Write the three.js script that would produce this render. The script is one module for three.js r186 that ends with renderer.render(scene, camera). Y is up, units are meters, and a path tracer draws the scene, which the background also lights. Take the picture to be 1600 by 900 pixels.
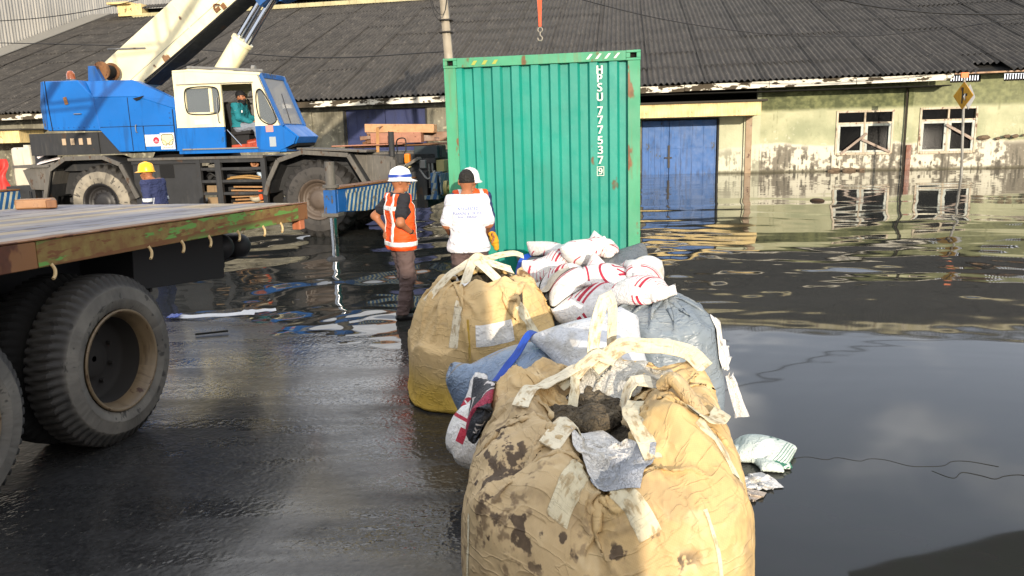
import * as THREE from 'three';
import { mergeGeometries, mergeVertices } from 'three/addons/utils/BufferGeometryUtils.js';
import { RoundedBoxGeometry } from 'three/addons/geometries/RoundedBoxGeometry.js';
import { createNoise3D } from 'simplex-noise';

// ---------- camera, sky, sun, exposure ----------
const R2 = Math.PI / 180;
const scene = new THREE.Scene();
const camera = new THREE.PerspectiveCamera(41.11, 16 / 9, 0.05, 600);
camera.position.set(0, 2.05, 0);
camera.rotation.order = 'YXZ';
camera.rotation.set(-Math.atan(240 / 1200), 0, -0.0265);
scene.add(camera);
const renderer = new THREE.WebGLRenderer({ antialias: true });
renderer.toneMapping = THREE.LinearToneMapping;
renderer.toneMappingExposure = 1.12;
renderer.shadowMap.enabled = true;
renderer.shadowMap.type = THREE.PCFSoftShadowMap;

const YAW = 8.2 * R2;                                     // the yard (shed, crane, container) is turned by this
const EA = [Math.cos(YAW), Math.sin(YAW)], EB = [-Math.sin(YAW), Math.cos(YAW)];
const Y3 = (a, h, b) => new THREE.Vector3(EA[0] * a + EB[0] * b, h, EA[1] * a + EB[1] * b);

const rng = (s) => () => { s |= 0; s = s + 0x6D2B79F5 | 0; let t = Math.imul(s ^ s >>> 15, 1 | s); t = t + Math.imul(t ^ t >>> 7, 61 | t) ^ t; return ((t ^ t >>> 14) >>> 0) / 4294967296; };
const N3 = createNoise3D(rng(7));
const fbm = (x, y, z = 0, o = 4) => { let a = 0.5, s = 0; for (let i = 0; i < o; i++) { s += a * N3(x, y, z); x = x * 2.03 + 5.1; y = y * 2.03 + 1.7; z = z * 2.03; a *= 0.5; } return s; };
const clamp = (x, a = 0, b = 1) => x < a ? a : x > b ? b : x;
const sstep = (a, b, x) => { const t = clamp((x - a) / (b - a)); return t * t * (3 - 2 * t); };
const lerp = (a, b, t) => a + (b - a) * t;
const mix3 = (a, b, t) => [lerp(a[0], b[0], t), lerp(a[1], b[1], t), lerp(a[2], b[2], t)];

const SUN = Y3(0.39, 0.262, 1.0).normalize();
{
  const W = 1024, H = 512, d = new Float32Array(W * H * 4);
  for (let j = 0; j < H; j++) for (let i = 0; i < W; i++) {
    const el = ((j + 0.5) / H - 0.5) * Math.PI, az = ((i + 0.5) / W - 0.5) * 2 * Math.PI;
    const y = Math.sin(el), c = Math.cos(el), x = c * Math.cos(az), z = c * Math.sin(az);
    const up = Math.max(y, 0);
    let col = mix3([0.74, 0.77, 0.82], [0.34, 0.43, 0.60], Math.pow(up, 0.55));
    if (y > -0.02) {
      const k = 1 / (Math.max(y, 0) + 0.22);
      const n = fbm(x * k * 1.1 + 3.1, z * k * 1.1 + 2.0, 1.7, 6), n2 = fbm(x * k * 0.45 + 9.3, z * k * 0.45, 4.2, 3);
      const cov = sstep(-0.18, 0.34, n + 0.6 * n2 + 0.05);
      const lit = (0.6 + 0.4 * sstep(-0.4, 0.4, fbm(x * k * 2.2 + 0.4, z * k * 2.2 + 0.3, 8.1, 4))) * (1.5 - 0.5 * (x * SUN.x + y * SUN.y + z * SUN.z));
      col = mix3(col, [1.0 * lit, 0.985 * lit, 0.97 * lit], cov * 0.85);
    }
    const s = x * SUN.x + y * SUN.y + z * SUN.z;                      // warm glow of the air round the sun
    const g = Math.pow(Math.max(s, 0), 6) * 0.5 + Math.pow(Math.max(s, 0), 40) * 1.4;
    col = [col[0] + g * 1.0, col[1] + g * 0.82, col[2] + g * 0.55];
    if (y < 0) col = [0.16, 0.155, 0.15];
    const o = (j * W + i) * 4; d[o] = col[0]; d[o + 1] = col[1]; d[o + 2] = col[2]; d[o + 3] = 1;
  }
  const t = new THREE.DataTexture(d, W, H, THREE.RGBAFormat, THREE.FloatType);
  t.mapping = THREE.EquirectangularReflectionMapping; t.minFilter = t.magFilter = THREE.LinearFilter; t.needsUpdate = true;
  scene.background = t; scene.environment = t;
  scene.backgroundIntensity = scene.environmentIntensity = 1.45;
}
const sun = new THREE.DirectionalLight(new THREE.Color(1.0, 0.87, 0.70), 4.9);
sun.position.copy(SUN).multiplyScalar(60); sun.target.position.set(0, 0, -12);
sun.castShadow = true; sun.shadow.mapSize.set(4096, 4096); sun.shadow.radius = 1.1;
Object.assign(sun.shadow.camera, { left: -45, right: 45, top: 35, bottom: -35, near: 1, far: 160 });
scene.add(sun, sun.target);

// ---------- object helpers ----------
const used = {};
function numbered(n) { const k = used[n] = (used[n] ?? -1) + 1; return k ? `${n}_${String(k).padStart(3, '0')}` : n; }
function tag(o, label, category, group, kind) {
  if (label) o.userData.label = label; if (category) o.userData.category = category; if (group) o.userData.group = group; if (kind) o.userData.kind = kind; return o;
}
function thing(name, label, category, pos = [0, 0, 0], turn = 0, group) {
  const o = new THREE.Group(); o.name = numbered(name); o.position.set(...(pos.toArray ? pos.toArray() : pos)); o.rotation.y = turn;
  scene.add(o); return tag(o, label, category, group);
}
function boxUV(g, s = 1) {                                    // uv in metres, by the side each face looks to
  g = g.index ? g.toNonIndexed() : g;
  const p = g.attributes.position, n = p.count, uv = new Float32Array(n * 2), A = new THREE.Vector3(), B = new THREE.Vector3(), C = new THREE.Vector3();
  for (let i = 0; i < n; i += 3) {
    A.fromBufferAttribute(p, i); B.fromBufferAttribute(p, i + 1).sub(A); C.fromBufferAttribute(p, i + 2).sub(A); B.cross(C);
    const ax = Math.abs(B.x), ay = Math.abs(B.y), az = Math.abs(B.z);
    for (let k = i; k < i + 3; k++) {
      const x = p.getX(k), y = p.getY(k), z = p.getZ(k);
      const [u, v] = ay >= ax && ay >= az ? [x, -z] : ax >= az ? [z, y] : [x, y];
      uv[2 * k] = u * s; uv[2 * k + 1] = v * s;
    }
  }
  g.setAttribute('uv', new THREE.BufferAttribute(uv, 2)); return g;
}
function merged(geos) {
  const l = (Array.isArray(geos) ? geos : [geos]).flat(3).map((g) => {
    if (g.userData.uvDone) { const q = g.index ? g.toNonIndexed() : g; q.userData = {}; return q; }
    return boxUV(g);
  });
  for (const g of l) for (const k of Object.keys(g.attributes)) if (!['position', 'normal', 'uv'].includes(k)) g.deleteAttribute(k);
  return l.length === 1 ? l[0] : mergeGeometries(l);
}
function part(name, geos, mat, parent, label) {
  const m = new THREE.Mesh(geos.isBufferGeometry && geos.userData.ready ? geos : merged(geos), mat);
  m.name = name; m.castShadow = m.receiveShadow = true; parent.add(m); if (label) m.userData.label = label; return m;
}
function single(name, geos, mat, label, category, group, kind) {
  const m = part(numbered(name), geos, mat, scene); return tag(m, label, category, group, kind);
}
// ---------- geometry helpers ----------
const place = (g, x = 0, y = 0, z = 0, rx = 0, ry = 0, rz = 0) => { if (rx) g.rotateX(rx); if (ry) g.rotateY(ry); if (rz) g.rotateZ(rz); return g.translate(x, y, z); };
const bx = (w, h, d, x = 0, y = 0, z = 0, rx = 0, ry = 0, rz = 0, r) => place((r ?? 0.006) && Math.min(w, h, d) > 0.01 ? new RoundedBoxGeometry(w, h, d, 1, Math.min(r ?? 0.006, w / 2.2, h / 2.2, d / 2.2)) : new THREE.BoxGeometry(w, h, d), x, y, z, rx, ry, rz);
const bxp = (x0, x1, y0, y1, z0, z1, r) => bx(x1 - x0, y1 - y0, z1 - z0, (x0 + x1) / 2, (y0 + y1) / 2, (z0 + z1) / 2, 0, 0, 0, r);
const cyl = (r0, r1, h, x = 0, y = 0, z = 0, rx = 0, ry = 0, rz = 0, n = 20) => place(new THREE.CylinderGeometry(r0, r1, h, n), x, y, z, rx, ry, rz);
const V = (x, y, z) => new THREE.Vector3(x, y, z);
function bar(a, b, r, n = 10, r2 = r) {                        // straight round bar
  const A = V(...a), B = V(...b), d = B.clone().sub(A), g = new THREE.CylinderGeometry(r2, r, d.length(), n);
  return g.applyQuaternion(new THREE.Quaternion().setFromUnitVectors(V(0, 1, 0), d.clone().normalize())).translate((A.x + B.x) / 2, (A.y + B.y) / 2, (A.z + B.z) / 2);
}
function beam(a, b, w, h, roll = 0) {                           // straight square bar
  const A = V(...a), B = V(...b), d = B.clone().sub(A), L = d.length(), z = d.clone().normalize();
  let up = Math.abs(z.y) > 0.95 ? V(1, 0, 0) : V(0, 1, 0); const x = up.clone().cross(z).normalize(); up = z.clone().cross(x);
  return bx(w, h, L).rotateZ(roll).applyMatrix4(new THREE.Matrix4().makeBasis(x, up, z)).translate((A.x + B.x) / 2, (A.y + B.y) / 2, (A.z + B.z) / 2);
}
function tube(pts, r, n = 24, m = 8, closed = false) { return new THREE.TubeGeometry(new THREE.CatmullRomCurve3(pts.map((p) => V(...p)), closed), n, r, m, closed); }
function prism(pts, z0, z1, bevel = 0.01) {                     // polygon in x,y pushed along z
  const s = new THREE.Shape(pts.map((p) => new THREE.Vector2(p[0], p[1])));
  const g = new THREE.ExtrudeGeometry(s, { depth: z1 - z0 - 2 * bevel, bevelEnabled: bevel > 0, bevelThickness: bevel, bevelSize: bevel, bevelOffset: -bevel, bevelSegments: 1 });
  return g.translate(0, 0, z0 + bevel);
}
function lathe(pts, n = 40) { return new THREE.LatheGeometry(pts.map((p) => new THREE.Vector2(p[0], p[1])), n); }
function grid(nu, nv, fn, closedU = false) {                    // fn(u, v) -> [x, y, z, tu, tv]
  const pos = [], uv = [], idx = [];
  for (let j = 0; j <= nv; j++) for (let i = 0; i <= nu; i++) { const q = fn(i / nu, j / nv); pos.push(q[0], q[1], q[2]); uv.push(q[3] ?? i / nu, q[4] ?? j / nv); }
  for (let j = 0; j < nv; j++) for (let i = 0; i < nu; i++) { const a = j * (nu + 1) + i, b = a + 1, c = a + nu + 1, d = c + 1; idx.push(a, b, d, a, d, c); }
  const g = new THREE.BufferGeometry(); g.setAttribute('position', new THREE.Float32BufferAttribute(pos, 3)); g.setAttribute('uv', new THREE.Float32BufferAttribute(uv, 2)); g.setIndex(idx); g.computeVertexNormals();
  if (closedU) { const n = g.attributes.normal; for (let j = 0; j <= nv; j++) { const a = j * (nu + 1), b = a + nu; const v = V(n.getX(a) + n.getX(b), n.getY(a) + n.getY(b), n.getZ(a) + n.getZ(b)).normalize(); n.setXYZ(a, v.x, v.y, v.z); n.setXYZ(b, v.x, v.y, v.z); } }
  g.userData.uvDone = true; return g;
}
const flip = (g) => { const i = g.index.array; for (let k = 0; k < i.length; k += 3) { const t = i[k]; i[k] = i[k + 1]; i[k + 1] = t; } g.computeVertexNormals(); return g; };
// ---------- textures ----------
function tileNoise(seed) {                                      // value noise that repeats, fractal
  const tab = new Float32Array(4096), r = rng(seed); for (let i = 0; i < 4096; i++) tab[i] = r() * 2 - 1;
  const h = (x, y) => tab[(x * 73 + y * 1597 + ((x * y) & 1023) * 7) & 4095];
  const one = (x, y, px, py) => {
    let xi = Math.floor(x), yi = Math.floor(y); const fx = x - xi, fy = y - yi, u = fx * fx * (3 - 2 * fx), v = fy * fy * (3 - 2 * fy);
    xi = ((xi % px) + px) % px; yi = ((yi % py) + py) % py; const x1 = (xi + 1) % px, y1 = (yi + 1) % py;
    return lerp(lerp(h(xi, yi), h(x1, yi), u), lerp(h(xi, y1), h(x1, y1), u), v);
  };
  return (u, v, fx, fy = fx, o = 4) => { let s = 0, a = 0.55; for (let i = 0; i < o; i++) { s += a * one(u * fx, v * fy, fx, fy); fx *= 2; fy *= 2; a *= 0.55; } return s; };
}
function dtex(w, h, fn, srgb = true, size = [1, 1]) {          // fn(u, v) -> [r, g, b] in 0..1; size = metres one tile covers
  const d = new Uint8Array(w * h * 4);
  for (let j = 0; j < h; j++) for (let i = 0; i < w; i++) { const c = fn((i + 0.5) / w, (j + 0.5) / h), o = (j * w + i) * 4; d[o] = clamp(c[0]) * 255; d[o + 1] = clamp(c[1]) * 255; d[o + 2] = clamp(c[2]) * 255; d[o + 3] = 255; }
  const t = new THREE.DataTexture(d, w, h, THREE.RGBAFormat); t.wrapS = t.wrapT = THREE.RepeatWrapping; t.magFilter = THREE.LinearFilter; t.minFilter = THREE.LinearMipmapLinearFilter; t.generateMipmaps = true;
  if (srgb) t.colorSpace = THREE.SRGBColorSpace; t.repeat.set(1 / size[0], 1 / size[1]); t.needsUpdate = true; return t;
}
const gray = (f) => (u, v) => { const x = f(u, v); return [x, x, x]; };
function ctex(w, h, draw) { const c = document.createElement('canvas'); c.width = w; c.height = h; const x = c.getContext('2d'); draw(x, w, h); const t = new THREE.CanvasTexture(c); t.colorSpace = THREE.SRGBColorSpace; t.magFilter = THREE.LinearFilter; return t; }
const rgb = (r, g, b) => [r / 255, g / 255, b / 255];
const std = (o) => new THREE.MeshStandardMaterial(o);
// worn paint: tone drift, vertical grime, spots of rust with streaks below them. Large surfaces get a map of their own, small ones share three.
const OWN = new Set([42, 44, 101, 102, 121, 122, 123, 124, 125, 126, 201, 202, 203, 204, 205]);
const shared = {};
function sharedMaps() {
  if (shared.rm) return shared; const n = tileNoise(901), n2 = tileNoise(902);
  shared.rm = dtex(256, 256, gray((u, v) => 0.72 + 0.28 * n(u, v, 8, 8, 4)), false, [1.7, 1.7]);
  shared.bm = dtex(256, 256, gray((u, v) => 0.5 + 0.4 * n2(u, v, 6, 6, 4)), false, [1.3, 1.3]);
  shared.d = [0, 1, 2].map((k) => dtex(512, 512, (u, v) => { const t = 0.88 + 0.1 * n(u + k * 0.3, v, 5, 5, 5), g = sstep(0.0, 0.75, n2(u, v, 40, 7, 4) * 0.7 + n(u, v + k * 0.2, 4, 3, 4) * 0.6) * (0.25 + 0.22 * k), r = sstep(0.62 - 0.16 * k, 0.8 - 0.16 * k, n(u, v, 11, 8, 5) + 0.35 * n2(u, v, 30, 6, 3)); return mix3(mix3([t, t, t], [0.52, 0.47, 0.4], g), [0.42, 0.26, 0.16], r * 0.8); }, true, [1, 1]));
  return shared;
}
function paint(seed, base, { rust = rgb(96, 52, 28), rustAmt = 0.1, grime = rgb(60, 55, 48), grimeAmt = 0.25, tone = 0.06, size = [2, 2], px = 512, rough = 0.5, metal = 0, streak = 3 } = {}) {
  const sh = sharedMaps(), rest = { roughness: rough / 0.72 > 1 ? 1 : rough / 0.72, roughnessMap: sh.rm, metalness: metal, bumpMap: sh.bm, bumpScale: 0.004 };
  if (!OWN.has(seed)) { const map = sh.d[rustAmt < 0.07 ? 0 : rustAmt < 0.15 ? 1 : 2].clone(); map.repeat.set(1 / size[0], 1 / size[1]); map.offset.set((seed * 0.37) % 1, (seed * 0.61) % 1); return std({ map, color: new THREE.Color().setRGB(...base.map((x) => Math.min(1, x * 1.07)), THREE.SRGBColorSpace), ...rest }); }
  const n = tileNoise(seed), n2 = tileNoise(seed + 50);
  const map = dtex(px, px, (u, v) => {
    const t = 1 + tone * n(u, v, 5, 5, 5) * 1.6;
    let c = base.map((x) => x * t);
    const g = sstep(0.0, 0.75, n2(u, v, Math.max(1, Math.round(14 * streak)), 5, 4) * 0.7 + n(u, v, 4, 3, 4) * 0.6) * grimeAmt; c = mix3(c, grime, g);
    const r = sstep(0.62 - rustAmt * 1.1, 0.78 - rustAmt, n(u, v, 9, 7, 5) + 0.35 * n2(u, v, 30, 6, 3)); c = mix3(c, mix3(rust, rust.map((x) => x * 0.6), 0.5 + 0.5 * n2(u, v, 40, 40, 2)), r * 0.9);
    return c;
  }, true, size);
  return std({ map, ...rest });
}
// ---------- ground and flood water ----------
const shore = (x, z) => {                                       // metres inside the dry (wet but not flooded) side
  const n = 0.5 * N3(x * 0.35, z * 0.35, 3.3) + 0.22 * N3(x * 1.1, z * 1.1, 1.1);
  return Math.min(0.55 + 0.12 * z - x, (z + 8.9) * 0.8) + n;
};
const groundY = (x, z) => { const d = shore(x, z); return d > 0 ? Math.min(0.002 + d * 0.006, 0.016) : Math.max(d * 0.05, -0.45); };
{
  const w = (t, e) => Math.sign(t) * (Math.abs(t) * 13 + Math.pow(Math.abs(t), 6) * e);
  const g = grid(260, 260, (u, v) => { const x = w(u * 2 - 1, 240), z = -5 + w(v * 2 - 1, 240); return [x, groundY(x, z), z, x, z]; });
  const n = tileNoise(11), n2 = tileNoise(12), n3 = tileNoise(13);
  const S = [5.3, 5.3];
  const map = dtex(1024, 1024, (u, v) => {
    const a = 0.5 + 0.5 * n(u, v, 6, 6, 6), gr = n2(u, v, 260, 260, 2), mud = sstep(0.1, 0.7, n3(u, v, 3, 5, 5));
    let k = 0.145 + 0.05 * a + 0.055 * gr; let c = [k, k * 0.995, k * 1.0];
    c = mix3(c, [0.22, 0.215, 0.205], mud * 0.3);
    if (n3(u, v, 190, 190, 1) > 0.5) c = mix3(c, [0.42, 0.40, 0.36], 0.55);
    return c;
  }, true, S);
  const rough = dtex(1024, 1024, gray((u, v) => {
    const s = n(u + 0.15 * v, v, 4, 22, 5), p = n3(u, v, 3, 3, 4), f = n2(u, v, 120, 160, 2);
    return clamp(0.11 + 0.30 * sstep(-0.15, 0.6, s * 0.9 + p * 0.7) + 0.10 * f, 0.05, 0.7);
  }), false, S);
  const bump = dtex(1024, 1024, gray((u, v) => 0.5 + 0.22 * n2(u, v, 240, 240, 2) + 0.2 * n(u, v, 60, 60, 3) + 0.25 * n3(u + 0.1 * v, v, 6, 40, 4)), false, S);
  const film = dtex(1024, 1024, gray((u, v) => sstep(-0.05, 0.4, n(u + 0.12 * v, v, 4, 18, 5) * 0.6 + n3(u, v, 3, 2, 5) * 1.1)), false, [6.1, 6.1]);
  const m = new THREE.MeshPhysicalMaterial({ map, roughnessMap: rough, roughness: 1, bumpMap: bump, bumpScale: 0.009, specularIntensity: 0.45, clearcoat: 0.3, clearcoatMap: film, clearcoatRoughness: 0.13 });
  single('asphalt_ground', g, m, null, null, null, 'structure');
}
{
  const waves = []; const r = rng(5);
  for (let i = 0; i < 26; i++) { const L = 0.16 * Math.pow(1.17, i), th = (r() - 0.5) * 2.0 + 0.25; waves.push({ k: 6.283 / L, cx: Math.sin(th), cz: Math.cos(th), ph: r() * 6.28, s: 0.75 + 0.5 * r(), g: i }); }
  const cols = 860, rows = 600, r0 = 0.7, r1 = 60, A = 54 * R2;
  const pos = new Float32Array((cols + 1) * (rows + 1) * 3), nor = new Float32Array(pos.length), uv = new Float32Array((cols + 1) * (rows + 1) * 2);
  for (let j = 0; j <= rows; j++) for (let i = 0; i <= cols; i++) {
    const rr = r0 * Math.pow(r1 / r0, j / rows), t = (i / cols * 2 - 1) * A, x = rr * Math.sin(t), z = -rr * Math.cos(t), o = j * (cols + 1) + i;
    const gust = fbm(x * 0.13 + 2, z * 0.30, 5, 3), gust2 = fbm(x * 0.5, z * 1.3, 9, 2);
    const left = sstep(3.2, -2.0, x + 0.25 * (z + 9)), far = sstep(-16, -34, z), near = sstep(-8.5, -5.0, z), mid = sstep(-7.6, -9.5, z) * sstep(-24, -15, z);
    let amp = 0.0035 + 0.012 * left * sstep(-5, -8, z) + 0.0052 * mid + 0.0022 * far; amp *= (1 - 0.8 * near * (1 - left * 0.5));
    amp *= clamp(0.75 + 1.1 * gust + 0.5 * gust2, 0.18, 2.2);
    let sx = 0, sz = 0, y = 0;
    const wx = x + 0.5 * N3(x * 0.22, z * 0.22, 2), wz = z + 0.5 * N3(x * 0.22, z * 0.22, 6);
    for (const w of waves) {
      const lam = 6.283 / w.k, vis = sstep(rr * 0.018, rr * 0.036, lam); if (!vis) continue;
      const p = w.k * (w.cx * wx + w.cz * wz) + w.ph, c = Math.cos(p) * amp * w.s * vis * (lam > 1.2 ? 0.55 + 0.7 * mid : 1);
      sx += c * w.cx; sz += c * w.cz; y += Math.sin(p) * amp * w.s * vis / w.k;
    }
    pos[o * 3] = x; pos[o * 3 + 1] = y * 0.6; pos[o * 3 + 2] = z; const l = Math.hypot(sx, 1, sz); nor[o * 3] = -sx / l; nor[o * 3 + 1] = 1 / l; nor[o * 3 + 2] = -sz / l;
    uv[o * 2] = x; uv[o * 2 + 1] = z;
  }
  const idx = new Uint32Array(cols * rows * 6); let q = 0;
  for (let j = 0; j < rows; j++) for (let i = 0; i < cols; i++) { const a = j * (cols + 1) + i, b = a + 1, c = a + cols + 1, d = c + 1; idx[q++] = a; idx[q++] = b; idx[q++] = c; idx[q++] = b; idx[q++] = d; idx[q++] = c; }
  const g = new THREE.BufferGeometry(); g.setAttribute('position', new THREE.BufferAttribute(pos, 3)); g.setAttribute('normal', new THREE.BufferAttribute(nor, 3)); g.setAttribute('uv', new THREE.BufferAttribute(uv, 2)); g.setIndex(new THREE.BufferAttribute(idx, 1)); g.userData.ready = true;
  const n = tileNoise(21);
  const map = dtex(512, 512, (u, v) => { const t = n(u, v, 3, 4, 6), f = n(u + 0.3, v, 30, 60, 3); return mix3(rgb(40, 41, 39), rgb(56, 56, 53), clamp(0.5 + 0.6 * t + 0.12 * f)); }, true, [9, 9]);
  const m = new THREE.MeshPhysicalMaterial({ map, roughness: 0.035, ior: 1.333, specularIntensity: 1 });
  single('flood_water', g, m, null, null, null, 'structure');
}

// ---------- the long shed across the flood ----------
const WB = -37.4;                                               // yard depth of its front wall
const shed = thing('warehouse', 'long low warehouse with dark corrugated roof and peeling pale green wall standing in flood water', 'warehouse', Y3(0, 0, WB), -YAW);
const ROOF_T = Math.tan(20 * R2), eave = (a) => 4.04 + 0.009 * a;
const roofY = (a, z) => eave(a) + ROOF_T * (1.1 - z);            // z local, the eave at 1.1
{
  const n = tileNoise(31), n2 = tileNoise(32), n3 = tileNoise(33);
  // wall: limewash, moss near the eaves, plaster fallen off near the water
  const X0 = -46, X1 = 34, Y0 = -0.5, Y1 = 4.5;
  const wallMap = dtex(2048, 256, (u, v) => {
    const a = lerp(X0, X1, u), h = lerp(Y0, Y1, v), U = a / 20, W = h / 20;
    const t = n(U, W, 22, 22, 6), f = n2(U, W, 130, 130, 5), st = n3(U, W, 330, 24, 4);
    let c = mix3(rgb(184, 183, 150), rgb(146, 150, 120), clamp(0.45 + 0.9 * t)); c = mix3(c, rgb(120, 122, 92), sstep(0.3, 0.7, st * 0.8 + f * 0.4) * 0.5);
    const low = 1.42 + 0.22 * n(U, 0.3, 14, 3, 3);
    c = mix3(c, rgb(208, 203, 186), sstep(low - 0.1, low - 0.22, h) * 0.85 + 0.5 * sstep(0.35, 0.6, f) * sstep(3, 1.2, h));
    c = mix3(c, rgb(116, 110, 98), sstep(-0.2, 0.25, 0.8 * t + 0.7 * f + 0.5 * st) * sstep(low - 0.08, low - 0.4, h) * 0.95);
    c = mix3(c, rgb(78, 75, 66), sstep(0.2, 0.5, st + 0.5 * f) * sstep(low - 0.1, 0.3, h) * 0.8);
    const moss = a > 6 ? sstep(2.72 + 0.12 * t, 2.92, h) * (a > 12.9 ? 0.62 : 0.92) : 0;
    c = mix3(c, mix3(rgb(70, 76, 50), rgb(120, 124, 84), clamp(0.5 + 0.9 * f + 0.5 * t)), moss);
    if (a < 1 ) { const k = mix3(rgb(128, 124, 110), rgb(84, 80, 68), clamp(0.5 + 0.9 * t + 0.4 * st)); c = mix3(c, mix3(k, rgb(196, 190, 160), sstep(0.25, 0.6, f) * 0.6), 0.93); }  // left of the blue door: grey plaster, with shade put into its colour
    if (a > 4.4 && a < 6.4) c = mix3(c, rgb(190, 192, 168), 0.5);
    c = mix3(c, rgb(70, 66, 50), sstep(0.16, 0.0, h + 0.05 * st) * 0.75);
    return c;
  }, true, [X1 - X0, Y1 - Y0]);
  wallMap.offset.set(-X0 / (X1 - X0), -Y0 / (Y1 - Y0)); wallMap.wrapS = wallMap.wrapT = THREE.ClampToEdgeWrapping;
  const wallBump = dtex(512, 512, gray((u, v) => 0.5 + 0.35 * n(u, v, 12, 12, 5) + 0.15 * n2(u, v, 70, 70, 2)), false, [4, 4]);
  const mWall = std({ map: wallMap, roughness: 0.95, bumpMap: wallBump, bumpScale: 0.02 });
  const sh = new THREE.Shape([[X0, -0.5], [X1, -0.5], [X1, 4.45], [X0, 4.05]].map((p) => new THREE.Vector2(...p)));
  const hole = (x0, x1, y0, y1) => sh.holes.push(new THREE.Path([[x0, y0], [x0, y1], [x1, y1], [x1, y0]].map((p) => new THREE.Vector2(...p))));
  const WIN = [[9.74, 12.12, 0.8, 2.65], [13.3, 15.62, 0.78, 2.69]];
  for (const w of WIN) hole(...w);
  hole(0.98, 4.45, -0.45, 2.5); hole(-13.5, -9.42, -0.45, 3.45); hole(-3.4, 6.2, 3.3, 3.85); hole(14.4, 15.66, 3.78, 4.08); hole(16.6, 18.2, 3.78, 4.1);
  const wg = new THREE.ExtrudeGeometry(sh, { depth: 0.24, bevelEnabled: false }); wg.translate(0, 0, -0.24);
  part('wall', wg, mWall, shed);
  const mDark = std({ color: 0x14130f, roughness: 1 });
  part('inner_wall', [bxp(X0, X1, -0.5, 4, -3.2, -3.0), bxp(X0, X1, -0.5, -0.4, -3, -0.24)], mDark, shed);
  // pilasters
  const mPlaster = std({ map: wallMap, roughness: 0.95, bumpMap: wallBump, bumpScale: 0.02 });
  for (const [x0, x1, y1] of [[5.62, 6.06, 2.6], [12.7, 12.95, 3.7], [-16.05, -15.2, 3.45], [-14.75, -13.6, 2.3], [-9.34, -8.3, 2.4], [-20, -19.3, 3.4]]) part('pilaster', bxp(x0, x1, -0.5, y1, 0, 0.1), mPlaster, shed);
  const mBrown = paint(41, rgb(150, 126, 96), { rust: rgb(96, 50, 30), rustAmt: 0.25, grimeAmt: 0.4 });
  part('brick_pier', bxp(5.7, 5.98, -0.5, 2.58, 0.1, 0.16), mBrown, shed, 'brown stained pier beside the blue door');
  // doors
  const mBlue = paint(42, rgb(40, 90, 152), { rust: rgb(70, 60, 50), rustAmt: 0.08, grime: rgb(30, 50, 84), grimeAmt: 0.65, size: [3, 3] });
  const mNavy = paint(43, rgb(38, 48, 92), { rustAmt: 0.05, grime: rgb(26, 30, 48), grimeAmt: 0.6, size: [3, 3] });
  const leaf = (x0, x1, y1, m, label) => {
    const g = [bxp(x0, x1, -0.42, y1, -0.16, -0.12)];
    for (let k = 0; k <= 4; k++) { const x = lerp(x0 + 0.05, x1 - 0.05, k / 4); g.push(bxp(x - 0.03, x + 0.03, -0.42, y1, -0.12, -0.1)); }
    g.push(bxp(x0 + 0.09, x1 - 0.09, 1.2, 1.27, -0.12, -0.103)); return part('door_leaf', g, m, shed, label);
  };
  const l1 = leaf(1.0, 2.24, 2.48, mBlue, 'left leaf of the bright blue door'); leaf(2.26, 4.43, 2.48, mBlue, 'right leaf of the bright blue door');
  part('latch', [bxp(2.2, 2.3, 0.3, 1.35, -0.1, -0.05), bxp(2.05, 2.4, 0.74, 0.8, -0.09, -0.04)], std({ color: 0x3a3530, roughness: 0.7 }), l1);
  leaf(-13.48, -11.5, 3.43, mNavy); leaf(-11.48, -9.44, 3.43, mNavy);
  for (const q of [[4.45, 4.53, -0.45, 2.5], [0.98, 4.53, 2.5, 2.57], [-13.6, -13.5, -0.4, 3.45], [-9.42, -9.34, -0.4, 3.45]]) part('door_frame', [bxp(...q, -0.05, 0.03)], std({ color: 0x2a2a28, roughness: 0.8 }), shed);
  // canopies
  const mCream = paint(44, rgb(226, 200, 140), { rust: rgb(120, 96, 60), rustAmt: 0.1, grime: rgb(120, 110, 84), grimeAmt: 0.35, rough: 0.9 });
  const mSlab = std({ color: 0x3b372f, roughness: 1 });
  for (const [x0, x1, y0, y1, lab] of [[-3.4, 6.08, 2.6, 3.19, 'cream canopy over the blue door'], [-36, -30.0, 2.28, 2.9, 'cream canopy at the far left']]) {
    const c = part('door_canopy', [bxp(x0, x1, y0, y1, 0.01, 1.75)], mCream, shed, lab); part('canopy_slab', bxp(x0 - 0.05, x1 + 0.25, y1, y1 + 0.08, 0.01, 1.9), mSlab, c);
  }
  // windows
  const mFrame = paint(45, rgb(176, 182, 172), { rust: rgb(110, 90, 66), rustAmt: 0.12, grimeAmt: 0.35 });
  const mCase = paint(46, rgb(182, 168, 142), { rust: rgb(110, 80, 56), rustAmt: 0.2, grimeAmt: 0.4 });
  const mGlass = new THREE.MeshPhysicalMaterial({ color: 0x08090b, roughness: 0.06, specularIntensity: 0.15 });
  const mBoard = paint(47, rgb(140, 120, 104), { rustAmt: 0.1, grimeAmt: 0.5, streak: 1 });
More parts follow.
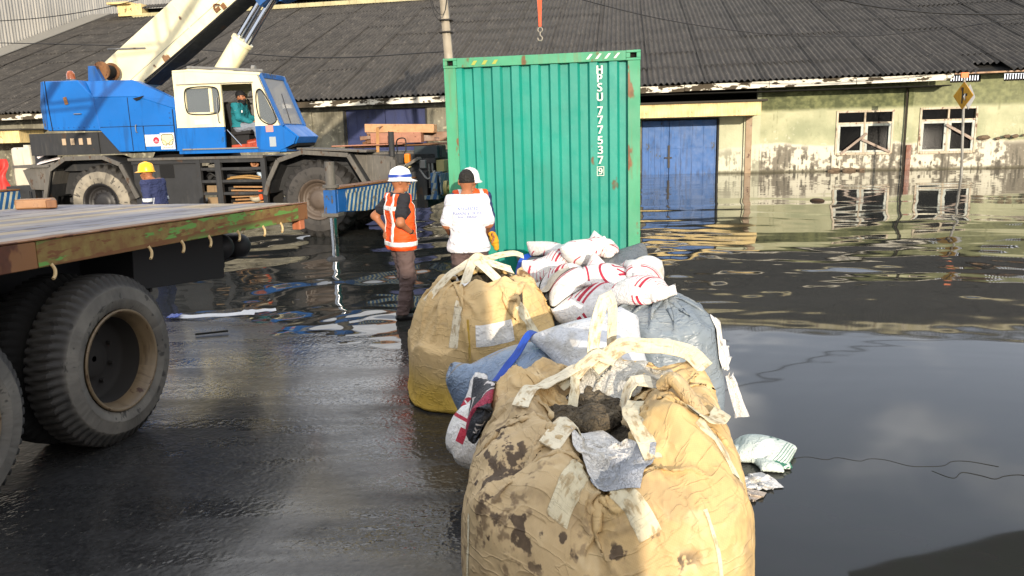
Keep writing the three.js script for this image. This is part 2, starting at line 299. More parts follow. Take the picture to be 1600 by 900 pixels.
  WIN.forEach(([x0, x1, y0, y1], i) => {
    const xm = (x0 + x1) / 2, ym = y1 - 0.5;
    const f = part('window', [bxp(x0 - 0.05, x0 + 0.04, y0 - 0.05, y1 + 0.05, -0.16, 0.05), bxp(x1 - 0.04, x1 + 0.05, y0 - 0.05, y1 + 0.05, -0.16, 0.05), bxp(x0 + 0.04, x1 - 0.04, y1 - 0.04, y1 + 0.05, -0.16, 0.05), bxp(x0 + 0.04, x1 - 0.04, y0 - 0.08, y0 + 0.03, -0.16, 0.07), bxp(xm - 0.04, xm + 0.04, y0 + 0.03, y1 - 0.04, -0.14, 0.03), bxp(x0 + 0.04, xm - 0.04, ym - 0.05, ym + 0.03, -0.14, 0.03), bxp(xm + 0.04, x1 - 0.04, ym - 0.05, ym + 0.03, -0.14, 0.03)], mCase, shed, i ? 'flooded window with one board nailed across' : 'flooded window with two boards nailed across');
    for (const [a, b] of [[x0 + 0.04, xm - 0.04], [xm + 0.04, x1 - 0.04]]) {
      part('casement', [bxp(a, a + 0.11, y0 + 0.03, ym - 0.05, -0.1, 0.02), bxp(b - 0.11, b, y0 + 0.03, ym - 0.05, -0.1, 0.02), bxp(a + 0.11, b - 0.11, ym - 0.15, ym - 0.05, -0.1, 0.02), bxp(a + 0.11, b - 0.11, y0 + 0.03, y0 + 0.12, -0.1, 0.02)], mFrame, f);
      part('pane', [bxp(a + 0.11, b - 0.11, y0 + 0.12, ym - 0.15, -0.08, -0.07)], mGlass, f); part('pane', [bxp(a, b, ym + 0.03, y1 - 0.04, -0.09, -0.08)], mGlass, f);
    }
    if (!i) { part('board', beam([x0 + 0.2, y0 - 0.02, 0.09], [xm + 0.1, y0 + 0.88, 0.09], 0.03, 0.11, 0), mBoard, f); part('board', beam([xm - 0.12, y0 + 0.62, 0.1], [x1 - 0.06, y0 + 0.02, 0.1], 0.03, 0.11), mBoard, f); } else part('board', beam([xm - 0.1, y1 - 0.72, 0.1], [x1 - 0.1, y0 + 0.52, 0.1], 0.03, 0.12), mBoard, f);
  });
  // louvred vents by the eaves, pipes
  const mIron = std({ color: 0x2c241c, roughness: 0.8 });
  for (const [x0, x1] of [[14.4, 15.66], [16.6, 18.2]]) { const g = []; for (let x = x0; x < x1; x += 0.11) g.push(bxp(x, x + 0.045, 3.78, 4.08, -0.12, -0.06)); part('vent_grille', g, mIron, shed); }
  part('downpipe', [tube([[12.6, 3.7, 0.12], [12.63, 2.2, 0.11], [12.62, 0.8, 0.13], [12.66, -0.4, 0.12]], 0.035, 20, 8)], mIron, shed);
  part('rusty_post', [bxp(12.72, 12.93, -0.4, 1.12, 0.1, 0.2)], paint(48, rgb(120, 66, 40), { rustAmt: 0.3 }), shed);
  // fallen plaster: exposed bricks and rubble line near the window
  const r = rng(8); const mRub = std({ color: 0x6a5a48, roughness: 1 });
  for (let i = 0; i < 16; i++) part('loose_stone', place(new THREE.DodecahedronGeometry(0.07 + 0.09 * r(), 0).scale(1.9, 0.7, 0.8), i < 10 ? 9.4 + 1.5 * r() : 15.9 + 2.5 * r(), i < 10 ? 0.02 + 0.05 * r() : 1.45 - 0.14 * (r()), 0.05 + 0.12 * r(), r(), r(), 0.2 * r()), mRub, shed);
  // fascia: old boards, paint coming off
  const n5 = tileNoise(35);
  const mFascia = std({ roughness: 0.9, map: dtex(1024, 128, (u, v) => { const p = n5(u, v, 26, 3, 5), s = n2(u, v, 80, 6, 3); return mix3(rgb(216, 212, 198), rgb(70, 62, 50), sstep(-0.02, 0.1, p + 0.3 * s - 0.06)); }, true, [16, 0.6]) });
  for (let x = -45; x < 14; x += 3.68) { const x1 = Math.min(x + 3.66, 14.15), y = eave(x) - 0.02, dy = (r() - 0.5) * 0.03; part('fascia_board', [bx(x1 - x, 0.3 - 0.04 * r(), 0.035, (x + x1) / 2, y - 0.16 + dy + 0.016, 1.0, 0, 0, Math.atan(0.009))], mFascia, shed); }
  part('eaves_beam', [bx(20, 0.07, 0.12, 24.2, eave(24.2) - 0.06, 0.9, 0, 0, 0.009)], paint(49, rgb(150, 110, 70), { rustAmt: 0.35 }), shed);
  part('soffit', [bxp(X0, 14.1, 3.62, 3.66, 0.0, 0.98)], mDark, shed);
  // roof: courses of corrugated fibre cement sheets, each its own piece
  const rt = [0, 1, 2, 3].map((k) => { const q = tileNoise(60 + k); return std({ roughness: 0.92, bumpMap: wallBump, bumpScale: 0.01, map: dtex(256, 256, (u, v) => {
    const t = q(u, v, 5, 3, 5), s = n3(u, v, 40, 5, 3), l = n2(u, v, 26, 26, 3);
    let c = mix3(rgb(54, 51, 47), rgb(83, 78, 71), clamp(0.45 + 0.35 * t + 0.45 * s)); c = mix3(c, rgb(168, 160, 146), sstep(0.42, 0.62, l + 0.2 * t) * 0.3); c = mix3(c, rgb(46, 43, 40), sstep(0.25, 0.7, -t + 0.3 * s) * 0.4);
    const f = 0.96 + 0.012 * k; return c.map((x) => x * f); }, true, [2.35, 2.35]) }); });
  const SW = 2.5, SL = 2.52, PITCH = 0.25, cos = Math.cos(20 * R2), sin = Math.sin(20 * R2);
  const sheetGeo = (w, L, o = 0) => { const nw = Math.round(w / PITCH); return grid(nw * 8, 2, (u, v) => [(u - 0.5) * w, 0.055 * Math.cos(u * nw * 2 * Math.PI), -v * L, u * w + o * 0.77, v * L + o * 1.31]); };
  const Gv = [0, 1, 2, 3, 4].map((o) => sheetGeo(SW + 0.06, SL + 0.2, o)), Gs = sheetGeo(SW * 0.5, SL * 0.6), Gl = sheetGeo(SW * 0.5, SL + 0.2); let cnt = 0;
  for (let j = 0; j < 10; j++) for (let i = 0; i < 30; i++) {
    const a = -41.2 + (i + 0.5) * SW, s = j * SL; if (a > 33) continue;
    if (j === 0 && (i === 22)) { for (const [o, q] of [[-0.62, 0.0], [0.64, -0.03]]) { const m = new THREE.Mesh(o < 0 ? Gl : Gs, rt[1]); m.name = 'roof_sheet'; m.position.set(a + o, roofY(a, 1.1) + 0.02, 1.24 - (o > 0 ? 1.1 : 0)); m.rotation.set(20 * R2, q, 0.009); if (o > 0) m.position.y += 1.0 * ROOF_T; shed.add(m); } continue; }
    const m = new THREE.Mesh(Gv[(i * 3 + j * 2) % 5], rt[Math.floor(r() * 3.99)]); m.name = 'roof_sheet'; m.castShadow = m.receiveShadow = true;
    const sag = -0.05 * Math.sin((a + 41) / 4.1) * Math.sin(s / 5) + 0.012 * (r() - 0.5);
    m.position.set(a + (r() - 0.5) * 0.03, roofY(a, 1.1) + s * sin + sag + 0.03, 1.1 + 0.14 - s * cos + (r() - 0.5) * 0.08); m.rotation.set(20 * R2 - 0.006, (r() - 0.5) * 0.008, 0.009); shed.add(m); cnt++;
  }
  part('roof_deck', [bx(76, 0.05, 22.6, -4, roofY(-4, -9.9) - 0.2, -9.9, 20 * R2, 0, 0.009)], mDark, shed);
  // clerestory step and the upper roof
  const zc = -20.9, yc = (a) => roofY(a, zc);
  const mStrip = paint(50, rgb(190, 182, 140), { grimeAmt: 0.5, grime: rgb(80, 78, 54) });
  part('ridge_strip', [bx(78, 0.3, 0.12, 1.5, yc(1.5) + 0.1, zc + 0.4, 0, 0, 0.009)], mStrip, shed);
  part('clerestory_wall', [bx(78, 0.8, 0.1, 1.5, yc(1.5) + 0.3, zc - 0.4, 0, 0, 0.009)], mDark, shed);
  const GU = sheetGeo(6.0, 1.1);
  for (let i = 0; i < 12; i++) { const a = -35 + i * 5.98; const m = new THREE.Mesh(GU, rt[i % 4]); m.name = 'upper_roof_sheet'; m.position.set(a, yc(a) + 0.62, zc + 0.5); m.rotation.set(20 * R2, 0, 0.009); shed.add(m); }
  part('gable_box', [bxp(-38.6, -36.6, yc(-37) + 0.1, yc(-37) + 0.95, zc - 0.6, zc + 0.5), bxp(-39.2, -37.4, yc(-38) + 0.95, yc(-38) + 1.1, zc - 0.6, zc + 0.9)], mCream, shed);
  part('side_wall', [bxp(X0, X0 + 0.2, 0, 4, -26, -0.3), bxp(X1 - 0.2, X1, 0, 4, -26, -0.3)], mDark, shed);
}
// ---------- tall metal-clad building at the left end ----------
{
  const o = thing('metal_clad_building', 'tall building clad in light grey corrugated metal beside the warehouse roof', 'building', Y3(-42.5, 0, WB), -YAW);
  const n = tileNoise(71), n2 = tileNoise(72);
  const mats = [0, 1, 2].map((k) => std({ roughness: 0.55, metalness: 0.25, map: dtex(128, 512, (u, v) => mix3(rgb(150, 148, 142), rgb(196, 190, 178), clamp(0.5 + 0.5 * n(u + k * 0.3, v, 8, 6, 4) + 0.4 * n2(u, v, 30, 3, 2) + (k - 1) * 0.14)), true, [1.4, 14]) }));
  const w = 1.2, prof = [0, 0.1, 0.15, 0.25, 0.3, 0.4, 0.45, 0.55, 0.6, 0.7, 0.75, 0.85, 0.9, 1.0, 1.05, 1.15, 1.2];
  const g = (() => { const P = prof.map((z, i) => [z, (i % 4 === 1 || i % 4 === 2) ? 0.05 : 0]); return grid(P.length - 1, 1, (u, v) => { const p = P[Math.round(u * (P.length - 1))]; return [p[1], v * 24, -p[0], p[0], v * 24]; }); })();
  const r = rng(4);
  for (let i = 0; i < 40; i++) { const m = new THREE.Mesh(g, mats[Math.floor(r() * 3)]); m.name = 'cladding_sheet'; m.position.set(0.01 * r(), 0, 4 - i * w); o.add(m); }
  part('wall_core', [bxp(-6, -0.02, -0.4, 24, -44, 4)], std({ color: 0x777570, roughness: 0.9 }), o);
  // flashing where the lower roof meets the wall
  part('flashing', [beam([1.0, roofY(-42, 1.1) + 0.16, 1.3], [1.0, roofY(-42, -22.5) + 0.16, -22.5], 1.7, 0.06)], std({ color: 0x8f8c84, roughness: 0.6, metalness: 0.2 }), o);
}
// ---------- utility pole, wires ----------
const mConc = paint(81, rgb(168, 158, 140), { rustAmt: 0.03, grimeAmt: 0.3, rough: 0.9 });
const mCable = std({ color: 0x0c0c0d, roughness: 0.6 });
{
  const p = thing('utility_pole', 'square concrete utility pole rising behind the green container with cables tied to it', 'utility pole', Y3(-5.0, 0, -24), -YAW);
  part('pole_shaft', [(() => { const g = new THREE.CylinderGeometry(0.14, 0.2, 9.4, 4, 1).rotateY(Math.PI / 4); return g.translate(0, 4.2, 0); })()], mConc, p).rotation.z = 0.05;
  part('band', [bx(0.4, 0.04, 0.4, -0.28, 5.15, 0), bx(0.4, 0.04, 0.4, -0.26, 5.5, 0)], std({ color: 0x26221e, roughness: 0.6 }), p);
  part('cable_coil', [tube([[-0.4, 8.2, 0.3], [-0.62, 6.4, 0.35], [-0.5, 5.75, 0.35], [-0.3, 5.6, 0.3], [-0.12, 6.3, 0.3], [-0.25, 8.0, 0.3]], 0.014, 30, 6), tube([[-0.5, 8.2, 0.3], [-0.72, 6.9, 0.35], [-0.66, 6.1, 0.3], [-0.45, 5.5, 0.3], [-0.25, 5.48, 0.3]], 0.012, 30, 6)], mCable, p);
  const wire = (pts, r, label) => single('overhead_cable', tube(pts.map(([a, h, b]) => Y3(a, h, b).toArray()), r, 60, 5), mCable, label, 'cable');
  wire([[-5.3, 8.4, -24], [2, 7.3, -26], [8.5, 5.82, -28], [14, 5.55, -29], [26, 6.6, -31]], 0.03, 'thick black cable sagging low across the right half of the dark roof');
  wire([[-5.3, 7.2, -24], [2.2, 5.6, -28], [8, 5.05, -29], [20, 6.3, -31]], 0.016, 'thin black cable crossing the roof just above the boarded windows');
  wire([[-5.2, 4.6, -24.1], [-10, 4.72, -25.5], [-16, 5.35, -26], [-34, 6.6, -28]], 0.016, 'thin black cable running left across the roof behind the crane cab');
  wire([[-5.2, 9.2, -24.1], [-14, 8.1, -28], [-24, 7.4, -31], [-40, 8.4, -34]], 0.018, 'thin black cable crossing the roof behind the cream crane boom');
}
// ---------- road sign in the water ----------
{
  const p = thing('road_sign', 'yellow diamond road sign with a black T junction on a leaning pole in the flood', 'road sign', Y3(12.9, 0, -32.5), -YAW);
  const mPole = paint(82, rgb(150, 148, 140), { rustAmt: 0.1 });
  part('pole', [bar([0.34, -0.4, 0], [0.12, 3.7, 0], 0.05, 12, 0.045)], mPole, p);
  const yel = paint(83, rgb(196, 144, 24), { rustAmt: 0.08, grimeAmt: 0.3 }), blk = std({ color: 0x15120c, roughness: 0.6 });
  const s = new THREE.Group(); s.name = 'sign_panel'; 
  const d = 0.52, dia = (k, z0, z1) => prism([[0, d * k], [d * k, 0], [0, -d * k], [-d * k, 0]], z0, z1, 0.004);
  const plate = part('sign_plate', [dia(1, 0, 0.03)], yel, s); plate.name = 'sign_plate';
  part('sign_symbol', [bx(0.07, 0.6, 0.006, -0.02, 0, 0.034), bx(0.2, 0.1, 0.006, 0.13, 0.02, 0.034)], blk, s);
  part('sign_back', [dia(0.99, -0.02, -0.001)], std({ color: 0x9a9a98, roughness: 0.5, metalness: 0.5 }), s);
  s.position.set(0.12, 3.06, 0.06); s.rotation.y = -1.27; p.add(s);
  const s2 = part('second_plate', [place(dia(0.9, 0, 0.03), 0, 0, 0, 0, 0.75, 0)], std({ color: 0xa8a8a6, roughness: 0.5, metalness: 0.4 }), p); s2.position.set(0.36, 3.0, -0.06);
  part('reflector', [bx(0.26, 0.2, 0.06, 0.12, 3.82, 0)], std({ color: 0xe06a10, roughness: 0.5 }), p);
}

// ---------- small litter on the wet ground and the water ----------
{
  const mWeed = std({ color: 0x17160f, roughness: 0.7 }), r = rng(55);
  const weed = (pts, label) => single('floating_weed', tube(pts.map(([x, z]) => [x, 0.001, z]), 0.0018, 60, 5), mWeed, label, 'weed');
  const line = (x0, z0, x1, z1, n, w) => Array.from({ length: n }, (_, i) => [lerp(x0, x1, i / (n - 1)) + w * (r() - 0.5), lerp(z0, z1, i / (n - 1)) + w * 1.5 * (r() - 0.5)]);
  weed(line(1.45, -4.55, 2.9, -4.35, 16, 0.08), 'long dark string of weed floating right of the near bulk bag'); weed(line(2.5, -4.25, 3.1, -4.2, 9, 0.07), 'shorter dark weed strand floating farther right');
  const bit = (x, z, s, label) => { const m = single('driftwood', [place(new THREE.DodecahedronGeometry(s, 1).scale(1.7, 0.5, 0.9), x, 0.015, z, 0, r() * 3, 0)], std({ color: 0x3a2a1c, roughness: 0.9 }), label, 'driftwood'); return m; };
  bit(8.6, -21.5, 0.13, 'small brown chunk floating before the first boarded window'); bit(17, -23, 0.12, 'dark chunk floating at the far right edge of the flood');
  single('stick', [beam([-3.42, 0.03, -8.02], [-3.1, 0.035, -8.12], 0.03, 0.02)], mWeed, 'thin black stick lying on the wet asphalt beyond the trailer wheel', 'stick');
}

{  // unseen awning, added to darken the reflection in the near right water
  const t = thing('added_awning', 'dark blue tarpaulin awning added out of view to darken the water reflection', 'awning', [0, 0, 0]), m = std({ color: 0x10141f, roughness: 0.9, side: THREE.DoubleSide });
  part('tarpaulin', [grid(12, 12, (u, v) => { const x = lerp(lerp(5.3, 9.6, u), lerp(4.4, 9.2, u), v), z = lerp(lerp(-11.25, -12.65, u), -8.0, v); return [x, 5 - 0.12 * Math.sin(u * 3.1) * Math.sin(v * 3.1), z]; })], m, t);
  for (const [x, z] of [[9.4, -12.3], [9.1, -8.3]]) part('post', [bar([x, -0.3, z], [x, 5, z], 0.05, 10)], m, t);
  part('ridge_bar', [bar([4.4, 5.02, -8.05], [9.2, 5.02, -8.05], 0.03, 8)], m, t); part('ridge_bar', [bar([5.3, 5.02, -11.2], [9.6, 5.02, -12.6], 0.03, 8)], m, t);
}
// ---------- wheels ----------
function tyreGeo(R, r, w, lugs, lug = 0.025, N = 6) {                     // axis z, outer face at z = 0
  const hw = w / 2, P = [];
  const prof = [[r, -0.02, 0], [r + 0.012, 0.012, 0], [r + (R - r) * 0.3, 0.035, 0], [r + (R - r) * 0.34, 0.028, 0], [r + (R - r) * 0.62, 0.02, 0], [r + (R - r) * 0.66, 0.012, 0.0], [R - lug * 2.2, -0.01, 0.35], [R - lug * 0.9, -0.03, 0.8], [R - lug * 0.2, -0.055, 1], [R, -w * 0.2, 1], [R + 0.004, -w * 0.34, 0.8], [R + 0.004, -w * 0.5, 0.8]];
  for (const p of prof) P.push(p); for (let i = prof.length - 2; i >= 0; i--) P.push([prof[i][0], -w - prof[i][1], prof[i][2]]);
  const nu = lugs * N, nv = P.length - 1;
  return grid(nu, nv, (u, v) => {
    const i = Math.round(v * nv), p = P[i], side = i > nv / 2 ? 0.5 : 0, ph = ((u * lugs + side + (Math.abs(p[1] + hw) / w) * 0.9) % 1), gap = ph < 0.42 ? 1 : 0;
    const rr = p[0] - gap * p[2] * lug, t = u * 2 * Math.PI; return [rr * Math.cos(t), rr * Math.sin(t), p[1], u * 6.28 * R, (i / nv) * 1.2];
  });
}
function dustyRubber(seed, dust, amt) {
  const n = tileNoise(seed), n2 = tileNoise(seed + 3);
  return std({ roughness: 0.85, map: dtex(512, 256, (u, v) => { const w = Math.abs(v - 0.5) * 2, s = sstep(0.44, 0.6, w); let c = mix3(rgb(34, 33, 33), rgb(48, 46, 44), 0.5 + 0.5 * n(u, v, 20, 8, 3)); c = mix3(c, dust, clamp(s * amt * (0.75 + 0.5 * n(u, v, 14, 6, 5)) + 0.15 * amt)); const m = sstep(0.35, 0.5, n2(u, v, 50, 20, 4)) * 0.6; return mix3(c, rgb(30, 29, 28), m); }, true, [3.6, 1.2]), bumpMap: dtex(256, 128, gray((u, v) => 0.5 + 0.5 * n(u, v, 40, 20, 4)), false, [1.2, 1.2]), bumpScale: 0.004 });
}
// ---------- green container ----------
{
  const t = thing('shipping_container', 'green corrugated steel shipping container standing on end view behind the sack pile', 'shipping container', Y3(-0.962, 0.1, -9.72), -YAW);
  t.rotation.z = 0.006;
  const mG = paint(101, rgb(24, 136, 120), { rust: rgb(128, 84, 48), rustAmt: 0.015, grime: rgb(40, 92, 72), grimeAmt: 0.22, tone: 0.05, size: [2.5, 3], rough: 0.45, streak: 2 });
  const mF = paint(102, rgb(64, 144, 108), { rust: rgb(142, 88, 48), rustAmt: 0.24, grime: rgb(110, 104, 66), grimeAmt: 0.5, size: [1.6, 2.4], rough: 0.6, streak: 3 });
  const W = 2.42, H = 2.9, L = 12.19, hw = W / 2;
  const corr = (x0, x1, h0, h1, pitch, amp, sgn = 1) => {
    const n = Math.round((x1 - x0) / pitch), p = (x1 - x0) / n, xs = [];
    for (let i = 0; i < n; i++) for (const [f, d] of [[0, 0], [0.38, 0], [0.5, 1], [0.88, 1]]) xs.push([x0 + (i + f) * p, d]); xs.push([x1, 0]);
    return grid(xs.length - 1, 1, (u, v) => { const q = xs[Math.round(u * (xs.length - 1))]; return [q[0], lerp(h0, h1, v), -q[1] * amp * sgn, q[0] + 3, lerp(h0, h1, v)]; });
  };
  const flat = (g) => { const q = g.toNonIndexed(); q.computeVertexNormals(); q.userData.uvDone = true; return q; };
  const e = corr(-hw + 0.13, hw - 0.13, 0.1, H - 0.09, 0.2415, 0.045); e.translate(0, 0, -0.03);
  part('end_panel', flat(e), mG, t);
  part('top_header', [bxp(-hw + 0.17, hw - 0.17, H - 0.115, H, -0.1, 0)], mF, t); part('bottom_sill', [bxp(-hw + 0.17, hw - 0.17, 0, 0.13, -0.1, 0)], mF, t);
  for (const s of [-1, 1]) {
    part('corner_post', [bxp(s > 0 ? hw - 0.15 : -hw, s > 0 ? hw : -hw + 0.15, 0.118, H - 0.118, -0.16, 0)], mF, t);
    for (const y of [0, H - 0.118]) {
      const x0 = s > 0 ? hw - 0.17 : -hw - 0.005, cx = x0 + 0.0875;
      const c = part('corner_casting', [bxp(x0, x0 + 0.175, y, y + 0.03, -0.17, 0.006), bxp(x0, x0 + 0.175, y + 0.09, y + 0.12, -0.17, 0.006), bxp(x0, x0 + 0.05, y + 0.03, y + 0.09, -0.17, 0.006), bxp(x0 + 0.125, x0 + 0.175, y + 0.03, y + 0.09, -0.17, 0.006)], mF, t);
      part('casting_hole', [bxp(cx - 0.06, cx + 0.06, y + 0.02, y + 0.1, -0.12, -0.06)], std({ color: 0x120e0a, roughness: 1 }), c);
    }
  }
  for (const s of [-1, 1]) { const g = corr(-L + 0.16, -0.16, 0.16, H - 0.06, 0.278, 0.036); g.rotateY(s > 0 ? Math.PI / 2 : Math.PI / 2); const q = flat(g); q.userData = {}; q.translate(s * (hw - 0.01) + (s > 0 ? 0 : 0.036), 0, 0); q.rotateY(0); q.scale(1, 1, 1); const p = q.attributes.position; for (let i = 0; i < p.count; i++) p.setZ(i, -Math.abs(p.getZ(i))); q.computeVertexNormals(); part('side_panel', q, mG, t); part('side_rail', [bxp(s * hw - 0.03, s * hw + 0.03 - 0.03 * (s > 0 ? 1 : -1) * 1, H - 0.07, H, -L, -0.17), bxp(s > 0 ? hw - 0.06 : -hw, s > 0 ? hw : -hw + 0.06, 0, 0.16, -L, -0.17)], mF, t); }
  part('roof_panel', [bxp(-hw + 0.03, hw - 0.03, H - 0.04, H - 0.02, -L, -0.1)], mG, t);
  part('floor_panel', [bxp(-hw + 0.03, hw - 0.03, 0.1, 0.15, -L + 0.05, -0.1)], mF, t); part('rear_doors', [bxp(-hw + 0.02, hw - 0.02, 0.05, H - 0.02, -L - 0.05, -L)], mG, t);
  // number down the right side, hazard marks on the header
  const font = await new (await import('three/addons/loaders/FontLoader.js')).FontLoader().loadAsync('fonts/droid/droid_sans_bold.typeface.json');
  const { TextGeometry } = await import('three/addons/geometries/TextGeometry.js');
  const white = paint(103, rgb(222, 226, 216), { rustAmt: 0.02, grime: rgb(140, 160, 140), grimeAmt: 0.3 });
  const X = 0.722, put = (ch, y, size = 0.115) => { const g = new TextGeometry(ch, { font, size, depth: 0.003, curveSegments: 3 }); g.computeBoundingBox(); const b = g.boundingBox; g.translate(-(b.min.x + b.max.x) / 2, -(b.min.y + b.max.y) / 2, 0); g.scale(0.86, 0.86, 1); return g.translate(X, y, -0.0295); };
  const ys = [109, 122, 136, 151, 172, 186.5, 202, 218.6, 234, 250].map((y) => 2.86 - (y - 100) * 0.0077 - 0.1);
  [...'HPSU777537'].forEach((ch, i) => part('container_number', put(ch, ys[i] ), white, t));
  const y9 = 2.86 - 168 * 0.0077 - 0.1; part('check_digit', [put('9', y9, 0.09), bxp(X - 0.045, X + 0.045, y9 + 0.05, y9 + 0.058, -0.03, -0.026), bxp(X - 0.045, X + 0.045, y9 - 0.058, y9 - 0.05, -0.03, -0.026), bxp(X - 0.045, X - 0.037, y9 - 0.058, y9 + 0.058, -0.03, -0.0255), bxp(X + 0.037, X + 0.045, y9 - 0.058, y9 + 0.058, -0.03, -0.0255)], white, t);
  const yel = std({ color: 0x9aa04a, roughness: 0.8 });
  for (let i = 0; i < 3; i++) part('hazard_stripe', [prism([[0, 0], [0.045, 0], [0.08, 0.05], [0.035, 0.05]], 0.001, 0.004, 0).translate(-0.86 + i * 0.13, H - 0.09, 0)], yel, t);
  for (let i = 0; i < 4; i++) part('hazard_stripe', [prism([[0, 0], [0.03, 0], [0.08, 0.06], [0.05, 0.06]], 0.001, 0.004, 0).translate(0.56 + i * 0.11, H - 0.085, 0)], white, t);
  // timber dunnage that carries it
  const mW = paint(104, rgb(120, 92, 62), { rustAmt: 0.05, grimeAmt: 0.5 });
  for (const b of [-10.2, -15, -20.5]) { const m = single('timber_bearer', [bx(2.6, 0.3, 0.22)], mW, b > -11 ? 'wet timber bearer under the near end of the green container' : b > -16 ? 'wet timber bearer under the middle of the green container' : 'wet timber bearer under the far end of the green container', 'timber'); m.position.copy(Y3(-0.95, -0.05, b)); m.rotation.y = -YAW; }
}
// ---------- orange sling over the container ----------
{
  const s = thing('lifting_sling', 'orange webbing lifting sling hanging above the green container with a small steel hook', 'sling', Y3(-1.55, 0, -15.5), -YAW);
  const mO = paint(111, rgb(212, 78, 22), { rust: rgb(120, 60, 30), rustAmt: 0.05, grime: rgb(110, 90, 40), grimeAmt: 0.4, size: [0.5, 2] });
  part('webbing', [grid(4, 20, (u, v) => { const w = lerp(0.07, 0.028, sstep(0.72, 1, v)); return [(u - 0.5) * 2 * w, lerp(8.0, 4.08, v), 0.02 * Math.sin(v * 9), u, v * 4]; }), grid(4, 20, (u, v) => { const w = lerp(0.07, 0.028, sstep(0.72, 1, v)); return [(0.5 - u) * 2 * w, lerp(8.0, 4.08, v), 0.02 * Math.sin(v * 9) - 0.02, u, v * 4]; })], mO, s);
  part('tag', [bx(0.06, 0.13, 0.004, 0.02, 4.95, 0.025)], std({ color: 0x2a62b8, roughness: 0.6 }), s);
  const mS = std({ color: 0x8a8378, roughness: 0.45, metalness: 0.7 });
  part('shackle', [place(new THREE.TorusGeometry(0.045, 0.012, 8, 20), 0, 4.02, -0.01)], mS, s);
  part('hook', [tube([[0, 3.98, 0], [0.0, 3.92, 0], [0.04, 3.87, 0], [0.02, 3.82, 0], [-0.035, 3.83, 0], [-0.05, 3.87, 0]], 0.014, 24, 8)], mS, s);
}
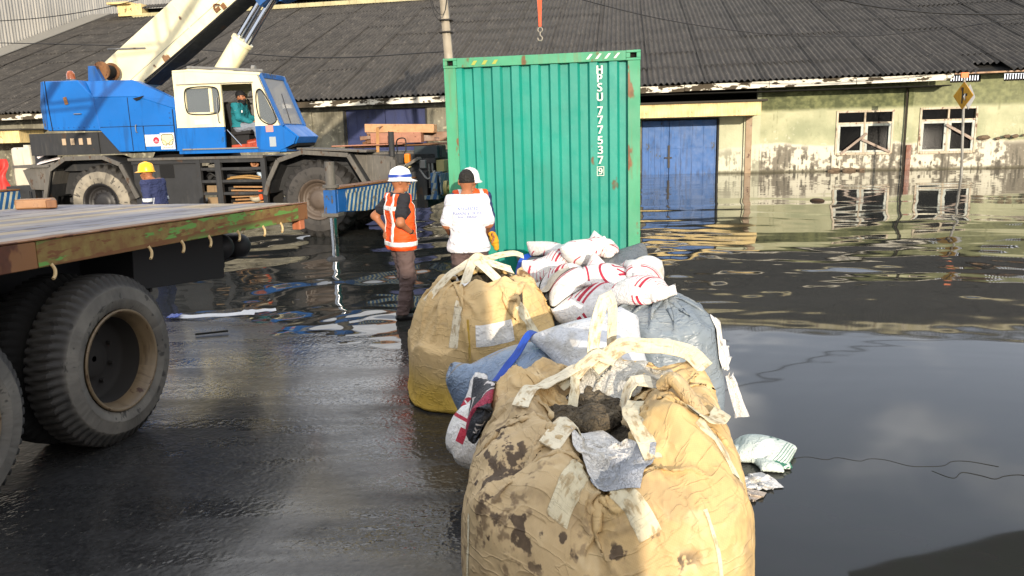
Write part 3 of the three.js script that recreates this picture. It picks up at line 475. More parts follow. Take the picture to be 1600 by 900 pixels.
// ---------- flatbed trailer ----------
const TY = 12 * R2;
{
  const t = thing('flatbed_trailer', 'rusty flatbed truck trailer with green painted side rail and worn deck', 'trailer', [-2.734, 0, -4.991], Math.PI / 2 - TY);
  const top = (x) => 1.49 - 0.0265 * x, rz = -0.0265;
  const mRail = (() => { const n = tileNoise(121), n2 = tileNoise(171), sh = sharedMaps(); return std({ roughness: 0.8, bumpMap: sh.bm, bumpScale: 0.004, map: dtex(1024, 128, (u, v) => {
    const st = n2(u, v, 70, 3, 4), t = n(u, v, 12, 3, 5); let c = mix3(rgb(126, 108, 58), rgb(112, 80, 44), clamp(0.5 + 0.9 * st)); c = mix3(c, rgb(92, 146, 66), sstep(0.0, 0.22, t + 0.25 * st - 0.02) * 0.9);
    return mix3(c, rgb(104, 62, 34), Math.max(sstep(0.62, 0.95, ((v + 0.02) % 1)) * 0.7, sstep(0.3, 0.5, n(u + 0.3, v, 30, 6, 4)) * 0.8)); }, true, [3.4, 0.17]) }); })(); mRail.map.offset.set(0, 0.06);
  const mRust = paint(122, rgb(124, 84, 50), { rust: rgb(92, 46, 26), rustAmt: 0.35, grimeAmt: 0.4, rough: 0.85 });
  const tl = (g, x = 0) => g.rotateZ(rz).translate(0, 1.49, 0);
  for (const [x0, x1, m] of [[-7, -2.1, mRail], [-2.1, -0.45, mRust], [-0.45, 2.86, mRail], [2.86, 3.06, mRust]]) part('side_rail', tl(bx(x1 - x0 - 0.004, 0.16, 0.05, (x0 + x1) / 2, -0.085, -0.025)), m, t, m === mRust ? 'rust brown length of side rail' : 'green painted length of side rail');
  part('edge_lip', tl(bx(10.05, 0.012, 0.1, -1.97, 0.004, -0.045)), mRust, t);
  part('rail', tl(bx(10, 0.16, 0.05, -2, -0.085, -2.97)), mRail, t); part('end_rail', tl(bx(0.06, 0.2, 2.9, 3.03, -0.1, -1.5)), mRust, t);
  // deck planks, each its own
  const r = rng(9); const mPl = [rgb(142, 134, 128), rgb(122, 118, 120), rgb(158, 140, 112), rgb(112, 110, 118)].map((c, i) => paint(123 + i, c, { rust: rgb(96, 74, 52), rustAmt: 0.14, grime: rgb(74, 70, 68), grimeAmt: 0.5, size: [3.2, 0.5], streak: 0.4, rough: 0.55 }));
  for (let i = 0; i < 14; i++) { let x = -7; const z = -0.1 - (i + 0.5) * 0.202; while (x < 3.0) { const L = Math.min(2.2 + 1.8 * r(), 3.0 - x); if (L < 0.3) break; part('deck_plank', tl(bx(L - 0.006, 0.05, 0.197, x + L / 2, -0.024 + 0.006 * r(), z, 0, 0, 0, 0.004)), mPl[Math.floor(r() * 4) % 4], t); x += L; } }
  const mBlk = std({ color: 0x15151a, roughness: 0.8 });
  for (const z of [-0.95, -2.0]) part('chassis_beam', tl([bx(9.6, 0.05, 0.16, -2, -0.09, z), bx(9.6, 0.36, 0.02, -2, -0.29, z), bx(9.6, 0.04, 0.16, -2, -0.48, z)].map((g) => g) instanceof Array ? mergeGeometries([bx(9.6, 0.05, 0.16, -2, -0.09, z), bx(9.6, 0.36, 0.02, -2, -0.29, z), bx(9.6, 0.04, 0.16, -2, -0.48, z)]) : 0), mBlk, t);
  for (let x = -6.5; x < 3; x += 0.75) part('cross_member', tl(bx(0.07, 0.11, 2.86, x, -0.12, -1.5)), mBlk, t);
  part('mudguard', [bx(1.25, 0.42, 1.1, 1.55, 1.06, -1.0, 0, 0, -0.1), bx(0.03, 0.34, 0.9, 1.17, 1.02, -0.95)], std({ color: 0x1c1c1f, roughness: 0.75 }), t);
  part('tool_box', [bx(0.36, 0.3, 0.7, 2.28, 0.98, -0.98)], std({ color: 0x202022, roughness: 0.7 }), t);
  for (const x of [2.7, 3.02]) part('air_tank', [place(new THREE.CapsuleGeometry(0.13, 0.34, 6, 18), x, 1.0 - (x - 2.7) * 0.1, -0.98, Math.PI / 2, 0, 0)], std({ color: 0x26262a, roughness: 0.6 }), t);
  part('tank_bracket', [bx(0.9, 0.03, 0.3, 2.75, 0.84, -0.98)], mBlk, t);
  const mRope = paint(128, rgb(206, 178, 130), { rustAmt: 0.03, size: [0.2, 0.2] });
  for (const x of [-0.36, 0.54, 0.92, 1.28, 1.71, 2.14, 2.47]) part('rope_hook', [tube([[x, top(x) - 0.15, 0.0], [x + 0.012, top(x) - 0.19, 0.012], [x - 0.004, top(x) - 0.225, 0.02], [x - 0.022, top(x) - 0.24, 0.022]], 0.011, 10, 7)], mRope, t);
  part('marker_lamp', [bx(0.1, 0.11, 0.09, 2.95, 1.205, -0.06)], paint(129, rgb(196, 120, 84), { rustAmt: 0.1 }), t);
  // wheels: two axles in view, twin tyres
  const mT = dustyRubber(131, rgb(108, 104, 97), 0.85), mShadeTyre = std({ color: 0x161616, roughness: 0.95 }), mRim = paint(134, rgb(110, 94, 72), { rust: rgb(84, 50, 30), rustAmt: 0.1, grimeAmt: 0.5, size: [0.6, 0.6] });
  const mIn = std({ color: 0x1f1c1a, roughness: 0.85 });
  const tg = tyreGeo(0.59, 0.345, 0.27, 60, 0.026); tg.userData.uvDone = true;
  for (const x of [0.12, -1.24, -2.6]) for (const [z, far] of [[0.0, 0], [-0.34, 0], [-2.98 + 0.27, 1], [-2.98 + 0.61, 1]]) {
    if (x < -2.3 && !far && z < -0.3) continue;
    const w = new THREE.Group(); w.name = 'wheel'; w.position.set(x, 0.595, z); w.rotation.z = x * 3.1 + z; t.add(w);
    part('tyre', tg.clone(), z > -0.1 ? mT : mShadeTyre, w).geometry.userData.ready = true;  // inner and far tyres darker: shade under the deck put into the rubber
    const rm = part('rim', [lathe([[0.345, 0.012], [0.355, 0.02], [0.346, 0.03], [0.33, 0.024], [0.322, -0.002], [0.31, -0.02], [0.3, -0.05], [0.296, -0.08]], 48).rotateX(Math.PI / 2)], mRim, w);
    part('rim_barrel', [lathe([[0.296, -0.08], [0.286, -0.2], [0.26, -0.245], [0.14, -0.25], [0.12, -0.21], [0.02, -0.21]], 48).rotateX(Math.PI / 2)], mIn, w);
    if (z > -0.1) for (let k = 0; k < 8; k++) part('wheel_nut', [cyl(0.016, 0.016, 0.03, 0.19 * Math.cos(k * 0.785), 0.19 * Math.sin(k * 0.785), -0.225, Math.PI / 2, 0, 0, 6)], mIn, w);
  }
  for (const x of [0, -1.36, -2.72]) part('axle', [bar([x, 0.575, -0.5], [x, 0.575, -2.5], 0.08, 12), bx(1.1, 0.06, 0.09, x, 0.72, -0.95), bx(1.1, 0.06, 0.09, x, 0.72, -2.0), bx(0.1, 0.3, 0.1, x, 0.88, -0.95), bx(0.1, 0.3, 0.1, x, 0.88, -2)], mBlk, t);
  // off-cut of timber left on the deck
  const b = thing('timber_offcut', 'short brown timber off-cut lying on the far corner of the trailer deck', 'timber', [0, 0, 0], 0); const p = t.localToWorld(V(2.35, top(2.35) + 0.002, -2.62)); t.updateMatrixWorld(true); b.position.copy(V(2.35, top(2.35) + 0.004, -2.62).applyMatrix4(t.matrixWorld)); b.rotation.y = 0.25;
  part('block', [bx(0.34, 0.1, 0.16, 0, 0.055, 0, 0, 0, 0, 0.02)], paint(141, rgb(150, 108, 70), { rustAmt: 0.1, size: [0.6, 0.3] }), b); part('split_end', [bx(0.1, 0.085, 0.12, 0.16, 0.05, 0.06, 0, 0.3, 0, 0.015)], paint(142, rgb(128, 84, 50), { rustAmt: 0.1 }), b);
}

// ---------- unseen vehicle, added to shade the trailer wheels and the left of the bags ----------
{
  const t = thing('added_box_truck', 'grey box truck added behind the viewpoint to cast shade, tall load box and lower cab', 'truck', [0, 0, 3.0]), m = paint(151, rgb(120, 124, 126), { rustAmt: 0.08 }), k = std({ color: 0x18181a, roughness: 0.8 });
  part('load_box', [bxp(-9, -0.4, 0.9, 3.5, 0, 2.5, 0.04)], m, t); part('cab_body', [bxp(-0.35, 1.52, 0.55, 2.95, 0.1, 2.4, 0.12)], paint(152, rgb(150, 150, 146), { rustAmt: 0.05 }), t); part('chassis', [bxp(-8.8, 1.3, 0.55, 0.85, 0.5, 2.0)], k, t);
  for (const x of [-7.5, -6.2, 0.5]) for (const z of [0.35, 2.15]) part('wheel', [cyl(0.5, 0.5, 0.3, x, 0.5, z, Math.PI / 2, 0, 0, 32)], k, t);
  part('windscreen', [bxp(1.5, 1.53, 1.7, 2.6, 0.3, 2.2)], k, t);
}
// ---------- mobile crane ----------
const BC = -15.45;
const crane = thing('mobile_crane', 'blue and cream rough terrain crane with raised boom and striped outriggers', 'crane', Y3(0, 0, BC), -YAW);
{
  const cg = (name) => { const g = new THREE.Group(); g.name = name; crane.add(g); return g; };
  const blue = rgb(4, 98, 178), cream = rgb(232, 222, 184);
  const mBlue = paint(201, blue, { rust: rgb(110, 70, 50), rustAmt: 0.035, grime: rgb(20, 62, 112), grimeAmt: 0.45, tone: 0.04, size: [3, 3], rough: 0.4 });
  const mBlueD = paint(202, rgb(24, 84, 150), { rust: rgb(96, 70, 54), rustAmt: 0.16, grime: rgb(50, 70, 96), grimeAmt: 0.5, size: [1.5, 1.5], rough: 0.5 });
  const mCream = paint(203, cream, { rust: rgb(140, 96, 60), rustAmt: 0.02, grime: rgb(170, 156, 112), grimeAmt: 0.25, size: [3, 3], rough: 0.45 });
  const mBlk = paint(204, rgb(40, 41, 43), { rust: rgb(84, 62, 46), rustAmt: 0.08, grime: rgb(84, 80, 74), grimeAmt: 0.4, size: [2, 2], rough: 0.7 });
  const mDust = paint(205, rgb(86, 83, 78), { rust: rgb(90, 66, 48), rustAmt: 0.08, grime: rgb(120, 114, 104), grimeAmt: 0.5, size: [1.2, 1.2], rough: 0.85 });
  const mVoid = std({ color: 0x0c0c0d, roughness: 0.9 });
  const mChrome = std({ color: 0xc8ccd2, roughness: 0.12, metalness: 1 });
  const mGrey = paint(206, rgb(130, 130, 128), { grimeAmt: 0.4, rustAmt: 0.06, rough: 0.6 });
  const mRustB = paint(207, rgb(128, 88, 52), { rust: rgb(84, 48, 28), rustAmt: 0.35, size: [0.5, 0.5], rough: 0.8 });
  const mHose = std({ color: 0x171717, roughness: 0.6 });
  const mWoodL = paint(208, rgb(178, 138, 96), { rustAmt: 0.06, grimeAmt: 0.4, size: [0.8, 0.4] });
  // carrier frame
  const fr = part('carrier_frame', [bxp(-13.0, -3.9, 0.98, 1.5, -2.0, -0.55), bxp(-10.45, -7.5, 1.62, 1.72, -2.45, -0.02), bxp(-10.45, -7.5, 0.62, 0.7, -2.4, -0.04), bxp(-12.9, -10.6, 1.5, 1.72, -2.2, -0.35), bxp(-7.3, -3.85, 1.5, 1.7, -2.3, -0.5)], mBlk, crane);
  part('deck_edge', [bxp(-10.5, -7.42, 1.7, 1.755, -0.12, 0.02)], mDust, fr);
  part('side_panel', [bxp(-10.45, -8.95, 0.66, 1.69, -0.12, -0.06)], mBlk, crane);
  part('side_panel', [bxp(-9.82, -9.5, 1.32, 1.6, -0.06, -0.045)], mVoid, crane, 'square opening in the black side panel');
  // open storage cage with odds and ends in it
  const cage = cg('storage_cage');
  for (const [x0, x1] of [[-8.95, -8.86], [-8.53, -8.4], [-7.5, -7.4]]) part('cage_post', bxp(x0, x1, 0.66, 1.7, -0.1, 0), mBlk, cage);
  for (const y of [1.46, 1.2, 0.94]) { part('cage_rail', bxp(-8.86, -8.53, y, y + 0.06, -0.09, -0.02), mBlk, cage); part('cage_rail', bxp(-8.4, -7.5, y, y + 0.06, -0.09, -0.02), mBlk, cage); }
  part('cage_back', [bxp(-8.95, -7.4, 0.66, 1.68, -0.8, -0.74), bxp(-8.95, -7.4, 0.66, 0.7, -0.74, -0.1), bxp(-8.86, -7.45, 1.17, 1.2, -0.74, -0.1)], std({ color: 0x1d1b19, roughness: 0.95 }), cage);
  const cl = (n, g, m, label) => single(n, g, m, label, n.replace(/_/g, ' '));
  const inCage = (m) => { m.position.copy(crane.position); m.rotation.y = -YAW; return m; };
  const r = rng(21);
  for (let i = 0; i < 6; i++) inCage(cl('scrap_board', beam([-8.35 + 0.05 * r(), 0.74 + i * 0.07, -0.2 - 0.2 * r()], [-7.52, 0.76 + i * 0.055 + 0.05 * r(), -0.18 - 0.15 * r()], 0.04 + 0.05 * r(), 0.035), mWoodL, ['lowest scrap board in the crane side cage', 'second scrap board from the bottom in the crane side cage', 'third scrap board from the bottom in the crane side cage', 'fourth scrap board from the bottom in the crane side cage', 'fifth scrap board up in the crane side cage', 'topmost of the scrap boards in the lower crane cage'][i]));
  inCage(cl('cardboard_sheet', [bx(0.3, 0.2, 0.02, -8.69, 1.04, -0.16, -0.1), bx(0.3, 0.17, 0.02, -8.69, 0.8, -0.15, -0.1)], paint(209, rgb(140, 116, 84), { rustAmt: 0.08 }), 'brown boards standing in the narrow left bay of the crane cage'));
  inCage(cl('orange_box', [bx(0.07, 0.2, 0.14, -7.57, 0.93, -0.1, 0, 0, 0.08), bx(0.075, 0.04, 0.145, -7.57, 0.9, -0.1, 0, 0, 0.08)], std({ color: 0xd0501c, roughness: 0.6 }), 'small orange box at the right end of the crane cage'));
  inCage(cl('white_pan', [place(new THREE.SphereGeometry(0.16, 20, 8, 0, 6.3, 1.7, 1.2), -7.75, 0.92, -0.2, 0.3, 0, 0.2)], paint(210, rgb(214, 204, 180), { rustAmt: 0.06 }), 'round pale pan lying on boards in the crane cage'));
  inCage(cl('rope_coil', [tube([[-8.35, 1.26, -0.15], [-8.0, 1.3, -0.12], [-7.6, 1.25, -0.14], [-7.55, 1.22, -0.2], [-8.0, 1.26, -0.25], [-8.3, 1.23, -0.2]], 0.022, 40, 6, true), tube([[-8.3, 1.3, -0.2], [-7.9, 1.33, -0.22], [-7.62, 1.3, -0.2]], 0.02, 20, 6)], paint(211, rgb(178, 140, 84), { rustAmt: 0.02 }), 'tan rope laid along the middle shelf of the crane cage'));
  inCage(cl('plastic_bottle', [place(lathe([[0, 0], [0.05, 0], [0.05, 0.14], [0.018, 0.2], [0.018, 0.22]], 12), -7.62, 1.28, -0.3, 0, 0, 0.6)], std({ color: 0x9fb3c4, roughness: 0.3 }), 'pale blue plastic bottle at the right of the cage shelf'));
  inCage(cl('engine_part', [cyl(0.06, 0.06, 0.1, -8.7, 1.6, -0.25, 0.5), bx(0.14, 0.06, 0.1, -8.72, 1.56, -0.25, 0.3, 0.2), cyl(0.03, 0.03, 0.18, -8.64, 1.57, -0.2, 0, 0, 1)], std({ color: 0x8a867c, roughness: 0.5, metalness: 0.4 }), 'grey metal fitting in the top left bay of the crane cage'));
  inCage(cl('pulley', [place(new THREE.TorusGeometry(0.06, 0.03, 8, 18), -7.72, 1.58, -0.2, 0, 0.4, 0), cyl(0.025, 0.025, 0.06, -7.72, 1.58, -0.2, 1.57)], paint(212, rgb(166, 112, 70), { rustAmt: 0.2 }), 'rusty pulley in the top right bay of the crane cage'));
  part('hose', [tube([[-8.8, 1.33, -0.14], [-8.7, 1.4, -0.1], [-8.58, 1.3, -0.14], [-8.72, 1.26, -0.2]], 0.018, 20, 6), tube([[-8.4, 1.44, -0.3], [-8, 1.4, -0.25], [-7.5, 1.43, -0.3]], 0.03, 20, 8)], mHose, cage);
  // fenders
  const fender = (pts) => {
    const f = cg('fender'); for (let i = 0; i + 1 < pts.length; i++) { const [a, b] = [pts[i], pts[i + 1]]; part('fender_plate', beam([a[0], a[1], -0.32], [b[0], b[1], -0.32], 0.72, 0.04), mBlk, f); part('fender_lip', beam([a[0], a[1] - 0.02, 0.045], [b[0], b[1] - 0.02, 0.045], 0.05, 0.09), mDust, f); }
    part('fender_inner', prism([...pts.map((p) => [p[0], p[1] - 0.02])], -0.75, -0.7, 0), mVoid, f); return f;
  };
  fender([[-12.55, 0.95], [-12.36, 1.56], [-11.95, 1.8], [-11.05, 1.81], [-10.66, 1.65], [-10.34, 0.93]]);
  fender([[-7.42, 0.95], [-7.32, 1.24], [-7.08, 1.66], [-6.55, 1.82], [-5.55, 1.74], [-5.24, 1.2], [-5.12, 0.98]]);
  part('front_deck', [bxp(-6.6, -4.0, 1.7, 1.75, -2.4, -0.6), bx(1.5, 0.04, 0.7, -5.9, 1.83, -0.3, 0, 0, -0.06), prism([[-5.55, 1.74], [-4.7, 1.66], [-4.55, 1.1], [-5.12, 1.0], [-5.24, 1.2]], -0.9, -0.25, 0.01)], mDust, crane);
  part('step_box', [prism([[-13.1, 1.55], [-12.3, 1.72], [-12.32, 1.5], [-12.5, 1.1], [-12.95, 1.12]], -0.7, -0.06, 0.01), bxp(-13.3, -12.4, 1.6, 1.66, -1.2, 0)], mDust, crane);
  const ld = cg('ladder'); for (const x of [-12.95, -12.6]) part('ladder_rail', beam([x, 1.1, 0.02], [x - (x + 12.8) * 0.2, 0.35, 0.08], 0.03, 0.03), mBlk, ld); for (const y of [0.9, 0.62, 0.4]) part('rung', beam([-12.95, y, 0.05], [-12.6, y, 0.05], 0.04, 0.03), mBlk, ld);
  // wheels
  const tg = tyreGeo(0.82, 0.4, 0.5, 26, 0.06, 8);
  const mTf = dustyRubber(221, rgb(84, 80, 76), 0.55), mTr = dustyRubber(224, rgb(150, 142, 126), 0.85);
  const mRimF = paint(227, rgb(92, 80, 70), { rust: rgb(80, 56, 42), rustAmt: 0.15, grimeAmt: 0.4 }), mRimR = paint(228, rgb(40, 38, 38), { rustAmt: 0.06, grimeAmt: 0.3 });
  for (const [x, mt, mr] of [[-11.26, mTr, mRimR], [-6.3, mTf, mRimF]]) for (const z of [-0.03, -1.97]) {
    const w = cg('wheel'); w.position.set(x, 0.81, z); w.rotation.z = x + z;
    part('tyre', tg.clone(), mt, w).geometry.userData.ready = true;
    part('rim', [lathe([[0.41, 0.02], [0.43, 0.035], [0.415, 0.04], [0.37, 0.02], [0.36, -0.04], [0.33, -0.07], [0.31, -0.05], [0.3, -0.1], [0.22, -0.11], [0.2, -0.04], [0.12, -0.02], [0.0, -0.015]], 48).rotateX(Math.PI / 2)], mr, w);
    if (z > -1) for (let k = 0; k < 12; k++) part('wheel_nut', [cyl(0.018, 0.018, 0.03, 0.26 * Math.cos(k * 0.5236), 0.26 * Math.sin(k * 0.5236), -0.095, Math.PI / 2, 0, 0, 6)], mr, w);
  }
  part('axle', [bar([-11.26, 0.81, -0.4], [-11.26, 0.81, -2.1], 0.14, 12), bar([-6.3, 0.81, -0.4], [-6.3, 0.81, -2.1], 0.14, 12)], mBlk, crane);
  // turntable and rear engine deck
  part('turntable', [cyl(0.85, 0.95, 0.22, -9.6, 1.83, -1.25, 0, 0, 0, 40)], mVoid, crane);
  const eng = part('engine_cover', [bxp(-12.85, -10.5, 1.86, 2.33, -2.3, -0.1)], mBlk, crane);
  for (let i = 0; i < 4; i++) part('lit_slot_plate', [bx(0.09, 0.14, 0.02, -12.02 + i * 0.2, 2.14, -0.095)], std({ color: 0xb09a80, roughness: 0.8 }), eng);  // pale plates painted for light showing through slots
  part('panel_seam', [bxp(-11.2, -11.18, 1.88, 2.32, -0.1, -0.09)], mVoid, eng);
  // superstructure
  const body = part('counterweight_body', [prism([[-12.27, 3.42], [-11.45, 3.42], [-11.12, 3.06], [-11.06, 2.36], [-12.3, 2.38]], -2.4, 0, 0.02), prism([[-11.12, 3.06], [-10.12, 3.04], [-9.28, 2.76], [-9.34, 1.89], [-10.67, 1.9], [-11.06, 2.36]], -0.75, 0, 0.012), prism([[-11.12, 3.06], [-10.12, 3.04], [-9.28, 2.76], [-9.34, 1.89], [-10.67, 1.9], [-11.06, 2.36]], -2.4, -1.95, 0.012), prism([[-11.4, 3.4], [-10.32, 3.39], [-9.42, 2.96], [-9.28, 2.78], [-10.12, 3.045], [-11.1, 3.065]], -0.5, -0.22, 0.01)], mBlue, crane);
  const wedge = (pts) => { const g = new THREE.BufferGeometry(); const p = []; for (let i = 0; i + 1 < pts.length; i++) { const [a, b, c, d] = [pts[i][0], pts[i + 1][0], pts[i + 1][1], pts[i][1]]; p.push(...a, ...b, ...c, ...a, ...c, ...d); } g.setAttribute('position', new THREE.Float32BufferAttribute(p, 3)); g.computeVertexNormals(); return g; };
  part('sloped_shoulder', [wedge([[[-11.12, 3.062, 0], [-11.42, 3.41, -0.235]], [[-10.12, 3.042, 0], [-10.32, 3.4, -0.235]], [[-9.27, 2.765, 0], [-9.4, 2.97, -0.235]]])], mBlue, body);
  part('rear_plate', [prism([[-12.33, 3.41], [-12.28, 3.42], [-12.315, 2.4], [-12.4, 2.42], [-12.42, 2.9]], -2.38, -0.02, 0.01)], mBlueD, body);
  part('body_seam', [prism([[-12.22, 3.42], [-12.2, 3.42], [-12.2, 3.0], [-12.17, 2.38], [-12.19, 2.38], [-12.22, 3.0]], 0, 0.004, 0), bxp(-9.36, -9.335, 1.9, 2.76, -0.3, 0.004)], mVoid, body);
  part('lifting_eye', [bx(0.08, 0.16, 0.02, -11.77, 3.0, 0.01, 0, 0, 0.2)], mRustB, body); part('latch', [prism([[-10.2, 3.0], [-9.95, 3.05], [-10.05, 2.97], [-10.13, 2.95]], 0, 0.03, 0)], mVoid, body);
  // flat stickers
  const sticker = (w, h, x, y, draw, name) => part(name, (() => { const g = new THREE.PlaneGeometry(w, h).translate(x, y, 0.006); g.userData.uvDone = true; return g; })(), std({ map: ctex(256, Math.round(256 * h / w), draw), roughness: 0.5 }), body);
  sticker(0.34, 0.24, -9.87, 2.12, (c, w, h) => { c.fillStyle = '#e8e6e0'; c.fillRect(0, 0, w, h); c.strokeStyle = '#777'; c.lineWidth = 7; c.beginPath(); c.arc(68, h / 2, 42, 0.4, 2.6); c.stroke(); c.beginPath(); c.arc(68, h / 2, 42, 3.4, 5.8); c.stroke(); c.beginPath(); c.arc(68, h / 2, 22, 0, 2); c.stroke(); c.fillStyle = '#c8203c'; c.beginPath(); c.arc(190, h / 2, 54, 0, 7); c.fill(); c.fillStyle = '#f0dcdc'; c.font = 'bold 30px sans-serif'; c.textAlign = 'center'; c.fillText('K3', 190, h / 2 + 11); c.fillRect(146, h / 2 + 20, 88, 5); }, 'round_sticker');
  sticker(0.32, 0.34, -9.53, 2.1, (c, w, h) => { c.fillStyle = '#eceadf'; c.fillRect(0, 0, w, h); c.fillStyle = '#eadfa6'; c.strokeStyle = '#151515'; c.lineWidth = 13; c.beginPath(); c.moveTo(60, 24); c.lineTo(196, 24); c.quadraticCurveTo(240, 24, 238, 80); c.quadraticCurveTo(236, 170, 200, 198); c.lineTo(150, 206); c.quadraticCurveTo(128, 150, 106, 206); c.lineTo(56, 198); c.quadraticCurveTo(20, 170, 18, 80); c.quadraticCurveTo(16, 24, 60, 24); c.fill(); c.stroke(); c.lineWidth = 10; c.beginPath(); c.moveTo(24, 110); c.quadraticCurveTo(100, 130, 108, 200); c.moveTo(232, 110); c.quadraticCurveTo(156, 130, 148, 200); c.stroke(); c.fillStyle = '#111'; c.font = 'bold 40px sans-serif'; c.textAlign = 'center'; c.fillText('JASPINDO', 128, 256); }, 'logo_sticker');
  // winch, sheaves, beacon
  part('beacon', [place(lathe([[0, 0.2], [0.05, 0.19], [0.085, 0.13], [0.09, 0.02], [0.09, 0]], 20), -11.88, 3.46, -0.4)], new THREE.MeshPhysicalMaterial({ color: 0xc05a08, roughness: 0.15, clearcoat: 1 }), crane);
  part('beacon_base', [cyl(0.1, 0.1, 0.06, -11.88, 3.45, -0.4)], mGrey, crane);
  part('winch_bracket', [prism([[-11.62, 3.42], [-11.58, 3.76], [-11.42, 3.76], [-11.25, 3.42]], -0.7, -0.58, 0.01)], mBlueD, crane);
  const drum = (x, y, z, R) => { const d = cg('winch_drum'); for (const o of [0, -0.34]) part('drum_flange', [cyl(R, R, 0.03, x, y, z + o, Math.PI / 2, 0, 0, 32)], mRustB, d); part('wire_rope', [cyl(R * 0.72, R * 0.72, 0.31, x, y, z - 0.17, Math.PI / 2, 0, 0, 28)], mVoid, d); };
  drum(-11.36, 3.66, -0.72, 0.2); drum(-11.2, 3.74, -1.98, 0.17);
  // boom: box section along an incline
  const BA = 34.6 * R2, boom = cg('boom'); boom.position.set(-11.45, 3.52, 0); boom.rotation.z = BA;
  const bb = part('boom_base_section', [prism([[-0.32, 0.2], [-0.2, 0.3], [0.0, 0.41], [11.0, 0.41], [11.0, -0.51], [0.5, -0.51], [0.1, -0.42]], -1.9, -1.22, 0.02)], mCream, boom);
  part('boom_underplate', [bxp(0.55, 11, -0.545, -0.505, -1.87, -1.25)], mBlk, bb);
  part('boom_inner_section', [bxp(11.0, 12.6, -0.4, 0.3, -1.84, -1.28)], mCream, boom); part('boom_head', [prism([[12.5, 0.35], [13.0, 0.2], [13.1, -0.45], [12.5, -0.5]], -1.8, -1.32, 0.02)], mBlueD, boom);
  part('boom_rod', [bar([0.35, 0.55, -1.2], [1.1, 0.02, -1.19], 0.018, 6)], mGrey, boom); part('hose_clip', [bx(0.13, 0.08, 0.04, 3.0, -0.4, -1.2), bx(0.1, 0.12, 0.04, 3.16, -0.43, -1.2), tube([[2.95, -0.36, -1.18], [3.02, -0.3, -1.15], [3.12, -0.36, -1.17]], 0.02, 10, 6)], mRustB, boom);
  part('boom_hose', [tube([[0.6, -0.5, -1.2], [2.5, -0.53, -1.19], [5, -0.52, -1.2], [10.5, -0.53, -1.2]], 0.018, 40, 6)], mHose, boom);
  // derricking cylinder with two rods
  const cy = cg('lift_cylinder'); const C0 = [-9.55, 2.7], C1 = [-8.32, 4.26], C2 = [-7.62, 5.16];
  part('cylinder_barrel', [bar([C0[0], C0[1], -1.4], [C1[0], C1[1], -1.4], 0.22, 28), bar([C1[0] - 0.05, C1[1] - 0.06, -1.4], [C1[0], C1[1], -1.4], 0.245, 28)], mCream, cy);
  for (const s of [-0.12, 0.12]) part('piston_rod', [bar([C1[0] + s * 0.8, C1[1] - s * 0.62, -1.4 + s * 0.3], [C2[0] + s * 0.8, C2[1] - s * 0.62, -1.4 + s * 0.3], 0.085, 20)], mChrome, cy);
  part('rod_clevis', [bx(0.55, 0.26, 0.5, C2[0] + 0.02, C2[1] + 0.02, -1.4, 0, 0, 0.6), bx(0.34, 0.5, 0.42, C2[0] + 0.16, C2[1] + 0.3, -1.4, 0, 0, -0.2), bx(0.3, 0.2, 0.4, C2[0] + 0.42, C2[1] - 0.02, -1.4, 0, 0, 0.3)], mBlueD, cy); part('clevis_pin', [cyl(0.06, 0.06, 0.6, C2[0], C2[1], -1.4, Math.PI / 2)], mRustB, cy);
  // hoist rope and hook block far above the container
  part('hoist_rope', [bar([-0.72, 10.9, -1.5], [-1.0, 8.6, -0.6], 0.014, 6), bar([-0.6, 10.9, -1.5], [-0.9, 8.6, -0.6], 0.014, 6)], mHose, crane);
  part('hook_block', [bx(0.3, 0.5, 0.2, -1.2, 8.4, -0.3), tube([[-1.4, 8.2, -0.15], [-1.5, 8.0, -0.05], [-1.42, 7.9, -0.05], [-1.35, 8.0, -0.05]], 0.04, 16, 8)], mRustB, crane);
  // seams, bolts, handles, hoses, grab rails
  for (const q of [[-10.35, -10.335, 1.92, 3.03], [-11.05, -9.36, 2.42, 2.432], [-10.06, -10.045, 1.92, 2.42]]) part('panel_seam', [bxp(q[0], q[1], q[2], q[3], -0.01, 0.003, 0)], mVoid, body);
  for (let i = 0; i < 9; i++) part('bolt', [cyl(0.014, 0.014, 0.012, -12.15 + i * 0.12, 2.44, 0.004, Math.PI / 2, 0, 0, 6)], mBlueD, body);
  for (let i = 0; i < 8; i++) part('bolt', [cyl(0.014, 0.014, 0.012, -9.42, 1.98 + i * 0.1, 0.004, Math.PI / 2, 0, 0, 6)], mBlueD, body);
  part('handle', [tube([[-10.2, 2.3, 0.0], [-10.2, 2.3, 0.04], [-10.2, 2.45, 0.04], [-10.2, 2.45, 0.0]], 0.01, 12, 6)], mGrey, body); part('handle', [tube([[-11.6, 2.72, 0.0], [-11.6, 2.72, 0.04], [-11.45, 2.72, 0.04], [-11.45, 2.72, 0.0]], 0.01, 12, 6)], mGrey, body);
  part('boom_hose', [tube([[-9.8, 2.9, -0.9], [-9.7, 3.3, -1.0], [-9.9, 3.6, -1.15], [-9.3, 3.85, -1.18]], 0.025, 24, 6)], mHose, crane); part('boom_hose', [tube([[-9.7, 2.85, -0.85], [-9.5, 3.2, -0.95], [-9.75, 3.5, -1.12], [-9.1, 3.9, -1.17]], 0.02, 24, 6)], mHose, crane);
  for (const x of [2.2, 4.4, 6.6, 8.8]) part('boom_stiffener', [bxp(x, x + 0.05, -0.5, 0.4, -1.22, -1.208)], mCream, bb);
  part('boom_seam', [bxp(0.1, 10.9, -0.28, -0.27, -1.222, -1.214, 0)], mGrey, bb);
  // cab
  const cab = cg('cab'); const T = 0.05, ZW = -1.18;
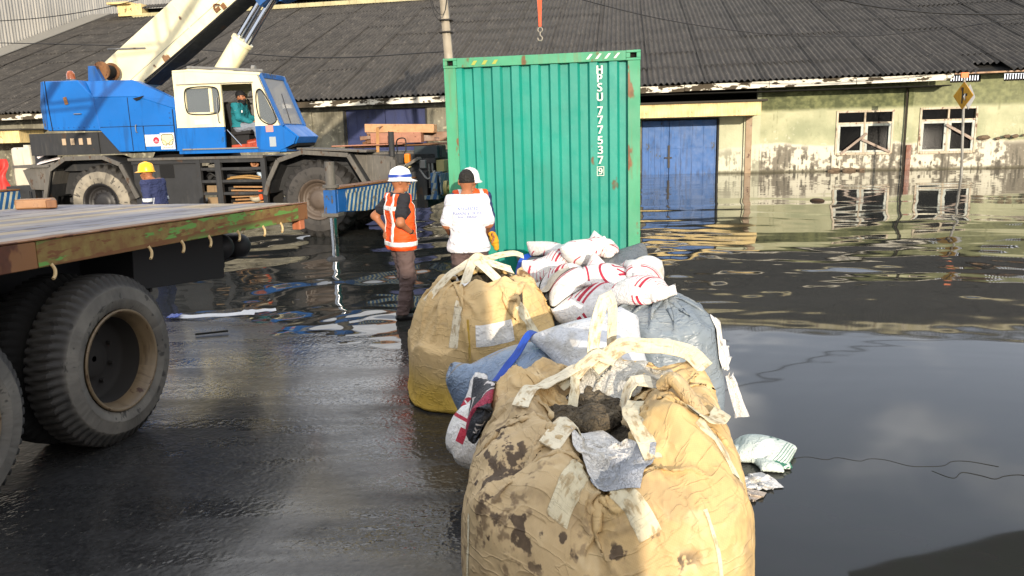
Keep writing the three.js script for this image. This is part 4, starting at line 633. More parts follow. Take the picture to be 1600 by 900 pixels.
  const shp = (pts, holes = []) => { const s = new THREE.Shape(pts.map((p) => new THREE.Vector2(...p))); for (const h of holes) s.holes.push(new THREE.Path(h.map((p) => new THREE.Vector2(...p)))); return new THREE.ExtrudeGeometry(s, { depth: T, bevelEnabled: false }); };
  const rr = (x0, x1, y0, y1, q = 0.05) => [[x0 + q, y0], [x1 - q, y0], [x1, y0 + q], [x1, y1 - q], [x1 - q, y1], [x0 + q, y1], [x0, y1 - q], [x0, y0 + q]];
  const WN = rr(-9.02, -8.29, 2.65, 3.16), QW = [[-7.44, 3.05], [-7.38, 3.1], [-7.33, 3.08], [-7.06, 2.5], [-7.07, 2.44], [-7.17, 2.38], [-7.22, 2.38], [-7.42, 2.52]];
  const sideUp = (z, open) => { const l = open ? [[-9.28, 2.36], [-8.22, 2.36], [-8.22, 3.22], [-7.53, 3.22], [-7.53, 2.36], [-6.97, 2.36], [-7.37, 3.4], [-8.9, 3.52], [-9.26, 3.5]] : [[-9.28, 2.36], [-6.97, 2.36], [-7.37, 3.4], [-8.9, 3.52], [-9.26, 3.5]]; return place(shp(l, open ? [WN, QW] : [WN, rr(-8.2, -7.55, 2.5, 3.15), QW]), 0, 0, z); };
  part('side_wall', [sideUp(-T, true)], mCream, cab); part('far_side_wall', [sideUp(ZW, false)], mCream, cab);
  const lowPts = [[-9.33, 1.89], [-8.23, 1.89], [-8.22, 2.36], [-9.28, 2.36]];
  part('lower_panel', [place(shp(lowPts), 0, 0, -T + 0.012), place(shp([[-7.53, 1.88], [-7.05, 1.84], [-6.72, 1.98], [-6.66, 2.12], [-6.97, 2.36], [-7.53, 2.36]]), 0, 0, -T + 0.012), place(shp([[-9.33, 1.89], [-7.05, 1.84], [-6.72, 1.98], [-6.66, 2.12], [-6.97, 2.36], [-9.28, 2.36]]), 0, 0, ZW)], mBlue, cab);
  part('cab_floor', [bxp(-9.3, -6.9, 1.82, 1.89, ZW, -0.01)], mBlue, cab);
  part('rear_wall', [bxp(-9.3, -9.25, 1.89, 3.5, ZW + T, -T)], mCream, cab);
  part('cab_roof', [bx(1.6, 0.05, 1.2, -8.13, 3.47, ZW / 2, 0, 0, -0.078), bx(0.36, 0.04, 1.2, -9.08, 3.52, ZW / 2, 0, 0, 0.03)], mCream, cab);
  part('roof_rail', [bx(1.66, 0.05, 0.04, -8.1, 3.53, -0.02, 0, 0, -0.075), bx(0.06, 0.05, 1.1, -8.9, 3.57, -0.6), bx(0.06, 0.05, 1.1, -7.9, 3.51, -0.6)], mGrey, cab);
  // front: blue pillars, glass, nose
  const F0 = [-7.36, 3.4], F1 = [-6.95, 2.34], fl = (t, z) => [lerp(F0[0], F1[0], t), lerp(F0[1], F1[1], t), z];
  part('front_pillar', beam(fl(0, -0.03), fl(1, -0.03), 0.06, 0.1), mBlueD, cab); part('front_pillar', beam(fl(0, ZW + 0.03), fl(1, ZW + 0.03), 0.06, 0.1), mBlueD, cab); part('front_header', [beam(fl(0.02, -0.06), fl(0.02, ZW + 0.06), 0.08, 0.1)], mBlueD, cab); part('front_sill', [beam(fl(0.98, -0.06), fl(0.98, ZW + 0.06), 0.06, 0.06)], mBlueD, cab);
  const glass = new THREE.MeshPhysicalMaterial({ color: 0xa8b0b4, transmission: 0.75, roughness: 0.06, thickness: 0, specularIntensity: 1 });
  const dirty = std({ color: 0x8e8f90, roughness: 0.3, transparent: true, opacity: 0.55 });
  part('windshield', [beam(fl(0.5, -0.09), fl(0.5, ZW + 0.09), 0.98, 0.008, 0).rotateZ(0)].map((g) => { g.dispose(); const q = new THREE.BoxGeometry(0.008, 1.06, 1.0); q.rotateZ(Math.atan2(F1[0] - F0[0], F0[1] - F1[1])); q.translate((F0[0] + F1[0]) / 2, (F0[1] + F1[1]) / 2, ZW / 2); return q; }), dirty, cab);
  part('nose', [prism([[-7.05, 1.85], [-6.7, 1.98], [-6.62, 2.12], [-6.93, 2.37], [-7.3, 2.36]], ZW + 0.06, -0.055, 0.01)], mBlue, cab); part('nose_skirt', [prism([[-7.1, 1.8], [-6.72, 1.93], [-6.68, 1.99], [-7.06, 1.87]], ZW + 0.1, -0.1, 0.004)], mVoid, cab);
  const w1 = part('window', [place(shp(WN), 0, 0, -0.035).scale(1, 1, 1)].map((g) => { g.dispose(); return bxp(-9.01, -8.3, 2.66, 3.15, -0.03, -0.024, 0); }), glass, cab); 
  part('window_frame', [bxp(-8.5, -8.43, 2.66, 3.15, -0.045, 0.004), bxp(-9.02, -8.5, 2.65, 2.67, -0.02, 0.004)], mCream, w1); part('curtain', [bxp(-8.86, -8.58, 2.7, 3.1, -0.12, -0.11)], std({ color: 0xa39c88, roughness: 0.9 }), w1);
  part('quarter_window', [place(shp(QW).scale(1, 1, 0.1), 0, 0, -0.03)], glass, cab);
  part('rear_compartment', [bxp(-9.2, -8.28, 1.9, 2.9, ZW + 0.1, ZW + 0.5)], std({ color: 0x38352f, roughness: 0.9 }), cab);
  part('label', [bx(0.16, 0.14, 0.004, -7.22, 2.3, 0.016)], std({ color: 0xd88a86, roughness: 0.6 }), cab, 'pink label beside the door'); part('label', [bx(0.14, 0.2, 0.004, -7.17, 2.03, 0.016)], std({ color: 0x9aa3a8, roughness: 0.6 }), cab, 'grey label on the lower front corner'); part('label', [bx(0.34, 0.1, 0.004, -8.7, 2.47, 0.004)], std({ color: 0xe6dfc4, roughness: 0.7 }), cab, 'worn pale label below the side window');
  const rub = std({ color: 0x141414, roughness: 0.7 }); const closed = (pts, z, r2) => tube(pts.map((p) => [p[0], p[1], z]), r2, 60, 5, true);
  part('window_rubber', [closed(WN, 0.002, 0.014)], rub, w1); part('quarter_rubber', [closed(QW, 0.002, 0.014)], rub, cab); part('wiper', [beam(fl(0.95, -0.5), fl(0.35, -0.7), 0.015, 0.03)], rub, cab);
  part('grab_rail', [tube([[-8.3, 2.45, 0.0], [-8.3, 2.45, 0.05], [-8.3, 2.95, 0.05], [-8.3, 2.95, 0.0]], 0.011, 20, 6)], mGrey, cab); part('door_track', [bxp(-9.2, -7.5, 3.235, 3.255, 0, 0.02)], mGrey, cab); part('door_track', [bxp(-9.2, -7.5, 1.9, 1.93, 0.012, 0.03)], mGrey, cab);
  part('cab_seam', [bxp(-9.27, -8.22, 2.352, 2.366, 0.0, 0.006, 0)], rub, cab); part('roof_lamp', [cyl(0.06, 0.05, 0.07, -7.55, 3.54, -0.2, 0, 0, Math.PI / 2)], mGrey, cab);
  // inside the cab
  const seat = part('seat', [bx(0.42, 0.1, 0.46, -8.0, 2.24, -0.5, 0, 0, 0.05, 0.03), bx(0.1, 0.6, 0.44, -8.22, 2.55, -0.5, 0, 0, 0.12, 0.03), bx(0.3, 0.28, 0.36, -8.0, 2.05, -0.5)], std({ color: 0x1a1a1c, roughness: 0.8 }), cab);
  part('dashboard', [bx(0.3, 0.42, 1.0, -7.2, 2.2, -0.6), bx(0.5, 0.06, 0.1, -7.42, 2.5, -0.35)], std({ color: 0x222224, roughness: 0.7 }), cab);
  part('inner_lining', [bxp(-8.2, -7.55, 2.95, 3.02, ZW + 0.06, ZW + 0.12), bxp(-8.2, -7.55, 2.42, 2.95, ZW + 0.06, ZW + 0.08)], std({ color: 0x6e6c68, roughness: 0.8 }), cab);
  part('lever', [bar([-8.22, 2.3, -0.1], [-7.9, 1.96, -0.06], 0.014, 8)], mChrome, cab); part('steering_wheel', [place(new THREE.TorusGeometry(0.17, 0.014, 8, 28), -7.5, 2.5, -0.5, 0, 1.1, 0.3)], mHose, cab);
  part('floor_mat', [bx(0.6, 0.1, 0.4, -7.84, 1.95, -0.25, 0, 0, 0.05, 0.03), bx(0.22, 0.12, 0.2, -7.72, 2.02, -0.18, 0.3, 0.4, 0.2, 0.04)], paint(230, rgb(176, 70, 40), { grimeAmt: 0.6, grime: rgb(60, 40, 30), size: [0.5, 0.5] }), cab);
  // outriggers
  const stripes = (c1, c2, tilt) => { const n = tileNoise(233); return std({ roughness: 0.6, map: dtex(256, 128, (u, v) => { const p = ((u * 1.0 + v * tilt) * 8) % 1; let c = (p + 1) % 1 < 0.55 ? c1 : c2; c = c.map((x) => x * (0.9 + 0.15 * n(u, v, 8, 8, 4))); return mix3(c, rgb(110, 90, 66), sstep(0.3, 0.6, n(u + 0.4, v, 16, 16, 4)) * 0.7); }, true, [1.12, 1.12]) }); };
  const mSt = stripes(rgb(30, 92, 150), rgb(196, 196, 176), 0.35), mSt2 = stripes(rgb(34, 88, 140), rgb(150, 158, 150), -0.3);
  const outrigger = (x0, x1, zEnd, hB, rev) => {
    const o = cg('outrigger'); const dx = x1 - x0, L = Math.hypot(zEnd + 0.2, dx), ang = Math.atan2(dx, zEnd + 0.2);
    const bm = new THREE.Group(); bm.name = 'outrigger_beam'; bm.position.set(x0, 0, -0.2); bm.rotation.y = ang; o.add(bm);
    part('beam_box', [place(prism([[0, hB + 0.02], [L, hB], [L, hB - 0.38], [L * 0.75, hB - 0.44], [0, hB - 0.42]], -0.12, 0.12, 0.01), 0, 0, 0, 0, -Math.PI / 2, 0)], mBlueD, bm);
    for (const s of [1, -1]) part('striped_plate', [place(prism([[0, hB + 0.0], [L - 0.25, hB - 0.02], [L - 0.25, hB - 0.38], [L * 0.72, hB - 0.44], [0, hB - 0.42]], 0, 0.012, 0), s * 0.125 + (s < 0 ? -0.012 : 0.012), 0, 0, 0, -Math.PI / 2, 0)], mSt, bm);
    part('beam_cap', [bx(0.3, 0.035, L * 0.98, 0, hB + 0.03, L / 2)], mRustB, bm);
    part('jack_barrel', [cyl(0.085, 0.085, 0.95, x1, 1.2, zEnd, 0, 0, 0, 24), cyl(0.14, 0.14, 0.05, x1, hB + 0.06, zEnd), bx(0.3, 0.06, 0.3, x1, hB - 0.42, zEnd)], mDust, o);
    part('jack_sleeve', [bx(0.21, 0.4, 0.22, x1, hB - 0.2, zEnd)], mBlueD, o);
    part('jack_rod', [cyl(0.06, 0.06, 0.78, x1 + 0.0, 0.4, zEnd, 0, 0, 0, 24)], mChrome, o);
    part('jack_foot', [cyl(0.12, 0.17, 0.05, x1, 0.025, zEnd, 0, 0, 0, 24)], mBlk, o); return o;
  };
  outrigger(-4.3, -4.9, 2.8, 1.2); outrigger(-13.4, -13.75, 2.2, 1.1); outrigger(-4.3, -4.2, -4.6, 1.2); outrigger(-13.2, -13.3, -4.6, 1.1);
  for (const q of [[-4.6, -3.95, 0.6, 1.35], [-13.6, -12.9, 0.55, 1.2]]) part('outrigger_housing', [bxp(...q, -2.3, -0.1)], mBlk, crane);
  // front end
  const fb = part('front_bumper', [bxp(-3.85, -3.72, 0.85, 1.32, -2.7, 0.0), bxp(-4.0, -3.7, 0.78, 0.86, -2.6, 0)], mSt2, crane);
  part('bumper_plate', [bx(0.03, 0.42, 1.1, -3.66, 1.08, -0.6, 0, 0, 0.05), bx(0.03, 0.4, 1.2, -3.66, 1.06, -2.2, 0, 0, 0.05)], mSt2, fb);
  part('tow_roller', [cyl(0.16, 0.16, 0.1, -3.62, 0.98, -0.35, 0, 0, Math.PI / 2, 28), cyl(0.06, 0.06, 0.14, -3.6, 0.98, -0.35, 0, 0, Math.PI / 2)], paint(240, rgb(206, 186, 120), { rustAmt: 0.08 }), crane);
  part('front_lamp', [bx(0.12, 0.2, 0.14, -4.35, 1.62, -0.15, 0, 0, 0, 0.03)], std({ color: 0xd87818, roughness: 0.25 }), crane); part('lamp_lens', [bx(0.12, 0.1, 0.13, -4.35, 1.47, -0.15, 0, 0, 0, 0.03)], std({ color: 0xd8c898, roughness: 0.3 }), crane);
  part('exhaust', [cyl(0.06, 0.06, 0.5, -4.72, 1.92, -0.3)], mBlk, crane); part('mirror_arm', [tube([[-4.6, 1.75, -0.3], [-4.58, 2.0, -0.25], [-4.4, 2.02, -0.2], [-4.38, 1.75, -0.15]], 0.014, 16, 6)], mHose, crane);
  part('front_cabinet', [bxp(-4.3, -3.8, 1.6, 1.86, -1.3, -0.5), bxp(-3.85, -3.75, 1.62, 1.84, -1.1, -0.7)], std({ color: 0x1c2a30, roughness: 0.5 }), crane);
  part('control_box', [bxp(-3.85, -3.68, 1.32, 1.56, -1.0, -0.55), bxp(-3.84, -3.66, 1.15, 1.3, -0.95, -0.75)], paint(241, rgb(168, 158, 106), { rustAmt: 0.1 }), crane);
  for (const g of [bar([-3.9, 1.5, -0.4], [-3.88, 1.1, -0.35], 0.02, 6), bar([-3.95, 1.5, -0.3], [-3.93, 1.0, -0.25], 0.02, 6), bar([-3.75, 1.55, -1.15], [-3.75, 1.1, -1.15], 0.025, 6), tube([[-4.1, 1.4, -0.1], [-3.9, 1.2, 0.0], [-3.8, 1.35, -0.2]], 0.022, 16, 6)]) part('valve_pipe', [g], mGrey, crane); part('valve_block', [bx(0.12, 0.16, 0.1, -4.02, 1.5, -0.1)], mGrey, crane);
  part('guard_posts', [bx(0.1, 0.6, 0.1, -4.62, 1.3, -0.05), bx(0.14, 0.4, 0.5, -4.4, 1.3, -0.1), bx(0.5, 0.06, 0.3, -4.3, 1.5, -0.1, 0, 0, 0.5)], mDust, crane);
  // timber stacked on the front deck: each balk its own thing
  const mT1 = paint(251, rgb(196, 150, 108), { rustAmt: 0.04, grimeAmt: 0.3, size: [1, 0.4] }), mT2 = paint(252, rgb(168, 116, 92), { rustAmt: 0.06, grimeAmt: 0.35, size: [1, 0.4] }), mT3 = paint(253, rgb(122, 84, 54), { rustAmt: 0.15, grimeAmt: 0.4, size: [1, 0.4] });
  const tm = (w, h, d, x, y, z, m, ry, rz, label) => { const q = single('timber_balk', [bx(w, h, d, 0, 0, 0, 0, 0, 0, 0.012)], m, label, 'timber'); q.position.copy(Y3(x, y, BC + z)); q.rotation.set(0, -YAW + ry, rz); return q; };
  tm(1.1, 0.22, 0.3, -4.75, 2.04, -0.85, mT2, 0.04, 0, 'reddish lower balk at the front of the timber stack on the crane deck'); tm(1.55, 0.18, 0.26, -4.72, 2.24, -1.05, mT1, -0.03, -0.03, 'pale balk on top of the timber stack on the crane deck'); tm(0.9, 0.2, 0.3, -4.2, 2.05, -1.3, mT3, 0.3, 0, 'dark balk behind the right end of the timber stack'); tm(1.2, 0.2, 0.28, -4.9, 2.04, -1.25, mT1, 0.0, 0, 'pale balk behind in the timber stack on the crane deck');
  const pl = ['longest flat plank under the timber stack', 'flat plank poking out left of the timber stack', 'thin dark plank under the timber stack right end', 'grey plank between the timber stack and deck'];
  [[2.3, -4.75, 1.88, -0.9, 0.02], [1.6, -5.35, 1.905, -0.7, -0.05], [1.3, -4.1, 1.9, -1.2, 0.06], [1.9, -4.9, 1.86, -1.25, 0.0]].forEach(([w, x, y, z, ry], i) => tm(w, 0.03, 0.24, x, y, z, [mT3, mT2, mT3, mT1][i], ry, 0.01, pl[i]));
  for (let i = 0; i < 7; i++) tm(0.45 + 0.2 * r(), 0.05 + 0.04 * r(), 0.08, -5.4 + 0.14 * i * r() + 0.1, 1.95 + 0.03 * i, -0.85 - 0.12 * r(), mT3, 0.5 - r(), 0.15 - 0.3 * r(), ['lowest', 'second lowest', 'third', 'middle', 'fifth', 'second highest', 'topmost'][i] + ' brown offcut in the heap left of the timber stack');
  const st = single('lashing_strap', [beam([-5.12, 2.26, -0.68], [-5.14, 1.2, -0.56], 0.012, 0.07), beam([-5.12, 2.27, -0.68], [-5.1, 2.33, -1.2], 0.07, 0.012)], paint(254, rgb(170, 124, 70), { rustAmt: 0.05 }), 'brown strap hanging over the timber stack on the crane', 'strap'); st.position.copy(crane.position); st.rotation.y = -YAW;
  // things behind its left end
  const at = (o, a, h, b) => { o.position.copy(Y3(a, h, b)); o.rotation.y = -YAW; return o; };
  at(single('black_drum', [lathe([[0, 0], [0.29, 0], [0.3, 0.02], [0.29, 0.04], [0.29, 0.3], [0.302, 0.32], [0.29, 0.34], [0.29, 0.6], [0.302, 0.62], [0.29, 0.64], [0.29, 0.86], [0.3, 0.88], [0.27, 0.89], [0, 0.88]], 32).scale(0.8, 0.8, 0.8)], std({ color: 0x1d1e20, roughness: 0.35 }), 'black drum standing at the rear of the crane', 'drum'), -12.95, 1.18, -16.1);
  at(single('white_tank', [bx(0.5, 0.9, 0.5, 0, 0.45, 0, 0, 0, 0, 0.06), cyl(0.08, 0.08, 0.06, 0, 0.92, 0)], paint(255, rgb(208, 202, 184), { rustAmt: 0.04 }), 'white plastic tank left of the black drum at the far left', 'tank'), -13.55, 1.15, -16.3);
  at(single('red_cloth', [grid(14, 14, (u, v) => [(u - 0.5) * 0.5 + 0.05 * Math.sin(v * 9), 0.7 - v * 0.75, 0.1 * Math.sin(u * 8 + v * 2) + v * 0.2])], paint(256, rgb(190, 44, 32), { rustAmt: 0.0 }), 'red cloth hanging at the far left edge beside the white tank', 'cloth'), -13.95, 1.1, -15.9);
  at(single('paper_scraps', [bx(0.5, 0.02, 0.2, 0, 0, 0, 0.3, 0.3, 0.25), bx(0.14, 0.05, 0.1, -0.2, 0.1, 0, 0.2, 0.1, 0.5)], std({ color: 0xe0d8d8, roughness: 0.8 }), 'white plastic scrap on the black deck at the rear of the crane', 'plastic scrap'), -12.55, 1.75, -15.7);
}

// ---------- lattice boom of another crane overhead, whose bars shade the blue bodywork ----------
{
  const t = thing('lattice_boom', 'lattice boom of another crane hanging overhead above the top of the view', 'crane boom', Y3(0, 0, -5.45), -YAW), m = paint(261, rgb(170, 120, 40), { rustAmt: 0.2 });
  const A = [[-8.6, 3.9], [-3.0, 10.2]], d = [(A[1][0] - A[0][0]), (A[1][1] - A[0][1])], L = Math.hypot(...d), u = [d[0] / L, d[1] / L], n = [-u[1], u[0]], P = (s, w, z) => [A[0][0] + u[0] * s + n[0] * w, A[0][1] + u[1] * s + n[1] * w, z];
  for (const w of [0, 1.0]) for (const z of [-0.4, 0.4]) part('chord', [bar(P(0.6, w, z), P(L, w, z), 0.045, 8)], m, t);
  for (let s = 0.6, k = 0; s < L - 1; s += 1.0, k++) for (const z of [-0.4, 0.4]) part('lacing', [bar(P(s, k % 2 ? 0 : 1, z), P(s + 1, k % 2 ? 1 : 0, z), 0.03, 6)], m, t);
}
// ---------- cloth: position based dynamics, run once, so that sacks crease and settle as fabric does ----------
const HF = { x0: -1.6, z0: -9.6, s: 0.02, nx: 180, nz: 400 }; HF.h = new Float32Array(HF.nx * HF.nz).fill(0);
const hfAt = (x, z) => {
  const u = (x - HF.x0) / HF.s, v = (z - HF.z0) / HF.s, i = Math.floor(u), j = Math.floor(v);
  if (i < 0 || j < 0 || i >= HF.nx - 1 || j >= HF.nz - 1) return 0;
  const a = u - i, b = v - j, k = j * HF.nx + i; return lerp(lerp(HF.h[k], HF.h[k + 1], a), lerp(HF.h[k + HF.nx], HF.h[k + HF.nx + 1], a), b);
};
function hfAdd(pos, idx) {
  for (let t = 0; t < idx.length; t += 3) {
    const a = idx[t] * 3, b = idx[t + 1] * 3, c = idx[t + 2] * 3;
    for (let p = 0; p <= 2; p++) for (let q = 0; q <= 2 - p; q++) {
      const w0 = p / 2, w1 = q / 2, w2 = 1 - w0 - w1;
      const i = Math.round((pos[a] * w0 + pos[b] * w1 + pos[c] * w2 - HF.x0) / HF.s), j = Math.round((pos[a + 2] * w0 + pos[b + 2] * w1 + pos[c + 2] * w2 - HF.z0) / HF.s);
      if (i >= 0 && j >= 0 && i < HF.nx && j < HF.nz) { const k = j * HF.nx + i, y = pos[a + 1] * w0 + pos[b + 1] * w1 + pos[c + 1] * w2; if (y > HF.h[k]) HF.h[k] = y; }
    }
  }
}
const hfFloor = (x0, x1, z0, z1, y) => { for (let x = x0; x <= x1; x += HF.s) for (let z = z0; z <= z1; z += HF.s) { const k = Math.round((z - HF.z0) / HF.s) * HF.nx + Math.round((x - HF.x0) / HF.s); HF.h[k] = Math.max(HF.h[k], y); } };
class Cloth {
  constructor(n) { this.n = n; this.p = new Float32Array(n * 3); this.q = new Float32Array(n * 3); this.w = new Float32Array(n).fill(1); this.uv = new Float32Array(n * 2); this.c = []; this.idx = []; }
  link(i, j, k = 1, f = 1) { const p = this.r0 ?? this.p; const dx = p[i * 3] - p[j * 3], dy = p[i * 3 + 1] - p[j * 3 + 1], dz = p[i * 3 + 2] - p[j * 3 + 2]; this.c.push(i, j, Math.sqrt(dx * dx + dy * dy + dz * dz) * f, k); }
  linkL(i, j, L, k = 1) { this.c.push(i, j, L, k); }
  run({ steps = 120, iters = 8, g = 9.8, damp = 0.985, V0 = 0, collide = null, each = null, fric = 0.8, thick = 0.006 }) {
    const { p, w, n } = this, q = this.q, m = this.c.length / 4, CI = new Int32Array(m), CJ = new Int32Array(m), CL = new Float32Array(m), CK = new Float32Array(m), dt = 1 / 60;
    for (let e = 0; e < m; e++) { CI[e] = this.c[e * 4] * 3; CJ[e] = this.c[e * 4 + 1] * 3; CL[e] = this.c[e * 4 + 2]; CK[e] = this.c[e * 4 + 3]; }
    q.set(p); const T = this.idx, G = new Float32Array(n * 3);
    for (let s = 0; s < steps; s++) {
      for (let i = 0; i < n; i++) { if (!w[i]) continue; for (let d = 0; d < 3; d++) { const k = i * 3 + d, x = p[k]; p[k] += clamp((x - q[k]) * damp, -0.04, 0.04) + (d === 1 ? -g * dt * dt : 0); q[k] = x; } }
      for (let it = 0; it < iters; it++) {
        for (let e = 0; e < m; e++) {
          const a = CI[e], b = CJ[e]; let dx = p[b] - p[a], dy = p[b + 1] - p[a + 1], dz = p[b + 2] - p[a + 2]; const l = Math.sqrt(dx * dx + dy * dy + dz * dz) + 1e-9;
          const wa = w[a / 3], wb = w[b / 3], ws = wa + wb; if (!ws) continue; const k = CK[e]; if (k < 0 && l > CL[e]) continue;
          const f = (l - CL[e]) / l / ws * Math.abs(k); dx *= f; dy *= f; dz *= f;
          p[a] += dx * wa; p[a + 1] += dy * wa; p[a + 2] += dz * wa; p[b] -= dx * wb; p[b + 1] -= dy * wb; p[b + 2] -= dz * wb;
        }
        if (V0 && it % 2 === 0) {
          G.fill(0); let vol = 0;
          for (let t = 0; t < T.length; t += 3) {
            const a = T[t] * 3, b = T[t + 1] * 3, c = T[t + 2] * 3;
            const x1 = p[a], y1 = p[a + 1], z1 = p[a + 2], x2 = p[b], y2 = p[b + 1], z2 = p[b + 2], x3 = p[c], y3 = p[c + 1], z3 = p[c + 2];
            vol += x1 * (y2 * z3 - z2 * y3) + y1 * (z2 * x3 - x2 * z3) + z1 * (x2 * y3 - y2 * x3);
            const nx = (y2 - y1) * (z3 - z1) - (z2 - z1) * (y3 - y1), ny = (z2 - z1) * (x3 - x1) - (x2 - x1) * (z3 - z1), nz = (x2 - x1) * (y3 - y1) - (y2 - y1) * (x3 - x1);
            G[a] += nx; G[a + 1] += ny; G[a + 2] += nz; G[b] += nx; G[b + 1] += ny; G[b + 2] += nz; G[c] += nx; G[c + 1] += ny; G[c + 2] += nz;
          }
          vol /= 6; let s2 = 0; for (let k = 0; k < n * 3; k++) s2 += G[k] * G[k]; const lam = clamp(6 * (V0 - vol) / (s2 + 1e-9) * 0.5, -0.5 / (Math.sqrt(s2 / n) + 1e-9) * 0.02, 0.5 / (Math.sqrt(s2 / n) + 1e-9) * 0.02);
          for (let i = 0; i < n; i++) if (w[i]) { p[i * 3] += lam * G[i * 3]; p[i * 3 + 1] += lam * G[i * 3 + 1]; p[i * 3 + 2] += lam * G[i * 3 + 2]; }
        }
        if (it >= iters - 3) {
          if (collide) for (let i = 0; i < n; i++) { if (w[i]) collide(p, i * 3, q); }
          else for (let i = 0; i < n; i++) { const k = i * 3, h = hfAt(p[k], p[k + 2]) + thick; if (p[k + 1] < h) { p[k + 1] += Math.min(h - p[k + 1], 0.03); p[k] = lerp(p[k], q[k], fric); p[k + 2] = lerp(p[k + 2], q[k + 2], fric); } }
        }
      }
      if (each) each(this, s);
    }
    return this;
  }
  smooth(times = 1, f = 0.4) {
    const { p, n, idx } = this;
    for (let t = 0; t < times; t++) { const a = new Float32Array(n * 3), c = new Float32Array(n); for (let k = 0; k < idx.length; k += 3) for (let e = 0; e < 3; e++) { const i = idx[k + e], j = idx[k + (e + 1) % 3]; for (let d = 0; d < 3; d++) { a[i * 3 + d] += p[j * 3 + d]; a[j * 3 + d] += p[i * 3 + d]; } c[i]++; c[j]++; } for (let i = 0; i < n; i++) if (c[i]) for (let d = 0; d < 3; d++) p[i * 3 + d] = lerp(p[i * 3 + d], a[i * 3 + d] / c[i], f); }
    return this;
  }
  crease(amp, f = 6, dir = [1, 1, 1]) {                            // fine creases pressed into the settled cloth
    const g = this.geometry().attributes.normal, { p, n } = this;
    for (let i = 0; i < n; i++) {
      const x = p[i * 3] * f * dir[0], y = p[i * 3 + 1] * f * dir[1], z = p[i * 3 + 2] * f * dir[2], w = 0.35 * N3(x * 0.5, y * 0.5, z * 0.5);
      const a = Math.pow(clamp(1 - Math.abs(N3(x + w, y + w, z)) * 2.4), 2.2), b = Math.pow(clamp(1 - Math.abs(N3(x * 2.1 + 7, y * 2.1 + w, z * 2.1)) * 2.6), 2.2), c = Math.pow(clamp(1 - Math.abs(N3(x * 0.55 + 3, y * 0.55, z * 0.55 + 5)) * 2.2), 2);
      const e = (typeof amp === 'function' ? amp(p[i * 3], p[i * 3 + 1], p[i * 3 + 2]) : amp) * (0.6 * a + 0.35 * b - 0.8 * c + 0.3 * N3(x * 0.9, y * 0.9, z * 0.9)); for (let d = 0; d < 3; d++) p[i * 3 + d] += e * g.array[i * 3 + d];
    }
    return this;
  }
  geometry() {
    const g = new THREE.BufferGeometry(); g.setAttribute('position', new THREE.BufferAttribute(this.p.slice(), 3)); g.setAttribute('uv', new THREE.BufferAttribute(this.uv.slice(), 2)); g.setIndex(this.idx.slice()); g.computeVertexNormals();
    if (this.twins) { const n = g.attributes.normal; for (const [a, b] of this.twins) { const v = V(n.getX(a) + n.getX(b), n.getY(a) + n.getY(b), n.getZ(a) + n.getZ(b)).normalize(); n.setXYZ(a, v.x, v.y, v.z); n.setXYZ(b, v.x, v.y, v.z); } }
    g.userData.ready = true; return g;
  }
}
